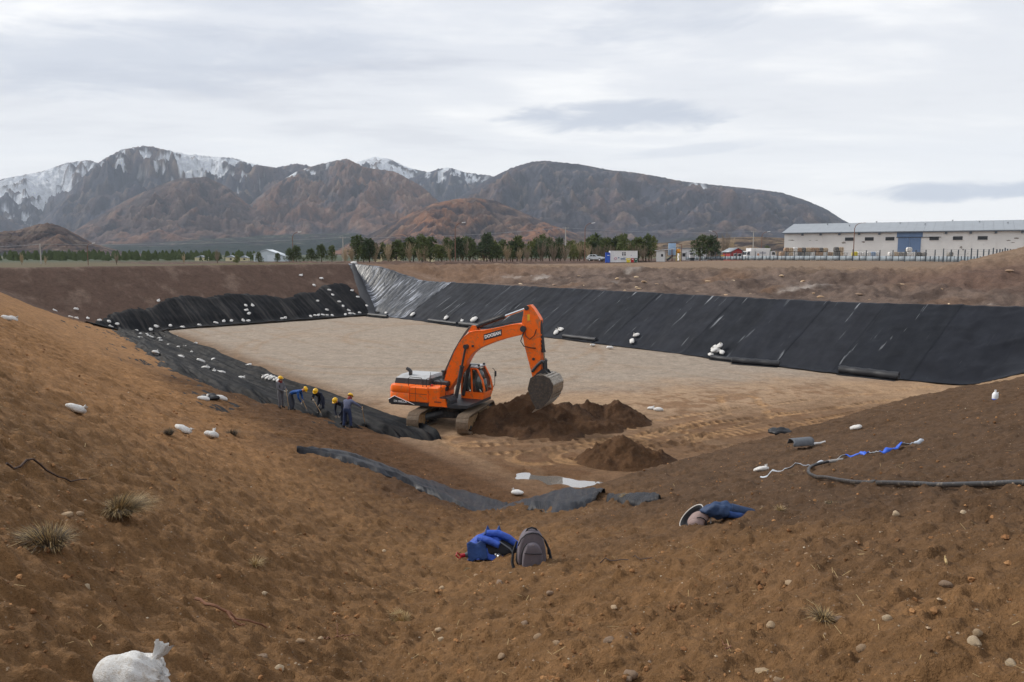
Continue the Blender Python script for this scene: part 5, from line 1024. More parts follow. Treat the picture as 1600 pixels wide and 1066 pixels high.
def jacket_pile():
    x, y = -0.36, 14.2; root = empty('bag', at(x, y, -0.02), 0.0, 'dark sports bag lying under a royal blue jacket', 'bag')
    lumpy('bag_body', PACKB, (0.08, 0, 0.17), (0.46, 0.28, 0.23), root, 5, 0.08); s = MB(); s.tube([(0.12, -0.20, 0.40), (0.32, -0.29, 0.30), (0.44, -0.30, 0.12), (0.46, -0.22, 0.02)], 0.014, 6); s.build('strap', GREYCLOTH, root, 60)
    j = empty('jacket', at(x - 0.02, y, 0.0), 0.0, 'royal blue work jacket thrown over the dark bag', 'jacket')
    def drape(u, v):
        X = -0.46 + 0.86 * u; Y = -0.31 + 0.56 * v; top = 0.47 - 0.75 * (u - 0.55) ** 2 - 1.15 * (v - 0.62) ** 2 - 0.10 * max(0, u - 0.6)
        return (X + 0.02 * math.sin(7 * v), Y + 0.02 * math.sin(6 * u), max(0.06, top + 0.022 * math.sin(19 * u + 7 * v) * (1 - v * 0.4) + 0.015 * math.sin(9 * v - 13 * u)))
    cloth_patch('jacket_back', BLUEJ, drape, 44, 26, j)
    for sgn, m_ in ((-1, BLUED), (1, BLUED)):
        def lapel(u, v, sgn=sgn): return (0.02 + sgn * (0.06 + 0.15 * u) - 0.04 * v, 0.10 - 0.10 * v, 0.44 + 0.17 * (1 - abs(2 * u - 0.7)) * (1 - 0.9 * v) - 0.05 * u)
        cloth_patch('collar_side', m_, lapel, 12, 8, j)
    def flap(u, v): return (-0.48 + 0.36 * u + 0.04 * v, -0.20 - 0.12 * v, 0.34 - 0.30 * v + 0.025 * math.sin(10 * u + 3 * v) + 0.05 * u)
    cloth_patch('front_flap', BLUED, flap, 16, 10, j)
    sl = MB(); sl.tube([(-0.10, -0.04, 0.47), (0.12, -0.06, 0.475), (0.32, -0.10, 0.40), (0.50, -0.14, 0.27), (0.60, -0.18, 0.17)], [0.07, 0.075, 0.07, 0.062, 0.058], 12); sl.build('sleeve', BLUEJ, j, 60)
    sl = MB(); sl.tube([(-0.25, -0.10, 0.40), (-0.05, -0.22, 0.40), (0.14, -0.28, 0.33)], [0.07, 0.07, 0.06], 12); sl.build('sleeve', BLUEJ, j, 60)
    lb = MB(); lb.box((0.17, -0.06, 0.475), (0.11, 0.05, 0.012), Matrix.Rotation(0.4, 3, 'Y')); lb.build('care_label', WHITEP, j, 30)
    c = MB(); c.cyl((0.10, -0.33, 0.17), (0.13, -0.37, 0.16), 0.055, 14); c.cyl((0.05, -0.335, 0.20), (0.07, -0.35, 0.20), 0.03, 8); o = c.build('buckle', STEELC, root, 50)
    b = empty('bottle', at(-0.95, 14.25, 0.06), 0.4, 'grey bottle with red cap lying left of the blue jacket', 'bottle'); bt = MB(); bt.tube([(0.32, 0, 0.02), (0.10, 0, 0.0), (0.04, 0, 0.0)], [0.06, 0.06, 0.035], 12); bt.build('bottle_body', GREYCLOTH, b, 50); cp = MB(); cp.cyl((0.04, 0, 0), (-0.05, 0, 0), 0.04, 12); cp.tube([(-0.05, 0.03, 0.0), (-0.10, 0.03, 0.07), (-0.14, 0, 0.03), (-0.09, -0.03, -0.03), (-0.03, 0, -0.04)], 0.014, 6); cp.build('cap', REDP, b, 50)
    lumpy('glove', mat('straw_glove', lin((176, 160, 96)), 0.9, 0.3, 12), (0, 0, 0.08), (0.10, 0.08, 0.14), empty('work_glove', at(-0.72, 14.55, 0.1), 0, 'yellowish work glove behind the blue jacket', 'glove'), 9, 0.3, 6)
jacket_pile()
def open_pack():
    x, y = 3.12, 12.65; root = empty('backpack', at(x, y, 0.0), math.radians(-4), 'small open pinkish grey backpack lying on its side next to a navy jacket', 'backpack')
    o = lumpy('pack_body', PINKG, (0.06, -0.02, 0.12), (0.21, 0.14, 0.14), root, 14, 0.07, 3.0); o.rotation_euler = (0, -0.5, 0)
    o = lumpy('front_pocket', PINKG, (0.00, -0.12, 0.09), (0.13, 0.07, 0.09), root, 15, 0.06, 3.0)
    # lid standing open: a dark shell with a pale rim, leaning to the left
    ax, nz = Vector((0.68, 0, 0.73)), Vector((-0.55, -0.62, 0.51)).normalized(); ay = nz.cross(ax).normalized(); c0 = Vector((-0.06, 0.03, 0.17)); n = 26
    ring = [c0 + ax * 0.26 * math.cos(2 * math.pi * k / n) + ay * 0.12 * math.sin(2 * math.pi * k / n) for k in range(n)]; ring2 = [c0 + (p - c0) * 0.75 - nz * 0.05 for p in ring]
    fl = MB(); fl.add(ring + ring2 + [c0 - nz * 0.06], [(k, (k + 1) % n, n + (k + 1) % n, n + k) for k in range(n)] + [(n + k, n + (k + 1) % n, 2 * n) for k in range(n)]); o = fl.build('open_lid', PACKB, root, 60); o.modifiers.new('t', 'SOLIDIFY').thickness = 0.015
    p = MB(); p.tube(ring + [ring[0]], 0.011, 6); p.build('piping', PIPING, root, 60)
    p = MB(); p.tube([(0.05 + 0.11 * math.cos(t * 0.5), -0.16 + 0.008 * t, 0.12 + 0.09 * math.sin(t * 0.5)) for t in range(-4, 5)], 0.008, 6); p.build('zip', PACKB, root, 60)
    p = MB(); p.tube([(0.24, -0.10, 0.04), (0.25, -0.06, 0.16), (0.22, 0.0, 0.27)], 0.011, 6); p.build('strap', PIPING, root, 60)
    j = empty('jacket', at(3.62, 12.5, 0.0), math.radians(-6), 'navy jacket crumpled on the soil beside the small open backpack', 'jacket')
    lumpy('jacket_body', NAVYJ, (-0.10, 0, 0.07), (0.30, 0.18, 0.15), j, 23, 0.20, 5.0)
    sl = MB(); sl.tube([(0.05, -0.05, 0.14), (0.22, -0.06, 0.11), (0.38, -0.02, 0.08), (0.48, 0.02, 0.05)], [0.10, 0.09, 0.075, 0.055], 12); sl.build('sleeve', NAVYJ, j, 60); sl = MB(); sl.tube([(0.0, -0.10, 0.08), (0.18, -0.14, 0.06), (0.32, -0.12, 0.04)], [0.07, 0.06, 0.05], 12); sl.build('sleeve', BLUED, j, 60)
open_pack()
# black water pipe and blue lay-flat hose
def smooth_path(pts, n):
    pts = [np.array(p, float) for p in pts]; P = [2 * pts[0] - pts[1]] + pts + [2 * pts[-1] - pts[-2]]; out = []
    m = len(pts) - 1
    for i in range(n):
        k = min(i / (n - 1) * m, m - 1e-6); a = int(k); f = k - a; p0, p1, p2, p3 = P[a], P[a + 1], P[a + 2], P[a + 3]
        out.append(0.5 * ((2 * p1) + (-p0 + p2) * f + (2 * p0 - 5 * p1 + 4 * p2 - p3) * f * f + (-p0 + 3 * p1 - 3 * p2 + p3) * f ** 3))
    return out
PIPEB = mat('black_pipe', (0.022, 0.022, 0.024), 0.45, 0.2, 5, dirt=(0.25, 0.21, 0.17), dirt_amt=0.25); PIPEL = mat('dusty_pipe', (0.32, 0.31, 0.30), 0.6, 0.2, 5); HOSEB = mat('blue_hose', (0.02, 0.11, 0.62), 0.5, 0.15, 6); HOSEW = mat('pale_hose', (0.50, 0.55, 0.62), 0.5, 0.15, 6)
pp = smooth_path([(6.3, 6.6), (5.95, 8.5), (5.85, 10.0), (5.9, 11.6), (6.1, 13.3), (6.4, 15.2), (6.62, 16.4), (6.85, 17.3), (7.2, 17.95), (7.7, 18.25), (8.1, 18.35)], 90); mb = MB(); hs = [H(p[0], p[1]) for p in pp]
hs = [np.mean(hs[max(0, i - 9):i + 10]) + 0.07 for i in range(len(hs))]; mb.tube([(p[0] - 6, p[1] - 12, h) for p, h in zip(pp, hs)], 0.037, 12)
root = empty('water_pipe', (6, 12, 0), 0, 'thick black water pipe curving across the right slope', 'pipe'); mb.build('pipe', PIPEB, root, 60)
cp = MB(); i = 30; cp.tube([(pp[i][0] - 6, pp[i][1] - 12, hs[i]), (pp[i + 1][0] - 6, pp[i + 1][1] - 12, hs[i + 1])], 0.047, 12); cp.build('coupling', PIPEB, root, 60); 
tl = MB(); tl.tube([(p[0] - 6, p[1] - 12, h) for p, h in zip(pp[80:], hs[80:])], 0.0385, 12); tl.build('dusty_end', PIPEL, root, 60)
def flat_hose():
    pts = smooth_path([(6.45, 19.4), (6.75, 18.9), (7.15, 18.6), (7.6, 18.45), (8.05, 18.4), (8.35, 18.15), (8.55, 17.85), (8.8, 17.7), (9.1, 17.75), (9.5, 17.85), (9.85, 18.0)], 80); root = empty('lay_flat_hose', (8, 18, 0), 0, 'twisted blue and white lay-flat hose trailing up the right slope', 'hose')
    for i0, i1, m, w0 in ((0, 34, HOSEW, 0.035), (34, 46, HOSEB, 0.062), (46, 52, HOSEW, 0.04), (52, 65, HOSEB, 0.07), (65, 80, HOSEW, 0.045)):
        mb = MB(); vs = []
        for i in range(i0, min(i1 + 1, 80)):
            p = pts[i]; tw = 0.9 * math.sin(i * 0.35); q = pts[min(i + 1, 79)] - pts[max(i - 1, 0)]; q = q / (np.linalg.norm(q) + 1e-9); nx, ny = -q[1], q[0]; w = w0 * (0.75 + 0.35 * math.sin(i * 0.6)); z = max(H(p[0] + e_, p[1] + f_) for e_, f_ in ((0, 0), (.06, 0), (-.06, 0), (0, .06), (0, -.06))) + 0.03 + w * abs(math.sin(tw))
            for s in (-1, 0, 1): vs.append((p[0] - 8 + nx * s * w * math.cos(tw), p[1] - 18 + ny * s * w * math.cos(tw), z + s * w * math.sin(tw) + (0.02 if s == 0 else 0)))
        k = len(vs) // 3; mb.add(vs, [(3 * i + j, 3 * i + j + 1, 3 * i + j + 4, 3 * i + j + 3) for i in range(k - 1) for j in range(2)]); o = mb.build('hose_length', m, root, 70); o.modifiers.new('t', 'SOLIDIFY').thickness = 0.008
flat_hose()
def jug():
    x, y = 18.9, 29.6; root = empty('water_jug', at(x, y, 0.0), 0.3, 'white plastic jug with blue label standing on the dark right slope', 'jug'); b = MB(); b.tube([(0, 0, 0.0), (0, 0, 0.03), (0, 0, 0.26), (0, 0, 0.33), (0, 0, 0.36), (0, 0, 0.40)], [0.10, 0.11, 0.11, 0.07, 0.035, 0.035], 16); b.build('jug_body', mat('milky_plastic', (0.75, 0.77, 0.8), 0.35, 0.05), root, 50)
    l = MB(); l.tube([(0, 0, 0.03), (0, 0, 0.09)], 0.1125, 16, caps=False); l.build('label_band', HOSEB, root, 50); h = MB(); h.tube([(0.08, 0, 0.30), (0.14, 0, 0.33), (0.12, 0, 0.22), (0.10, 0, 0.18)], 0.014, 6); h.build('handle', MATS['milky_plastic'], root, 50); c = MB(); c.cyl((0, 0, 0.40), (0, 0, 0.43), 0.04, 12); c.build('cap', MATS['milky_plastic'], root, 50)
jug()
# grass tufts, twigs
STRAW = mat('straw', lin((168, 144, 100)), 0.8, 0.25, 20); GREYG = mat('grey_dead_grass', lin((80, 70, 58)), 0.9, 0.3, 20); TWIG = mat('twig_brown', lin((120, 82, 60)), 0.85, 0.25, 12); ROOT_ = mat('dark_root', lin((66, 50, 42)), 0.85, 0.25, 12)
def tuft(x, y, r, h, label, n=260, seed=0, lean=(0.3, 0.0), share=0.5, group=None):
    rr = random.Random(seed); root = empty('grass_tuft', at(x, y, -0.02), 0, label, 'grass tuft', group)
    for nm, m, k in (('straw_blades', STRAW, share), ('grey_blades', GREYG, 1 - share)):
        mb = MB()
        for i in range(int(2.6 * n * k)):
            a = rr.uniform(0, 6.28); d = rr.uniform(0, 1) ** 0.7; bx, by = 0.35 * r * d * math.cos(a), 0.35 * r * d * math.sin(a); L_ = h * rr.uniform(0.6, 1.25); out = rr.uniform(0.3, 1.15); ox = math.cos(a) * out + lean[0]; oy = math.sin(a) * out + lean[1]; w = 0.0019 * rr.uniform(0.8, 1.6)
            pts = [(bx + ox * L_ * t * (0.25 + 0.60 * t), by + oy * L_ * t * (0.25 + 0.60 * t), max(0.01, L_ * (t - (0.45 + 0.25 * rr.random()) * t * t * min(1.3, out)))) for t in (0, 0.35, 0.7, 1.0)]
            px, py = -math.sin(a), math.cos(a); vs = []
            for t, p in enumerate(pts): ww = w * (1.2, 1.0, 0.7, 0.15)[t]; vs += [(p[0] - px * ww, p[1] - py * ww, p[2]), (p[0] + px * ww, p[1] + py * ww, p[2])]
            mb.add(vs, [(2 * q, 2 * q + 1, 2 * q + 3, 2 * q + 2) for q in range(3)])
        o = mb.build(nm, m, root, None); o['kind'] = 'stuff'
    return root
tuft(-4.6, 8.75, 0.34, 0.30, 'dense straw and grey grass tussock on the left slope', 620, 1, (0.45, -0.1), 0.55); tuft(-4.05, 6.45, 0.36, 0.26, 'wilted grey grass tussock near the left picture edge', 620, 2, (-0.2, -0.2), 0.4)
tuft(-1.4, 9.25, 0.30, 0.14, 'flattened straw coloured tuft on the near slope below the backpacks', 300, 3, (-0.5, 0.0), 0.95); tuft(-3.35, 9.6, 0.12, 0.16, 'thin upright straw tuft on the near left slope', 60, 4, (0.1, 0), 0.9); tuft(4.28, 11.9, 0.12, 0.12, 'thin straw tuft right of the small open backpack', 60, 5, (0, 0), 0.8)
tuft(4.81, 11.2, 0.22, 0.07, 'low grey tuft in front of the black pipe bend', 160, 6, (0, 0), 0.3); tuft(2.3, 5.4, 0.13, 0.13, 'fine grey tuft on the near right foreground soil', 90, 7, (-0.2, 0), 0.5); tuft(-0.75, 13.2, 0.20, 0.06, 'flat grey tuft in front of the dark bag', 140, 8, (-0.3, -0.1), 0.5)
tuft(-8.75, 19.2, 0.26, 0.22, 'grey bush tuft left of the two low sandbags', 220, 9, (0, 0), 0.05); tuft(-9.75, 26.2, 0.42, 0.26, 'grey bush tuft right of the two low sandbags', 260, 10, (0.2, 0), 0.05); tuft(3.0, 19.6, 0.25, 0.16, 'straw tuft growing beside the black geotextile strip', 140, 12, (-0.2, 0), 0.9)
def twig(pts, r, label, m=TWIG, branches=()):
    root = empty('twig', at(*pts[0], 0), 0, label, 'twig'); x0, y0, z0 = root.location
    for k, pl in enumerate([pts] + list(branches)):
        pth = smooth_path([(p[0], p[1]) for p in pl], 14); mb = MB(); mb.tube([(p[0] - x0, p[1] - y0, max(H(p[0] + q_, p[1]) for q_ in (-.03, 0, .03)) - z0 + 0.03) for i, p in enumerate(pth)], [r * (1 - 0.5 * i / 14) for i in range(14)], 6); mb.build('stem' if k == 0 else 'side_shoot', m, root, 60)
twig([(-3.15, 7.3), (-2.9, 7.2), (-2.7, 7.25), (-2.5, 7.5)], 0.016, 'long bent brown twig on the near left slope', TWIG, [[(-2.8, 7.2), (-2.68, 7.1), (-2.6, 7.12)]])
twig([(-5.6, 8.3), (-5.5, 8.9), (-5.35, 9.4)], 0.014, 'dark thin root lying on the far left slope', ROOT_); twig([(1.3, 10.9), (1.6, 10.7), (1.85, 10.4), (2.1, 9.6)], 0.010, 'thin dark cable like twig right of the backpacks', ROOT_)
twig([(-2.0, 7.75), (-1.9, 7.95), (-1.75, 7.8)], 0.008, 'small reddish forked twig on the near slope', TWIG, [[(-1.9, 7.95), (-1.95, 8.15)], [(-1.85, 7.9), (-1.68, 8.05)]]); twig([(3.65, 6.2), (3.78, 6.45)], 0.010, 'short pale upright twig at the right', STRAW); twig([(1.55, 5.3), (1.62, 5.4), (1.6, 5.55)], 0.007, 'tiny curled twig in the right foreground', TWIG)
# stones: the larger ones one by one, the gravel as one scatter
STONE = [mat('stone_%d' % i, lin(c), 0.85, 0.2, 14, 0.01, 40) for i, c in enumerate([(186, 160, 128), (166, 138, 108), (146, 122, 100), (198, 176, 146)])]
def stone_mesh(seed, m):
    r = random.Random(seed); ph = [r.uniform(0, 6.28) for _ in range(6)]; mb = MB(); mb.blob((0, 0, 0.15), (1.0, r.uniform(0.65, 0.9), r.uniform(0.45, 0.7)), 12, 8, fn=lambda d: 1 + 0.13 * math.sin(3 * d.x + ph[0]) + 0.10 * math.sin(4 * d.y + ph[1]) + 0.08 * math.sin(5 * d.z + 3 * d.x + ph[2])); return mb.mesh('stone', m, 60)
STM = [stone_mesh(s, STONE[s % 4]) for s in range(8)]
for i, (x, y, s) in enumerate([(-4.64, 7.75, .055), (-4.71, 8.1, .045), (-2.17, 6.35, .045), (-1.97, 6.15, .05), (-1.1, 11.5, .05), (-.58, 12.05, .045), (-.19, 10.95, .06), (-.78, 8.05, .045), (-.86, 8.5, .04), (.25, 7.15, .05), (.84, 6.3, .055), (2.66, 4.2, .05), (2.71, 4.25, .03), (-.1, 6.75, .045), (.85, 5.2, .05), (4.95, 8.15, .055), (2.57, 6.8, .045), (2.92, 9.65, .045), (.14, 8.0, .045), (2.59, 5.05, .04), (2.04, 5.75, .045), (.39, 6.4, .04), (.49, 9.45, .05), (2.61, 3.8, .035), (1.67, 4.85, .045), (1.69, 4.6, .035), (3.34, 5.65, .05), (4.52, 8.75, .05), (-2.05, 7.8, .045), (-2.09, 7.2, .045), (.83, 5.15, .03), (-2.5, 14.45, .05), (-.49, 7.0, .04), (2.28, 4.75, .04), (2.39, 5.35, .04), (-3.6, 6.2, .05), (-1.3, 5.4, .045), (0.1, 5.0, .04), (1.2, 4.4, .04), (-2.9, 8.6, .04), (1.1, 7.9, .04), (3.2, 8.0, .04)]):
    o = bpy.data.objects.new('stone', STM[i % 8]); link(o); o.location = at(x, y, 0.0); o.scale = (s, s, s); o.rotation_euler = (0, 0, i * 1.3); tag(o, 'fist sized pale stone half sunk in the near brown soil', 'stone', 'loose stones on the near slope')
def scatter(name, n, rmin, rmax, smin, smax, cols, label, seed, azr=42, flat=0.6, sub_=False):
    rg = np.random.default_rng(seed); r = rmin * (rmax / rmin) ** rg.random(n); th = np.radians(rg.uniform(-azr, azr, n)); x = r * np.sin(th); y = r * np.cos(th)
    w = relief_weight(x, y); sAD, _ = sideAD(x, y); keep = (w > 0.5) & (sAD < 0) & (fbm(x * 0.5, y * 0.5, 3, seed + 50) + 0.25 * rg.standard_normal(n) > 0.05); x, y, r = x[keep], y[keep], r[keep]; n = len(x); z = height(x, y); s = smin * (smax / smin) ** (rg.random(n) ** 2.2) * (0.85 + np.minimum(r, 30) / 45)
    base = np.array([(1, 0, 0), (-1, 0, 0), (0, 1, 0), (0, -1, 0), (0, 0, 1), (0, 0, -1)], float); F0 = np.array([(0, 2, 4), (2, 1, 4), (1, 3, 4), (3, 0, 4), (2, 0, 5), (1, 2, 5), (3, 1, 5), (0, 3, 5)])
    mid = {}; V1 = list(base); F1 = []
    def mp(a, b):
        k = (min(a, b), max(a, b))
        if k not in mid: v = V1[a] + V1[b]; V1.append(v / np.linalg.norm(v)); mid[k] = len(V1) - 1
        return mid[k]
    if not sub_: F1 = [tuple(f_) for f_ in F0]
    for a, b, c in (F0 if sub_ else []): ab, bc, ca = mp(a, b), mp(b, c), mp(c, a); F1 += [(a, ab, ca), (b, bc, ab), (c, ca, bc), (ab, bc, ca)]
    B = np.array(V1); k = len(B); J = 1 + 0.75 * (rg.random((n, k)) - 0.5)
    rot = rg.uniform(0, 6.28, n); ca, sa = np.cos(rot)[:, None], np.sin(rot)[:, None]; asp = rg.uniform(0.6, 1.0, n)[:, None]
    bx = B[:, 0] * J; by = B[:, 1] * J * asp; bz = B[:, 2] * J * flat
    V = np.stack([x[:, None] + s[:, None] * (bx * ca - by * sa), y[:, None] + s[:, None] * (bx * sa + by * ca), z[:, None] + s[:, None] * (bz + 0.15)], -1).reshape(-1, 3)
    F = (np.array(F1)[None] + (np.arange(n) * k)[:, None, None]).reshape(-1, 3); me = np_mesh(name, V, F, False); pal = np.array([lin(c) for c in cols]); c = pal[rg.integers(0, len(pal), n)] * rg.uniform(0.75, 1.2, (n, 1)); set_col(me, 'col', np.repeat(c, k, 0)); me.materials.append(SOIL_PLAIN)
    o = bpy.data.objects.new(name, me); link(o); return tag(o, label, None, None, 'stuff')
SOIL_PLAIN = soil_material('grit', 0.006, pebbles=False, wscale=2.0)
scatter('gravel', 9500, 2.2, 45, 0.004, 0.020, [(178, 158, 134), (160, 138, 114), (146, 126, 108), (196, 182, 160), (128, 110, 94)], 'scattered pale gravel on the brown soil', 3)
scatter('soil_clods', 22000, 2.0, 55, 0.004, 0.036, [(150, 110, 74), (136, 98, 66), (160, 120, 82), (122, 90, 62)], 'loose clods of brown soil', 4, flat=0.75, sub_=True)
def straw_litter():
    rg = np.random.default_rng(5); n = 450; r = 2.5 * (22 / 2.5) ** rg.random(n); th = np.radians(rg.uniform(-40, 40, n)); x, y = r * np.sin(th), r * np.cos(th); z = height(x, y) + 0.012; a = rg.uniform(0, 6.28, n); L_ = rg.uniform(.03, .14, n); w = .0014 + .00015 * r; dx, dy = np.cos(a), np.sin(a); z2 = z + rg.uniform(0, .04, n)
    V = np.stack([np.stack([x - dy * w, y + dx * w, z], -1), np.stack([x + dy * w, y - dx * w, z], -1), np.stack([x + dx * L_ + dy * w, y + dy * L_ - dx * w, z2], -1), np.stack([x + dx * L_ - dy * w, y + dy * L_ + dx * w, z2], -1)], 1).reshape(-1, 3)
    me = np_mesh('straw_litter', V, np.arange(4 * n).reshape(-1, 4), False); me.materials.append(STRAW); o = bpy.data.objects.new('straw_litter', me); link(o); tag(o, 'bits of dry straw and rootlets strewn over the soil', None, None, 'stuff')
straw_litter()

# ---------------------------------------------------------------- the plain behind the pit
def px_at(px, d, dz=0.0):
    x = (px - 800) / 1200.0 * d; return (x, d, H(x, d) + dz)
PINEG = [mat('pine_needles_%d' % i, lin(c), 0.9, 0.35, 2.5) for i, c in enumerate([(90, 100, 58), (78, 90, 54), (106, 112, 64), (70, 84, 58)])]
BARK = mat('bark', lin((84, 70, 58)), 0.9, 0.25, 6); BARE = mat('bare_twigs', lin((132, 118, 100)), 0.9, 0.2, 6); BARE2 = mat('pale_bare_twigs', lin((168, 150, 122)), 0.9, 0.2, 6)
def pine_meshes(seed, m, dense=1.0):
    r = random.Random(seed); tr = MB(); Ht = 5.4; lean = r.uniform(-.25, .25); tr.tube([(0, 0, -0.2), (lean * .4, 0, 2.0), (lean, 0.05, 4.6)], [0.13, 0.10, 0.03], 7)
    cr = MB(); lob = []
    nl = r.randint(11, 15)
    for i in range(nl):
        f = (i + 0.5) / nl; z = 1.5 + 3.7 * f; rad = (1.6 * (1 - f) ** 0.6 + 0.35) * r.uniform(0.7, 1.15); a = i * 2.4 + r.uniform(-.4, .4); ox, oy = 0.62 * rad * math.cos(a) + lean * f, 0.62 * rad * math.sin(a); lob.append((ox, oy, z, 0.55 + 0.35 * (1 - f)))
        if i % 2 == 0: tr.tube([(lean * f * .8, 0, z - 0.3), (ox, oy, z)], [0.045, 0.015], 5)
    for ox, oy, z, s in lob:
        for k in range(int(80 * dense)):
            v = Vector((r.gauss(0, 1), r.gauss(0, 1), r.gauss(0, .75))); v = v.normalized() * (r.random() ** 0.45) * s; c = Vector((ox, oy, z)) + v; q = 0.20 * r.uniform(.7, 1.4)
            d = (v.normalized() + Vector((r.uniform(-.5, .5), r.uniform(-.5, .5), r.uniform(0, .7)))).normalized(); e = d.orthogonal().normalized(); e.rotate(Matrix.Rotation(r.uniform(0, 6.28), 3, d)); cr.add([c - e * q * .55, c + e * q * .55, c + d * q * 2.0], [(0, 1, 2)])
    return tr.mesh('trunk', BARK, 60), cr.mesh('crown', m, None)
def bare_meshes(seed, m, Ht=4.5, spread=1.1, n=26):
    r = random.Random(seed); tr = MB(); tr.tube([(0, 0, -.2), (0, 0, Ht * .22)], [.12, .08], 7); cr = MB()
    for i in range(n):
        a = r.uniform(0, 6.28); L_ = Ht * r.uniform(.55, 1.0); sp = spread * r.uniform(.2, 1.0); base = Vector((0, 0, Ht * r.uniform(.05, .22))); tip = Vector((math.cos(a) * sp, math.sin(a) * sp, L_)); mid = base.lerp(tip, .5) + Vector((math.cos(a), math.sin(a), 0)) * .15 * sp
        cr.tube([base, mid, tip], [.045, .03, .010], 4)
        for k in range(7):
            f = r.uniform(.3, .95); b = base.lerp(tip, f); t = b + Vector((r.uniform(-.4, .4), r.uniform(-.4, .4), r.uniform(.25, .8))); cr.tube([b, t], [.018, .006], 3, caps=False)
    return tr.mesh('trunk', BARK, 60), cr.mesh('crown', m, None)
PINES = [pine_meshes(s, PINEG[s % 4]) for s in range(6)]; BARES = [bare_meshes(s + 40, (BARE, BARE2)[s % 2]) for s in range(4)]
def tree(name, meshes, loc, s, label, cat, group=None, rz=None, sx=1.0):
    root = empty(name, loc, rng.uniform(0, 6.28) if rz is None else rz, label, cat, group); root.scale = (s * sx, s * sx, s)
    for nm, me in zip(('trunk', 'crown'), meshes): link(bpy.data.objects.new(nm, me), root)
    return root
i = 0
PX = sorted([452, 466, 488, 503, 521] + [560, 577, 600, 622, 632, 648, 660, 672, 684, 697, 707, 716, 728, 741, 752, 763, 776, 784, 796, 806, 817, 828, 838, 849, 858, 868, 877, 889, 901, 911, 922, 934, 946, 958, 970, 984, 996, 1008, 1018] + [569, 588, 611, 640, 666, 690, 735, 770, 802, 843, 872, 896, 928, 964, 990])
for k, px in enumerate(PX):
    d = 186 + rng.uniform(-6, 10); small = px < 530; s = rng.uniform(0.72, 1.28) * (0.86 if small else 1.0)
    lab = '%s pine from the left in the short group left of the pit corner' % ordinal(k + 1) if small else '%s pine from the left in the long row behind the pit' % ordinal(k - 4)
    tree('pine_tree', PINES[rng.randrange(6)], px_at(px + rng.uniform(-2, 2), d, -0.1), s, lab, 'tree', 'pines in the long row behind the pit' if not small else 'pines left of the pit corner', sx=rng.uniform(0.85, 1.3))
SX = [543, 553, 590, 606, 613, 640, 654, 665, 690, 703, 722, 735, 757, 768, 792, 811, 822, 845, 863, 884, 895, 906, 918, 930, 942, 953, 965, 977, 990, 1003, 1014, 1026]
for k, px in enumerate(SX):
    tree('bare_shrub', BARES[rng.randrange(4)], px_at(px + rng.uniform(-2, 2), 182 + rng.uniform(-3, 5), -0.1), rng.uniform(0.8, 1.2), '%s leafless grey brown shrub from the left among the row of pines' % ordinal(k + 1), 'shrub', 'bare shrubs among the pines', sx=1.3); i += 1
for px, d, s, lab in [(990, 205, 1.5, 'tall leafless poplar behind the pines, left one'), (1003, 208, 1.35, 'tall leafless poplar behind the pines, middle one'), (1016, 210, 1.3, 'tall leafless poplar behind the pines, right one'), (290, 230, .75, 'pale leafless bush on the left plain'), (342, 240, 1.0, 'tall thin pale leafless tree on the left plain'), (38, 225, .8, 'pale leafless bush at the far left of the plain'), (185, 225, .8, 'pale leafless bush left of the second lamp post'), (75, 225, .6, 'pale leafless bush beside the grey pole'), (1131, 214, 1.75, 'broad leafless tree left of the red hut'), (1140, 222, 1.5, 'leafless tree behind the red hut roof')]:
    tree('bare_tree', BARES[(i * 3) % 4], px_at(px, d, -0.1), s, lab, 'tree', sx=0.9 if d < 215 else 1.0); i += 1
tree('conifer_tree', PINES[1], px_at(1092, 196, -.1), 1.18, 'dark bushy conifer right of the white building, left of two', 'tree', None, sx=1.25); tree('conifer_tree', PINES[3], px_at(1110, 197, -.1), 1.15, 'dark bushy conifer left of the red hut, right of two', 'tree', None, sx=1.15); tree('conifer_tree', PINES[0], px_at(1197, 235, -.1), .8, 'small dark conifer behind the white box truck', 'tree', None)
tree('conifer_tree', PINES[4], px_at(407, 200, -.1), .62, 'small pine in front of the pale far shed', 'tree', None); tree('conifer_tree', PINES[5], px_at(436, 200, -.1), .48, 'smaller pine right of the pale far shed front', 'tree', None); tree('conifer_tree', PINES[2], px_at(372, 205, -.1), .5, 'lone yellowish pine left of the pale far shed', 'tree', None)
def tree_belt():
    rg = np.random.default_rng(8); n = 420; px = rg.uniform(-120, 430, n); d = rg.uniform(330, 520, n); x = (px - 800) / 1200 * d; z = height(x, d); h = rg.uniform(2.0, 5.0, n); V = []; F = []
    for k in range(n):
        for q in range(26):
            f = q / 26; a = q * 2.4; rr = h[k] * 0.34 * (1 - f) + .1; c = np.array([x[k] + rr * math.cos(a) * rg.uniform(.4, 1), d[k] + rr * math.sin(a) * .8, z[k] + h[k] * (0.1 + .85 * f)]); s = h[k] * .16; o = len(V); V += [c + [-s, 0, -s * .4], c + [s, 0, -s * .4], c + [rg.uniform(-.3, .3) * s, rg.uniform(-.5, .5) * s, s * 1.3]]; F.append((o, o + 1, o + 2))
    me = np_mesh('tree_belt', np.array(V), np.array(F), False); me.materials.append(PINEG[1]); o = bpy.data.objects.new('tree_belt', me); link(o); tag(o, 'far belt of small dark conifers across the left plain', None, None, 'stuff')
tree_belt()
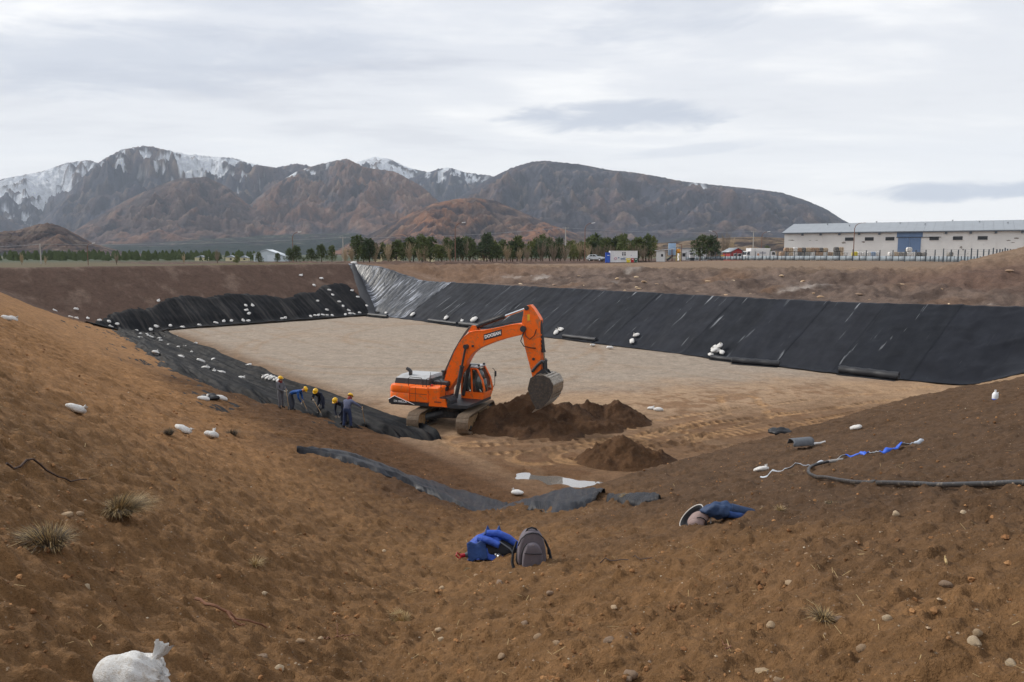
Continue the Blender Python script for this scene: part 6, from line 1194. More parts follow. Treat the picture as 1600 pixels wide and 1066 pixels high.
# lamp posts, poles, wires
RUST = mat('rusty_steel', lin((112, 78, 62)), 0.7, 0.2, 3); CONC = mat('pale_concrete', lin((168, 164, 158)), 0.8, 0.1, 3); WIREM = mat('wire_grey', lin((150, 150, 155)), 0.5, 0.05); LAMPG = mat('lamp_head', (0.7, 0.7, 0.7), 0.4, 0.05)
def lamp_post(px, d, h, flip, lab):
    root = empty('lamp_post', px_at(px, d, -0.1), 0, lab, 'lamp post', 'street lamps around the pit'); s = MB(); s.tube([(0, 0, 0), (0, 0, h * .85), (flip * .25, 0, h * .93), (flip * .9, 0, h * .985), (flip * 1.5, 0, h)], [.11, .085, .07, .06, .05], 8); s.build('post', RUST, root, 60); l = MB(); l.box((flip * 1.85, 0, h + .02), (.85, .3, .16), Matrix.Rotation(-0.15 * flip, 3, 'Y'), bev=.05); l.build('lamp_head', LAMPG, root, 40)
for px, d, h, f, lab in [(141, 215, 6.2, 1, 'rusty street lamp at the far left plain'), (460, 195, 8.2, 1, 'rusty street lamp beside the pale far shed'), (712, 165, 8.7, 1, 'rusty street lamp in the middle of the pine row'), (913, 175, 8.6, 1, 'rusty street lamp left of the white container'), (1118, 205, 7.8, -1, 'street lamp standing among the conifers'), (1187, 215, 8.0, 1, 'street lamp behind the white trucks'), (1330, 165, 8.1, 1, 'street lamp in front of the white warehouse')]: lamp_post(px, d, h, f, lab)
def pole(px, d, h, arm, lab):
    root = empty('utility_pole', px_at(px, d, -0.1), 0, lab, 'pole', 'power line poles'); s = MB(); s.tube([(0, 0, 0), (0, 0, h)], [.22, .14], 10); s.build('post', CONC, root, 60)
    if arm: a = MB(); a.box((0, 0, h - .25), (2.0, .14, .14)); a.build('cross_arm', CONC, root, 30)
    for k in (-.8, 0, .8):
        ins = MB(); ins.cyl((k if arm else 0, 0, h - (.18 if arm else .3 + .3 * k)), (k if arm else 0.2, 0, h + (.12 if arm else -.3 - .3 * k)), .06, 8); ins.build('insulator', CONC, root, 40)
    return root.location.copy() + Vector((0, 0, h))
tops = [pole(px, d, h, a, lab) for px, d, h, a, lab in [(-160, 250, 6.0, False, 'pale power pole beyond the left edge'), (68, 245, 6.4, False, 'pale concrete pole at the far left'), (538, 250, 8.6, True, 'pale power pole with cross arm behind the pit corner'), (883, 235, 10.0, True, 'tall pale power pole in the pine row'), (1174, 290, 10.5, True, 'pale power pole behind the trucks'), (1700, 320, 11.5, True, 'pale power pole behind the warehouse')]]
def wire(a, b, dz, lab):
    mb = MB(); n = 14; mb.tube([tuple(a.lerp(b, k / n) + Vector((0, 0, dz - 0.9 * 4 * (k / n) * (1 - k / n))) - a) for k in range(n + 1)], .05, 5); o = mb.build('power_line', WIREM, None, 60, tuple(a)); tag(o, lab, 'wire', 'power lines over the plain')
for a, b, lab in zip(tops[:-1], tops[1:], ['power line reaching the left picture edge', 'power line over the left plain', 'power line above the left half of the pines', 'power line above the right half of the pines', 'power line behind the warehouse']): wire(a, b, -0.1, lab)
# container, toilet cabin, bins, car
CWHITE = mat('white_container', (0.74, 0.74, 0.75), 0.5, 0.06, 2, dirt=(0.5, 0.47, 0.43), dirt_amt=0.05); TBLUE = mat('toilet_blue', (0.015, 0.07, 0.42), 0.5, 0.1); INK = mat('dark_print', (0.04, 0.05, 0.08), 0.6); BLUEINK = mat('blue_print', (0.12, 0.2, 0.34), 0.6); PINKINK = mat('pink_print', (0.55, 0.16, 0.24), 0.6)
FACEY = Matrix(((1, 0, 0, 0), (0, 0, -1, 0), (0, 1, 0, 0), (0, 0, 0, 1)))
def container():
    d = 173; x0 = px_at(952.5, d)[0]; x1 = px_at(995, d)[0]; L_ = x1 - x0; gx, gy, gz = px_at(973.7, d); root = empty('site_container', (gx, gy, gz), 0, 'white site container with printed emblem beside the blue toilet cabin', 'container')
    b = MB(); b.box((0, 1.2, 1.36), (L_, 2.4, 2.5)); body = b.build('container_body', CWHITE, root, 30)
    for k in range(int(L_ / .28)):
        r = MB(); r.box((-L_ / 2 + .2 + k * .28, -.012, 1.36), (.12, .03, 2.3)); r.build('rib', CWHITE, body, 30)
    for z in (.14, 2.58):
        e = MB(); e.box((0, -.03, z), (L_ + .04, .08, .12)); e.build('rail', CWHITE, body, 30)
    for k in (-.24, .24):
        w = MB(); w.box((k, -.045, 1.95), (.28, .03, .75)); wo = w.build('emblem_bar', INK, root, 30); s = MB(); s.box((k, -.066, 2.0), (.22, .012, .08)); s.build('emblem_notch', CWHITE, wo, 30)
    text_mesh('EMELA', .50, BLUEINK, root, Matrix.Translation((.05, -.05, .82)) @ FACEY, bold=.015); text_mesh('municipalidad', .17, BLUEINK, root, Matrix.Translation((.25, -.05, 1.18)) @ FACEY)
    p = MB(); p.tube([(-1.85 + .24 * math.cos(t * .524), -.045, .90 + .24 * math.sin(t * .524)) for t in range(13)], .05, 5); p.build('round_emblem', PINKINK, root, 50); q = MB(); q.box((-1.15, -.05, 1.10), (.30, .03, .22)); q.build('small_emblem', BLUEINK, root, 30); q = MB(); q.prism([(1.55, 1.55), (1.75, 1.55), (1.65, 1.75)], -.055, -.04); q.build('small_mark', BLUEINK, root, 30)
    for px, m, c, lab, w in [(980.8, 'bin_yellow', (.75, .60, .04), 'yellow waste bin in front of the white container', .95), (987, 'bin_red', (.42, .01, .015), 'red waste bin in front of the white container', .78), (992.3, 'bin_green', (.012, .09, .05), 'dark green waste bin at the right end of the container', .75)]:
        X, Y, Z = px_at(px, 171.5); r = empty('waste_bin', (X, Y, Z), 0, lab, 'bin', 'waste bins by the container'); bm_ = MB(); bm_.prism([(-w * .36, .05), (w * .36, .05), (w * .45, .85), (-w * .45, .85)], -.3, .3); bm_.build('bin_body', mat(m, c, .5, .08), r, 30); l = MB(); l.prism([(-w * .47, .853), (w * .47, .853), (w * .40, .97), (-w * .40, .97)], -.33, .33); l.build('lid', MATS[m], r, 30); t = MB(); t.box((0, -.315, .72), (w * .5, .02, .14)); t.build('sticker', CWHITE, r, 30)
    X, Y, Z = px_at(949, 172.5); r = empty('toilet_cabin', (X, Y, Z), 0, 'blue portable toilet cabin left of the white container', 'toilet'); c = MB(); c.box((0, .6, 1.05), (.98, 1.1, 2.1), bev=.04); c.build('cabin', TBLUE, r, 30); rf = MB(); rf.prism([(-.52, 2.1), (.52, 2.1), (.40, 2.28), (-.40, 2.28)], 0.04, 1.16); rf.build('roof', TBLUE, r, 30); dr = MB(); dr.box((0, .035, 1.02), (.78, .04, 1.85)); do = dr.build('door', mat('toilet_blue_door', (.02, .10, .5), .45), r, 30); s = MB(); s.box((.1, .01, 1.62), (.5, .02, .12)); s.build('door_sign', CWHITE, do, 30)
container()
CARW = mat('car_silver', (.55, .58, .60), .25, .04, spec=.8); TYRE = mat('tyre', (.012, .012, .012), .8); CGL = mat('car_glass', (.02, .03, .035), .08, .02, spec=1.0)
def car():
    root = empty('car', px_at(930, 176, 0), math.radians(-28), 'small silver hatchback parked left of the blue toilet cabin', 'car'); b = MB(); prof = [(-1.95, .45), (-1.9, .85), (-1.75, 1.02), (-1.25, 1.42), (.1, 1.46), (.75, 1.02), (1.75, .88), (1.95, .65), (1.95, .38), (-1.95, .38)]; b.prism(prof, -.80, .80); o = b.build('car_body', CARW, root, 40); bv = o.modifiers.new('b', 'BEVEL'); bv.width = .09; bv.segments = 3; bv.limit_method = 'ANGLE'
    for y in (-.815, .815):
        for pl in ([(-1.2, 1.04), (-.5, 1.04), (-.5, 1.36), (-1.05, 1.36)], [(-.4, 1.04), (.55, 1.04), (.08, 1.38), (-.4, 1.38)]): w = MB(); w.prism(pl, y - .008, y + .008); w.build('side_window', CGL, root, 30)
    for q in ([(.12, 1.44), (.70, 1.07)], [(-1.28, 1.38), (-1.70, 1.06)]):
        w = MB(); s = 1 if q[0][0] > 0 else -1; w.add([(q[0][0] + .03 * s, -.66, q[0][1]), (q[0][0] + .03 * s, .66, q[0][1]), (q[1][0] + .05 * s, .70, q[1][1]), (q[1][0] + .05 * s, -.70, q[1][1])], [(0, 1, 2, 3)]); o = w.build('windscreen' if s > 0 else 'rear_window', CGL, root, 30); o.modifiers.new('t', 'SOLIDIFY').thickness = .02
    for x in (-1.2, 1.25):
        for y in (-.74, .74): w = MB(); w.cyl((x, y - .1, .31), (x, y + .1, .31), .31, 16); wo = w.build('wheel', TYRE, root, 40); r = MB(); r.cyl((x, y - .105, .31), (x, y + .105, .31), .19, 12); r.build('rim', LAMPG, wo, 40)
    for y in (-.58, .58): l = MB(); l.box((1.93, y, .72), (.08, .3, .14), bev=.02); l.build('headlight', LAMPG, root, 40)
    bp = MB(); bp.box((1.96, 0, .47), (.06, 1.3, .14)); bp.build('bumper', TYRE, root, 40)
car()
# warehouse
WALLW = mat('white_render', (0.70, 0.69, 0.67), 0.9, 0.07, 0.25, dirt=(0.42, 0.40, 0.37), dirt_amt=0.02); ROOFG = mat('zinc_roof', lin((150, 156, 162)), 0.55, 0.06, 0.3, metal=0.3, stretch=(1, 1, 1)); BDOOR = mat('blue_sheet_door', lin((100, 124, 158)), 0.6, 0.08, 0.5); DARKW = mat('dark_window', (.02, .024, .03), .3); TRIM = mat('grey_trim', lin((92, 100, 110)), 0.7)
W0 = np.array([px_at(1222, 215)[0], 215.0]); W1 = np.array([px_at(1600, 186)[0], 186.0]); WU = (W1 - W0) / np.linalg.norm(W1 - W0); WLEN = float(np.linalg.norm(W1 - W0)) + 42
def wall_px(px):   # metres along the warehouse front that lie behind a point of the photo
    k = (px - 800) / 1200.0; return float((k * W0[1] - W0[0]) / (WU[0] - k * WU[1]))
def warehouse():
    gz = H(float(W0[0]), 215.0); ang = math.atan2(WU[1], WU[0]); root = empty('warehouse', (W0[0], W0[1], gz - .1), ang, 'long white warehouse with grey roof and blue sliding door', 'warehouse')
    E = 14.45 - gz + .1; RG = E + 2.9; Wd = 30
    b = MB(); b.box((WLEN / 2, Wd / 2, E / 2), (WLEN, Wd, E)); wall = b.build('wall', WALLW, root, 30); g = MB(); g.prism([(0, E), (Wd, E), (Wd / 2, RG - .1)], 0.01, WLEN - .01, axis='x'); g.build('gable', WALLW, root, 30)
    t_d0, t_d1 = wall_px(1398), wall_px(1434)
    n = 46; seg = (WLEN + 1.2) / n
    rp = MB()
    for s_, y0, y1 in ((0, -.7, Wd / 2), (1, Wd + .7, Wd / 2)):
        for k in range(n):
            r = MB(); x0 = -.6 + k * seg; r.add([(x0, y0, E + .06), (x0 + seg - .03, y0, E + .06), (x0 + seg - .03, y1, RG + .05), (x0, y1, RG + .05), (x0, y0, E + .16), (x0 + seg - .03, y0, E + .16), (x0 + seg - .03, y1, RG + .15), (x0, y1, RG + .15)], [(0, 1, 2, 3), (4, 5, 6, 7), (0, 1, 5, 4), (1, 2, 6, 5), (2, 3, 7, 6), (3, 0, 4, 7)]); r.build('roof_sheet', ROOFG, root, 30)
    gt = MB(); gt.box((WLEN / 2, -.62, E - .02), (WLEN + 1.2, .16, .26)); gt.build('gutter', TRIM, root, 30)
    hd = MB(); hd.box(((t_d0 + t_d1) / 2, -.06, E - .75), (t_d1 - t_d0 + .6, .12, 1.25)); hd.build('door_header', TRIM if False else BDOOR, root, 30)
    for k in range(2):
        w = (t_d1 - t_d0) / 2; dr = MB(); dr.box((t_d0 + w * (k + .5), -.10, (E - 1.45) / 2), (w - .06, .10, E - 1.45)); do = dr.build('door', BDOOR, root, 30)
        for q in range(5): rb = MB(); rb.box((t_d0 + w * k + w * (q + .5) / 5, -.16, (E - 1.45) / 2), (.06, .03, E - 1.5)); rb.build('door_rib', BDOOR, do, 30)
    rl = MB(); rl.box(((t_d0 + t_d1) / 2 + 2, -.2, E - 1.42), ((t_d1 - t_d0) * 1.9, .1, .14)); rl.build('door_track', DARKW, root, 30)
    for px in (1322.5, 1353.5, 1385.5, 1454, 1490.5, 1529): t = wall_px(px); w = MB(); w.box((t, -.03, E - 1.75), (2.1, .10, .9)); wo = w.build('window', DARKW, root, 30); f = MB(); f.box((t, -.05, E - 2.24), (2.3, .14, .07)); f.build('sill', WALLW, wo, 30)
    for px in (1250, 1278, 1307, 1337.5, 1369, 1472, 1510, 1549, 1590): t = wall_px(px); bkt = MB(); bkt.box((t, -.22, E - .42), (.55, .44, .5)); bkt.build('beam_end', TRIM, root, 30); pl = MB(); pl.box((t, -.02, (E - .7) / 2), (.5, .05, E - .7)); pl.build('pilaster', WALLW, root, 30)
    scars = [(1233, 1.9, 1.8, .35), (1262, 2.0, .8, .15), (1272, 2.0, .9, .2), (1314, 2.7, 1.2, .5), (1345, 2.5, 1.3, .5), (1497, 4.0, .7, .7), (1500, 4.6, .6, .4), (1570, 2.4, 1.2, .35), (1582, 1.9, 1.4, .4), (1576, 2.9, 1.0, .3), (1590, 2.6, .5, .3), (1509, 5.5, .5, 1.4), (1548, 5.6, .6, 1.6)]
    for px, dz, w, h in scars:
        t = wall_px(px); r = random.Random(px); s = MB(); n = 11; s.add([(t + w / 2 * math.cos(6.283 * k / n) * r.uniform(.4, 1.2), -.022, E - dz + h / 2 * math.sin(6.283 * k / n) * r.uniform(.4, 1.2)) for k in range(n)], [tuple(range(n))]); s.build('peeled_patch', mat('bare_render', lin((140, 134, 128)), .9, .3, 3), root, None)
    for k in range(16): t = WLEN * (k + .5) / 16; v = MB(); yy = Wd * .5 - 3 * (k % 3); v.cyl((t, yy, RG - .3 - .5 * (k % 3)), (t, yy, RG + .35 - .5 * (k % 3)), .14, 8); v.cyl((t, yy, RG + .35 - .5 * (k % 3)), (t, yy, RG + .48 - .5 * (k % 3)), .24, 8); v.build('roof_vent', ROOFG, root, 40)
warehouse()
# perimeter fence in front of the yard
FEN = mat('fence_sheet', lin((132, 142, 150)), 0.6, 0.12, 0.6, dirt=lin((160, 160, 158)), dirt_amt=.2); FPOST = mat('fence_post', lin((62, 70, 78)), 0.6); MESHM = mat('fence_wire', lin((120, 126, 130)), 0.5)
def fence():
    pts = [(46.2, 205.0), (53, 190), (60, 165), (66.5, 130), (68, 112), (67.5, 104)]; path = smooth_path(pts, 48); root = empty('yard_fence', (path[0][0], path[0][1], H(*map(float, path[0]))), 0, 'grey sheet and wire fence with dark posts in front of the yard', 'fence'); o0 = root.location
    for k in range(47):
        a, b = path[k], path[k + 1]; za, zb = [max(H(float(q[0]) * f_, float(q[1]) * f_) for f_ in (1.0, 0.97, 0.94)) + 0.1 for q in (a, b)]; A = Vector((a[0], a[1], za)) - o0; B = Vector((b[0], b[1], zb)) - o0
        p = MB(); p.add([A + Vector((0, 0, .02)), B + Vector((0, 0, .02)), B + Vector((0, 0, .85)), A + Vector((0, 0, .85))], [(0, 1, 2, 3)]); po = p.build('panel', FEN, root, 30); po.modifiers.new('t', 'SOLIDIFY').thickness = .05
        q = MB(); q.box(A + Vector((-.04, -.04, .95)), (.12, .12, 1.9 + .35 * (k % 4 == 0))); q.build('post', FPOST, root, 30)
        m = (A + B) / 2; q = MB(); q.box(m + Vector((-.05, -.03, .45)), (.08, .08, .9)); q.build('stake', FPOST, root, 30)
        for z in (1.2, 1.55, 1.88): w = MB(); w.tube([A + Vector((0, 0, z)), B + Vector((0, 0, z))], .012, 4, caps=False); w.build('wire', MESHM, root, 60)
fence()
# bales in the yard
BALEC = {'brown cardboard': (150, 122, 96), 'grey': (126, 122, 116), 'whitish plastic': (206, 204, 200), 'dark': (84, 82, 80), 'yellow': (196, 178, 30), 'bluish': (128, 150, 176), 'tan': (172, 152, 126)}
BM = {k: mat('bale_' + k.replace(' ', '_'), lin(v), .8, .45, 3.0, 0.05, 6, dirt=lin((210, 206, 198)) if k != 'yellow' else None, dirt_amt=.25) for k, v in BALEC.items()}
def bale_mesh(m, seed):
    r = random.Random(seed); mb = MB(); ph = [r.uniform(0, 6) for _ in range(4)]
    mb.blob((0, 0, .52), (.62, .52, .54), 18, 12, fn=lambda d: (abs(d.x) ** 5 + abs(d.y) ** 5 + abs(d.z) ** 5) ** (-.2) * (1 + .05 * math.sin(9 * d.x + ph[0]) * math.sin(7 * d.z + ph[1]) + .05 * math.sin(13 * d.y + ph[2]))); body = mb.mesh('bale_body', m, 70)
    return body
strap_mb = MB()
def strap_mesh(x):
    mb = MB(); mb.tube([(x, .545 * math.copysign(abs(math.cos(t * .524)) ** .5, math.cos(t * .524)), .52 + .565 * math.copysign(abs(math.sin(t * .524)) ** .5, math.sin(t * .524))) for t in range(13)], .02, 4); return mb.mesh('strap', FPOST, 60)
STRAPS = [strap_mesh(-.25), strap_mesh(.25)]; BALES = {k: [bale_mesh(BM[k], j) for j in range(2)] for k in BALEC}
BCOUNT = {}
def bale(px, d, lvl, kind, s=1.0):
    BCOUNT[(kind, lvl)] = BCOUNT.get((kind, lvl), 0) + 1
    x = (px - 800) / 1200 * d; root = empty('bale', (x, d, H(x, d) - .03 + lvl * 1.06 * s), rng.uniform(-.2, .2), '%s %s bale from the left %s before the warehouse' % (ordinal(BCOUNT[(kind, lvl)]), kind, ('in the bottom layer', 'in the second layer', 'in the top layer')[lvl]) , 'bale', '%s bales, layer %d' % (kind, lvl + 1)); root.scale = (s, s, s * rng.uniform(.95, 1.03)); link(bpy.data.objects.new('bale_body', rng.choice(BALES[kind])), root)
    for m in STRAPS: link(bpy.data.objects.new('strap', m), root)
kinds = list(BALEC); 
for k in range(13):
    for lvl in range(3):
        if lvl == 2 and k in (0, 11, 12): continue
        bale(1219 + k * 6.7, 190, lvl, rng.choice(['brown cardboard', 'grey', 'whitish plastic', 'tan', 'brown cardboard', 'dark']))
for k, (px, n, kd) in enumerate([(1268, 1, 'whitish plastic'), (1288, 1, 'grey'), (1296, 1, 'whitish plastic'), (1303, 3, 'dark'), (1310, 3, 'tan'), (1317, 2, 'grey'), (1325, 1, 'whitish plastic'), (1332, 2, 'yellow'), (1338.5, 2, 'grey'), (1346, 2, 'whitish plastic'), (1353, 2, 'bluish'), (1360, 2, 'bluish'), (1367, 2, 'brown cardboard'), (1374, 1, 'dark'), (1388, 2, 'grey'), (1395, 2, 'tan'), (1402, 2, 'whitish plastic'), (1409, 2, 'tan'), (1416, 3, 'whitish plastic'), (1423, 2, 'whitish plastic'), (1431, 2, 'dark'), (1439, 2, 'whitish plastic'), (1446, 1, 'whitish plastic'), (1480, 2, 'bluish'), (1487, 1, 'whitish plastic')]):
    for lvl in range(n): bale(px, 186, lvl, kd if lvl == 0 else rng.choice([kd, 'whitish plastic', 'grey']) if kd != 'yellow' else kd, 1.02)
# red hut, trucks, sheds
REDW = mat('red_boards', (0.36, 0.030, 0.028), .7, .12, 3)
def hut():
    X, Y, Z = px_at(1150, 200); root = empty('red_hut', (X, Y, Z - .05), math.radians(14), 'small red hut with grey gable roof behind the fence', 'hut')
    w = MB(); w.prism([(-1.9, 0), (1.9, 0), (1.9, 2.3), (0, 3.2), (-1.9, 2.3)], 0, 4.0); w.build('wall', REDW, root, 30)
    for s in (-1, 1): r = MB(); r.add([(0, -.35, 3.30), (0, 4.3, 3.30), (s * 2.35, 4.3, 2.17), (s * 2.35, -.35, 2.17)], [(0, 1, 2, 3)]); o = r.build('roof_slope', ROOFG, root, 30); o.modifiers.new('t', 'SOLIDIFY').thickness = .1
    for k, x in enumerate((-.75, .45)):
        f = MB(); f.box((x + .15, -.03, 1.35), (1.0, .08, .95)); fo = f.build('window', WALLW, root, 30); p = MB(); p.box((x + .15, -.08, 1.35), (.8, .03, .75)); p.build('pane', CGL, fo, 30)
    for k in range(9): b = MB(); b.box((0, -.012, .2 + k * .24), (3.78, .02, .02)); b.build('board_joint', mat('red_dark', (.2, .02, .02), .8), root, 30)
hut()
TRW = mat('truck_white', (.72, .72, .72), .4, .08, 2, dirt=(.45, .42, .38), dirt_amt=.15)
def box_truck(px, d, rz, lab, L_=5.2, rear_open=False):
    X, Y, Z = px_at(px, d); root = empty('truck', (X, Y, Z), rz, lab, 'truck', 'white trucks by the red hut'); b = MB(); b.box((-.6, 0, 1.95), (L_ - 1.9, 2.2, 2.3), bev=.04); bo = b.build('cargo_box', TRW, root, 30)
    if rear_open: r = MB(); r.box((-.6 - (L_ - 1.9) / 2 - .02, 0, 1.6), (.06, 1.9, 1.7)); r.build('rear_opening', DARKW, bo, 30); r = MB(); r.box((-1.0, -1.11, 1.45), (1.6, .04, 1.5)); r.build('side_hatch', DARKW, bo, 30)
    else:
        r = MB(); r.box((-.7, -1.11, 1.9), (1.6, .02, .5)); r.build('faded_print', mat('faded_print', (.45, .46, .5), .7, .4, 6), bo, 30); r = MB(); r.box((-1.8, -1.11, 1.5), (.5, .02, .5)); r.build('orange_print', mat('orange_print', (.6, .28, .16), .7, .4, 6), bo, 30)
    c = MB(); c.prism([(1.15, .55), (2.55, .55), (2.58, 1.35), (2.25, 2.35), (1.15, 2.35)], -1.02, 1.02); c.build('cab', TRW, root, 30)
    for y in (-1.03, 1.03): w = MB(); w.prism([(1.55, 1.4), (2.42, 1.4), (2.18, 2.15), (1.55, 2.15)], y - .012, y + .012); w.build('side_window', CGL, root, 30)
    w = MB(); w.add([(2.59, -.9, 1.42), (2.59, .9, 1.42), (2.30, .85, 2.22), (2.30, -.85, 2.22)], [(0, 1, 2, 3)]); o = w.build('windscreen', CGL, root, 30); o.modifiers.new('t', 'SOLIDIFY').thickness = .02
    ch = MB(); ch.box((.2, 0, .62), (L_ - .6, .9, .25)); ch.build('chassis', FPOST, root, 30)
    for x in (-1.5, 1.85):
        for y in (-.95, .95): q = MB(); q.cyl((x, y - .15, .45), (x, y + .15, .45), .45, 16); wo = q.build('wheel', TYRE, root, 40); q = MB(); q.cyl((x, y - .16, .45), (x, y + .16, .45), .24, 12); q.build('rim', LAMPG, wo, 40)
box_truck(1173, 199, math.radians(200), 'white box truck with dark side hatch right of the red hut', 5.4, True); box_truck(1193, 198, math.radians(-12), 'white box truck with faded lettering, cab facing right', 5.4)
def sheds():
    X, Y, Z = px_at(1036, 182); r = empty('shed', (X, Y, Z - .05), math.radians(-18), 'white block shed with overhanging lean-to roof', 'shed'); w = MB(); w.box((-.7, 0, 1.25), (1.9, 2.2, 2.5)); w.build('wall', WALLW, r, 30); rf = MB(); rf.prism([(-2.0, 2.52), (2.3, 2.95), (2.3, 3.07), (-2.0, 2.64)], -1.4, 1.4); rf.build('roof', CWHITE, r, 30)
    for x in (1.9,):
        for y in (-1.2, 1.2): p = MB(); p.tube([(x, y, 0), (x, y, 2.9)], .07, 6); p.build('post', RUST, r, 40)
    wd = MB(); wd.box((-.3, -1.11, 1.5), (.5, .04, .6)); wd.build('window', DARKW, r, 30)
    X, Y, Z = px_at(1052, 184); r = empty('batching_plant', (X, Y, Z - .05), 0, 'pale blue hopper panel with orange tank on yellow legs', 'plant'); b = MB(); b.box((-.55, 0, 2.9), (1.7, .5, 2.8)); bo = b.build('blue_panel', mat('pale_blue_sheet', lin((150, 176, 204)), .5, .06), r, 30)
    for k in (-.42, 0, .42): s = MB(); s.box((-.55 + k, -.27, 2.9), (.03, .04, 2.7)); s.build('panel_rib', MATS['pale_blue_sheet'], bo, 30)
    t = MB(); t.tube([(.95, 0, 1.9), (.95, 0, 2.1), (.95, 0, 2.75), (.95, 0, 3.0)], [.3, .55, .55, .3], 16); t.build('orange_tank', mat('orange_tank_paint', (.60, .25, .02), .5, .15), r, 50); YL = mat('yellow_frame', (.50, .36, .03), .6, .2)
    for x, y in ((.55, -.5), (1.4, -.5), (.55, .5), (1.4, .5)): l = MB(); l.tube([(x, y, 0), (x, y, 2.3)], .06, 6); l.build('leg', YL, r, 40)
    for a, b in (((.55, -.5, .3), (1.4, -.5, 1.9)), ((1.4, -.5, .3), (.55, -.5, 1.9))): l = MB(); l.tube([a, b], .04, 6); l.build('brace', YL, r, 40)
    f = MB(); f.tube([(1.75, .2, 0), (1.75, .2, 4.1)], .09, 8); f.tube([(1.75, .2, 4.0), (.2, .2, 4.25)], .07, 6); f.build('mast', RUST, r, 40)
    cm = MB(); cm.tube([(-1.9, -1.0, .3), (-.5, -.8, 1.4)], .22, 8); cm.build('conveyor', FPOST, r, 40)
    X, Y, Z = px_at(1081, 208); r = empty('white_building', (X, Y, Z - .05), math.radians(-6), 'long low white building behind the conifers', 'building'); w = MB(); w.box((0, 2, 1.6), (7.4, 4, 3.2)); w.build('wall', CWHITE, r, 30); rf = MB(); rf.prism([(-3.9, 3.2), (3.9, 3.2), (3.9, 3.4), (-3.9, 3.4)], -.3, 4.3); rf.build('roof', ROOFG, r, 30)
    for k in (-2.4, -.4, 1.8): q = MB(); q.box((k, -.02, 1.5), (.8, .06, .9)); q.build('window', DARKW, r, 30)
    X, Y, Z = px_at(1080, 198); r = empty('tool_box', (X, Y, Z), 0, 'pale metal box behind the left end of the fence', 'box'); q = MB(); q.box((0, 0, 1.1), (1.3, .6, .75), bev=.03); q.build('box_body', CWHITE, r, 30); q = MB(); q.box((0, 0, .36), (1.0, .4, .7)); q.build('stand', FPOST, r, 30)
    X, Y, Z = px_at(1126.5, 197); r = empty('small_roller', (X, Y, Z), 0, 'small orange yellow machine behind the fence left of the red hut', 'machine'); q = MB(); q.box((0, 0, .95), (.95, .8, .7), bev=.08); q.build('hood', mat('amber_paint', (.68, .34, .02), .5, .1), r, 30); q = MB(); q.cyl((0, -.4, .35), (0, .4, .35), .35, 16); q.build('drum', FPOST, r, 40)
    X, Y, Z = px_at(420, 320); r = empty('far_shed', (X, Y, Z - .1), math.radians(8), 'pale grey gabled shed on the left plain', 'shed'); PS = mat('pale_shed', lin((190, 200, 206)), .6, .05); w = MB(); w.prism([(-5.5, 0), (7.0, 0), (7.0, 2.2), (-.2, 4.9), (-5.5, 3.0)], 0, 16); w.build('wall', PS, r, 30)
    for a, b in (((-6.0, 2.9), (-.2, 5.0)), ((7.5, 2.1), (-.2, 5.0))): q = MB(); q.add([(a[0], -.4, a[1]), (a[0], 16.4, a[1]), (b[0], 16.4, b[1]), (b[0], -.4, b[1])], [(0, 1, 2, 3)]); o = q.build('roof_slope', mat('pale_roof', lin((206, 214, 220)), .5, .04), r, 30); o.modifiers.new('t', 'SOLIDIFY').thickness = .15
    q = MB(); q.box((1.5, -.05, 1.4), (3.0, .1, 2.6)); q.build('door', MATS['pale_roof'], r, 30)
    for px, d, w_, h_, lab in [(362, 330, 4.0, 1.6, 'tiny white far house left of the pale shed'), (383, 335, 3.2, 1.4, 'tiny far house between bush and pale shed'), (316, 340, 5.0, 1.5, 'tiny far house near the thin bare tree'), (592, 260, 3.0, 3.2, 'cream far house glimpsed between pines, left one'), (617, 255, 3.6, 3.2, 'cream far house glimpsed between pines, second one'), (672, 262, 3.0, 3.2, 'cream far house glimpsed between pines near the lamp'), (755, 262, 3.2, 3.0, 'cream far house glimpsed between pines right of the lamp')]:
        X, Y, Z = px_at(px, d); r = empty('far_house', (X, Y, Z), 0, lab, 'house', 'tiny far houses'); q = MB(); q.box((0, 1.5, h_ / 2), (w_, 3, h_)); q.build('wall', mat('cream_wall', lin((206, 196, 160)), .8, .05), r, 30); q = MB(); q.prism([(-w_ / 2 - .2, h_), (w_ / 2 + .2, h_), (0, h_ + .9)], -.2, 3.2); q.build('roof', ROOFG, r, 30); q = MB(); q.box((.3, -.03, h_ * .55), (.8, .08, .7)); q.build('window', DARKW, r, 30)
sheds()
def debris():
    rg = random.Random(31)
    for k in range(34):
        x = rg.uniform(6, 44); s_ = rg.uniform(10.5, 23); u, n = frame(PA, PD); t = rg.uniform(18, 74); X = PA[0] + t * u[0] + s_ * n[0]; Y = PA[1] + t * u[1] + s_ * n[1]; o = bpy.data.objects.new('debris_scrap', STM[k % 8]); link(o); s = rg.uniform(.12, .32); o.scale = (s * 1.4, s, s * .7); o.location = (X, Y, H(X, Y) - .02); o.rotation_euler = (0, 0, rg.uniform(0, 6)); tag(o, 'pale stone or scrap lying on the grey brown bank above the liner', 'stone', 'pale scraps on the bank')
debris()
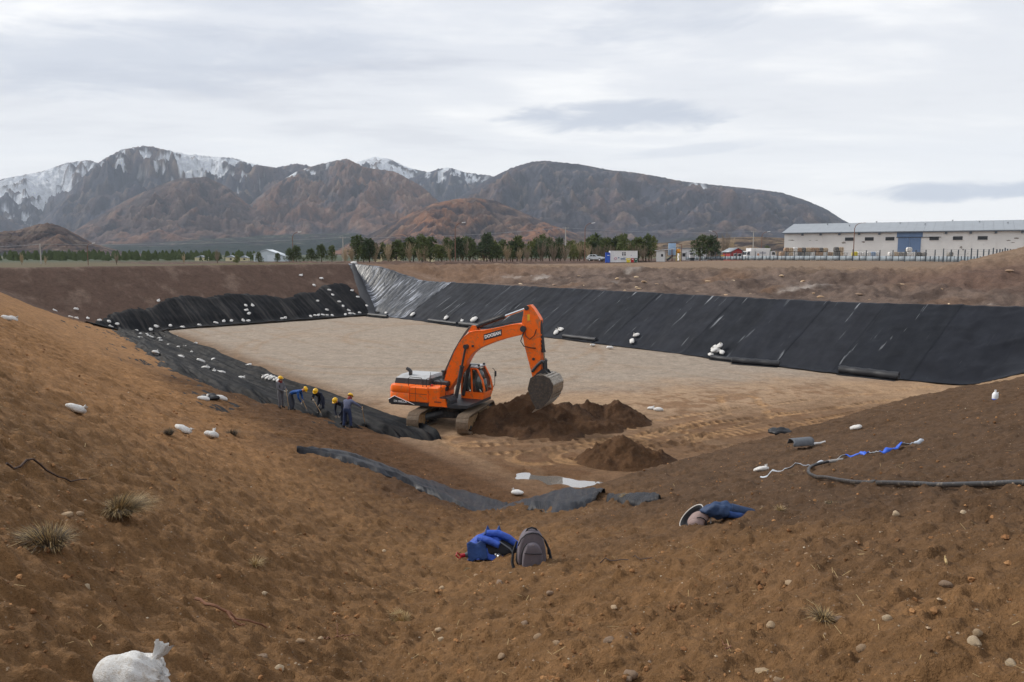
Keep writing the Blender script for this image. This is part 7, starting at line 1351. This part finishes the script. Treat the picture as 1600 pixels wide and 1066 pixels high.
# air between here and the mountains
def haze():
    mb = MB(); mb.box((0, 650, 620), (18600, 18100, 1360)); me = mb.mesh('haze', [], None) if False else None
    o_ = bpy.data.meshes.new('haze'); o_.from_pydata(mb.v, [], mb.f); bm = bmesh.new(); bm.from_mesh(o_); bmesh.ops.recalc_face_normals(bm, faces=bm.faces); bm.to_mesh(o_); bm.free()
    m = bpy.data.materials.new('haze'); m.use_nodes = True; N = m.node_tree.nodes; L = m.node_tree.links; N.remove(N['Principled BSDF']); v = N.new('ShaderNodeVolumePrincipled'); v.inputs['Color'].default_value = (0.74, 0.85, 1.0, 1); v.inputs['Density'].default_value = 6.5e-5; v.inputs['Anisotropy'].default_value = 0.0
    L.new(v.outputs[0], N['Material Output'].inputs['Volume']); o_.materials.append(m); o = bpy.data.objects.new('haze', o_); link(o); tag(o, 'thin bluish air haze', None, None, 'stuff')
haze()
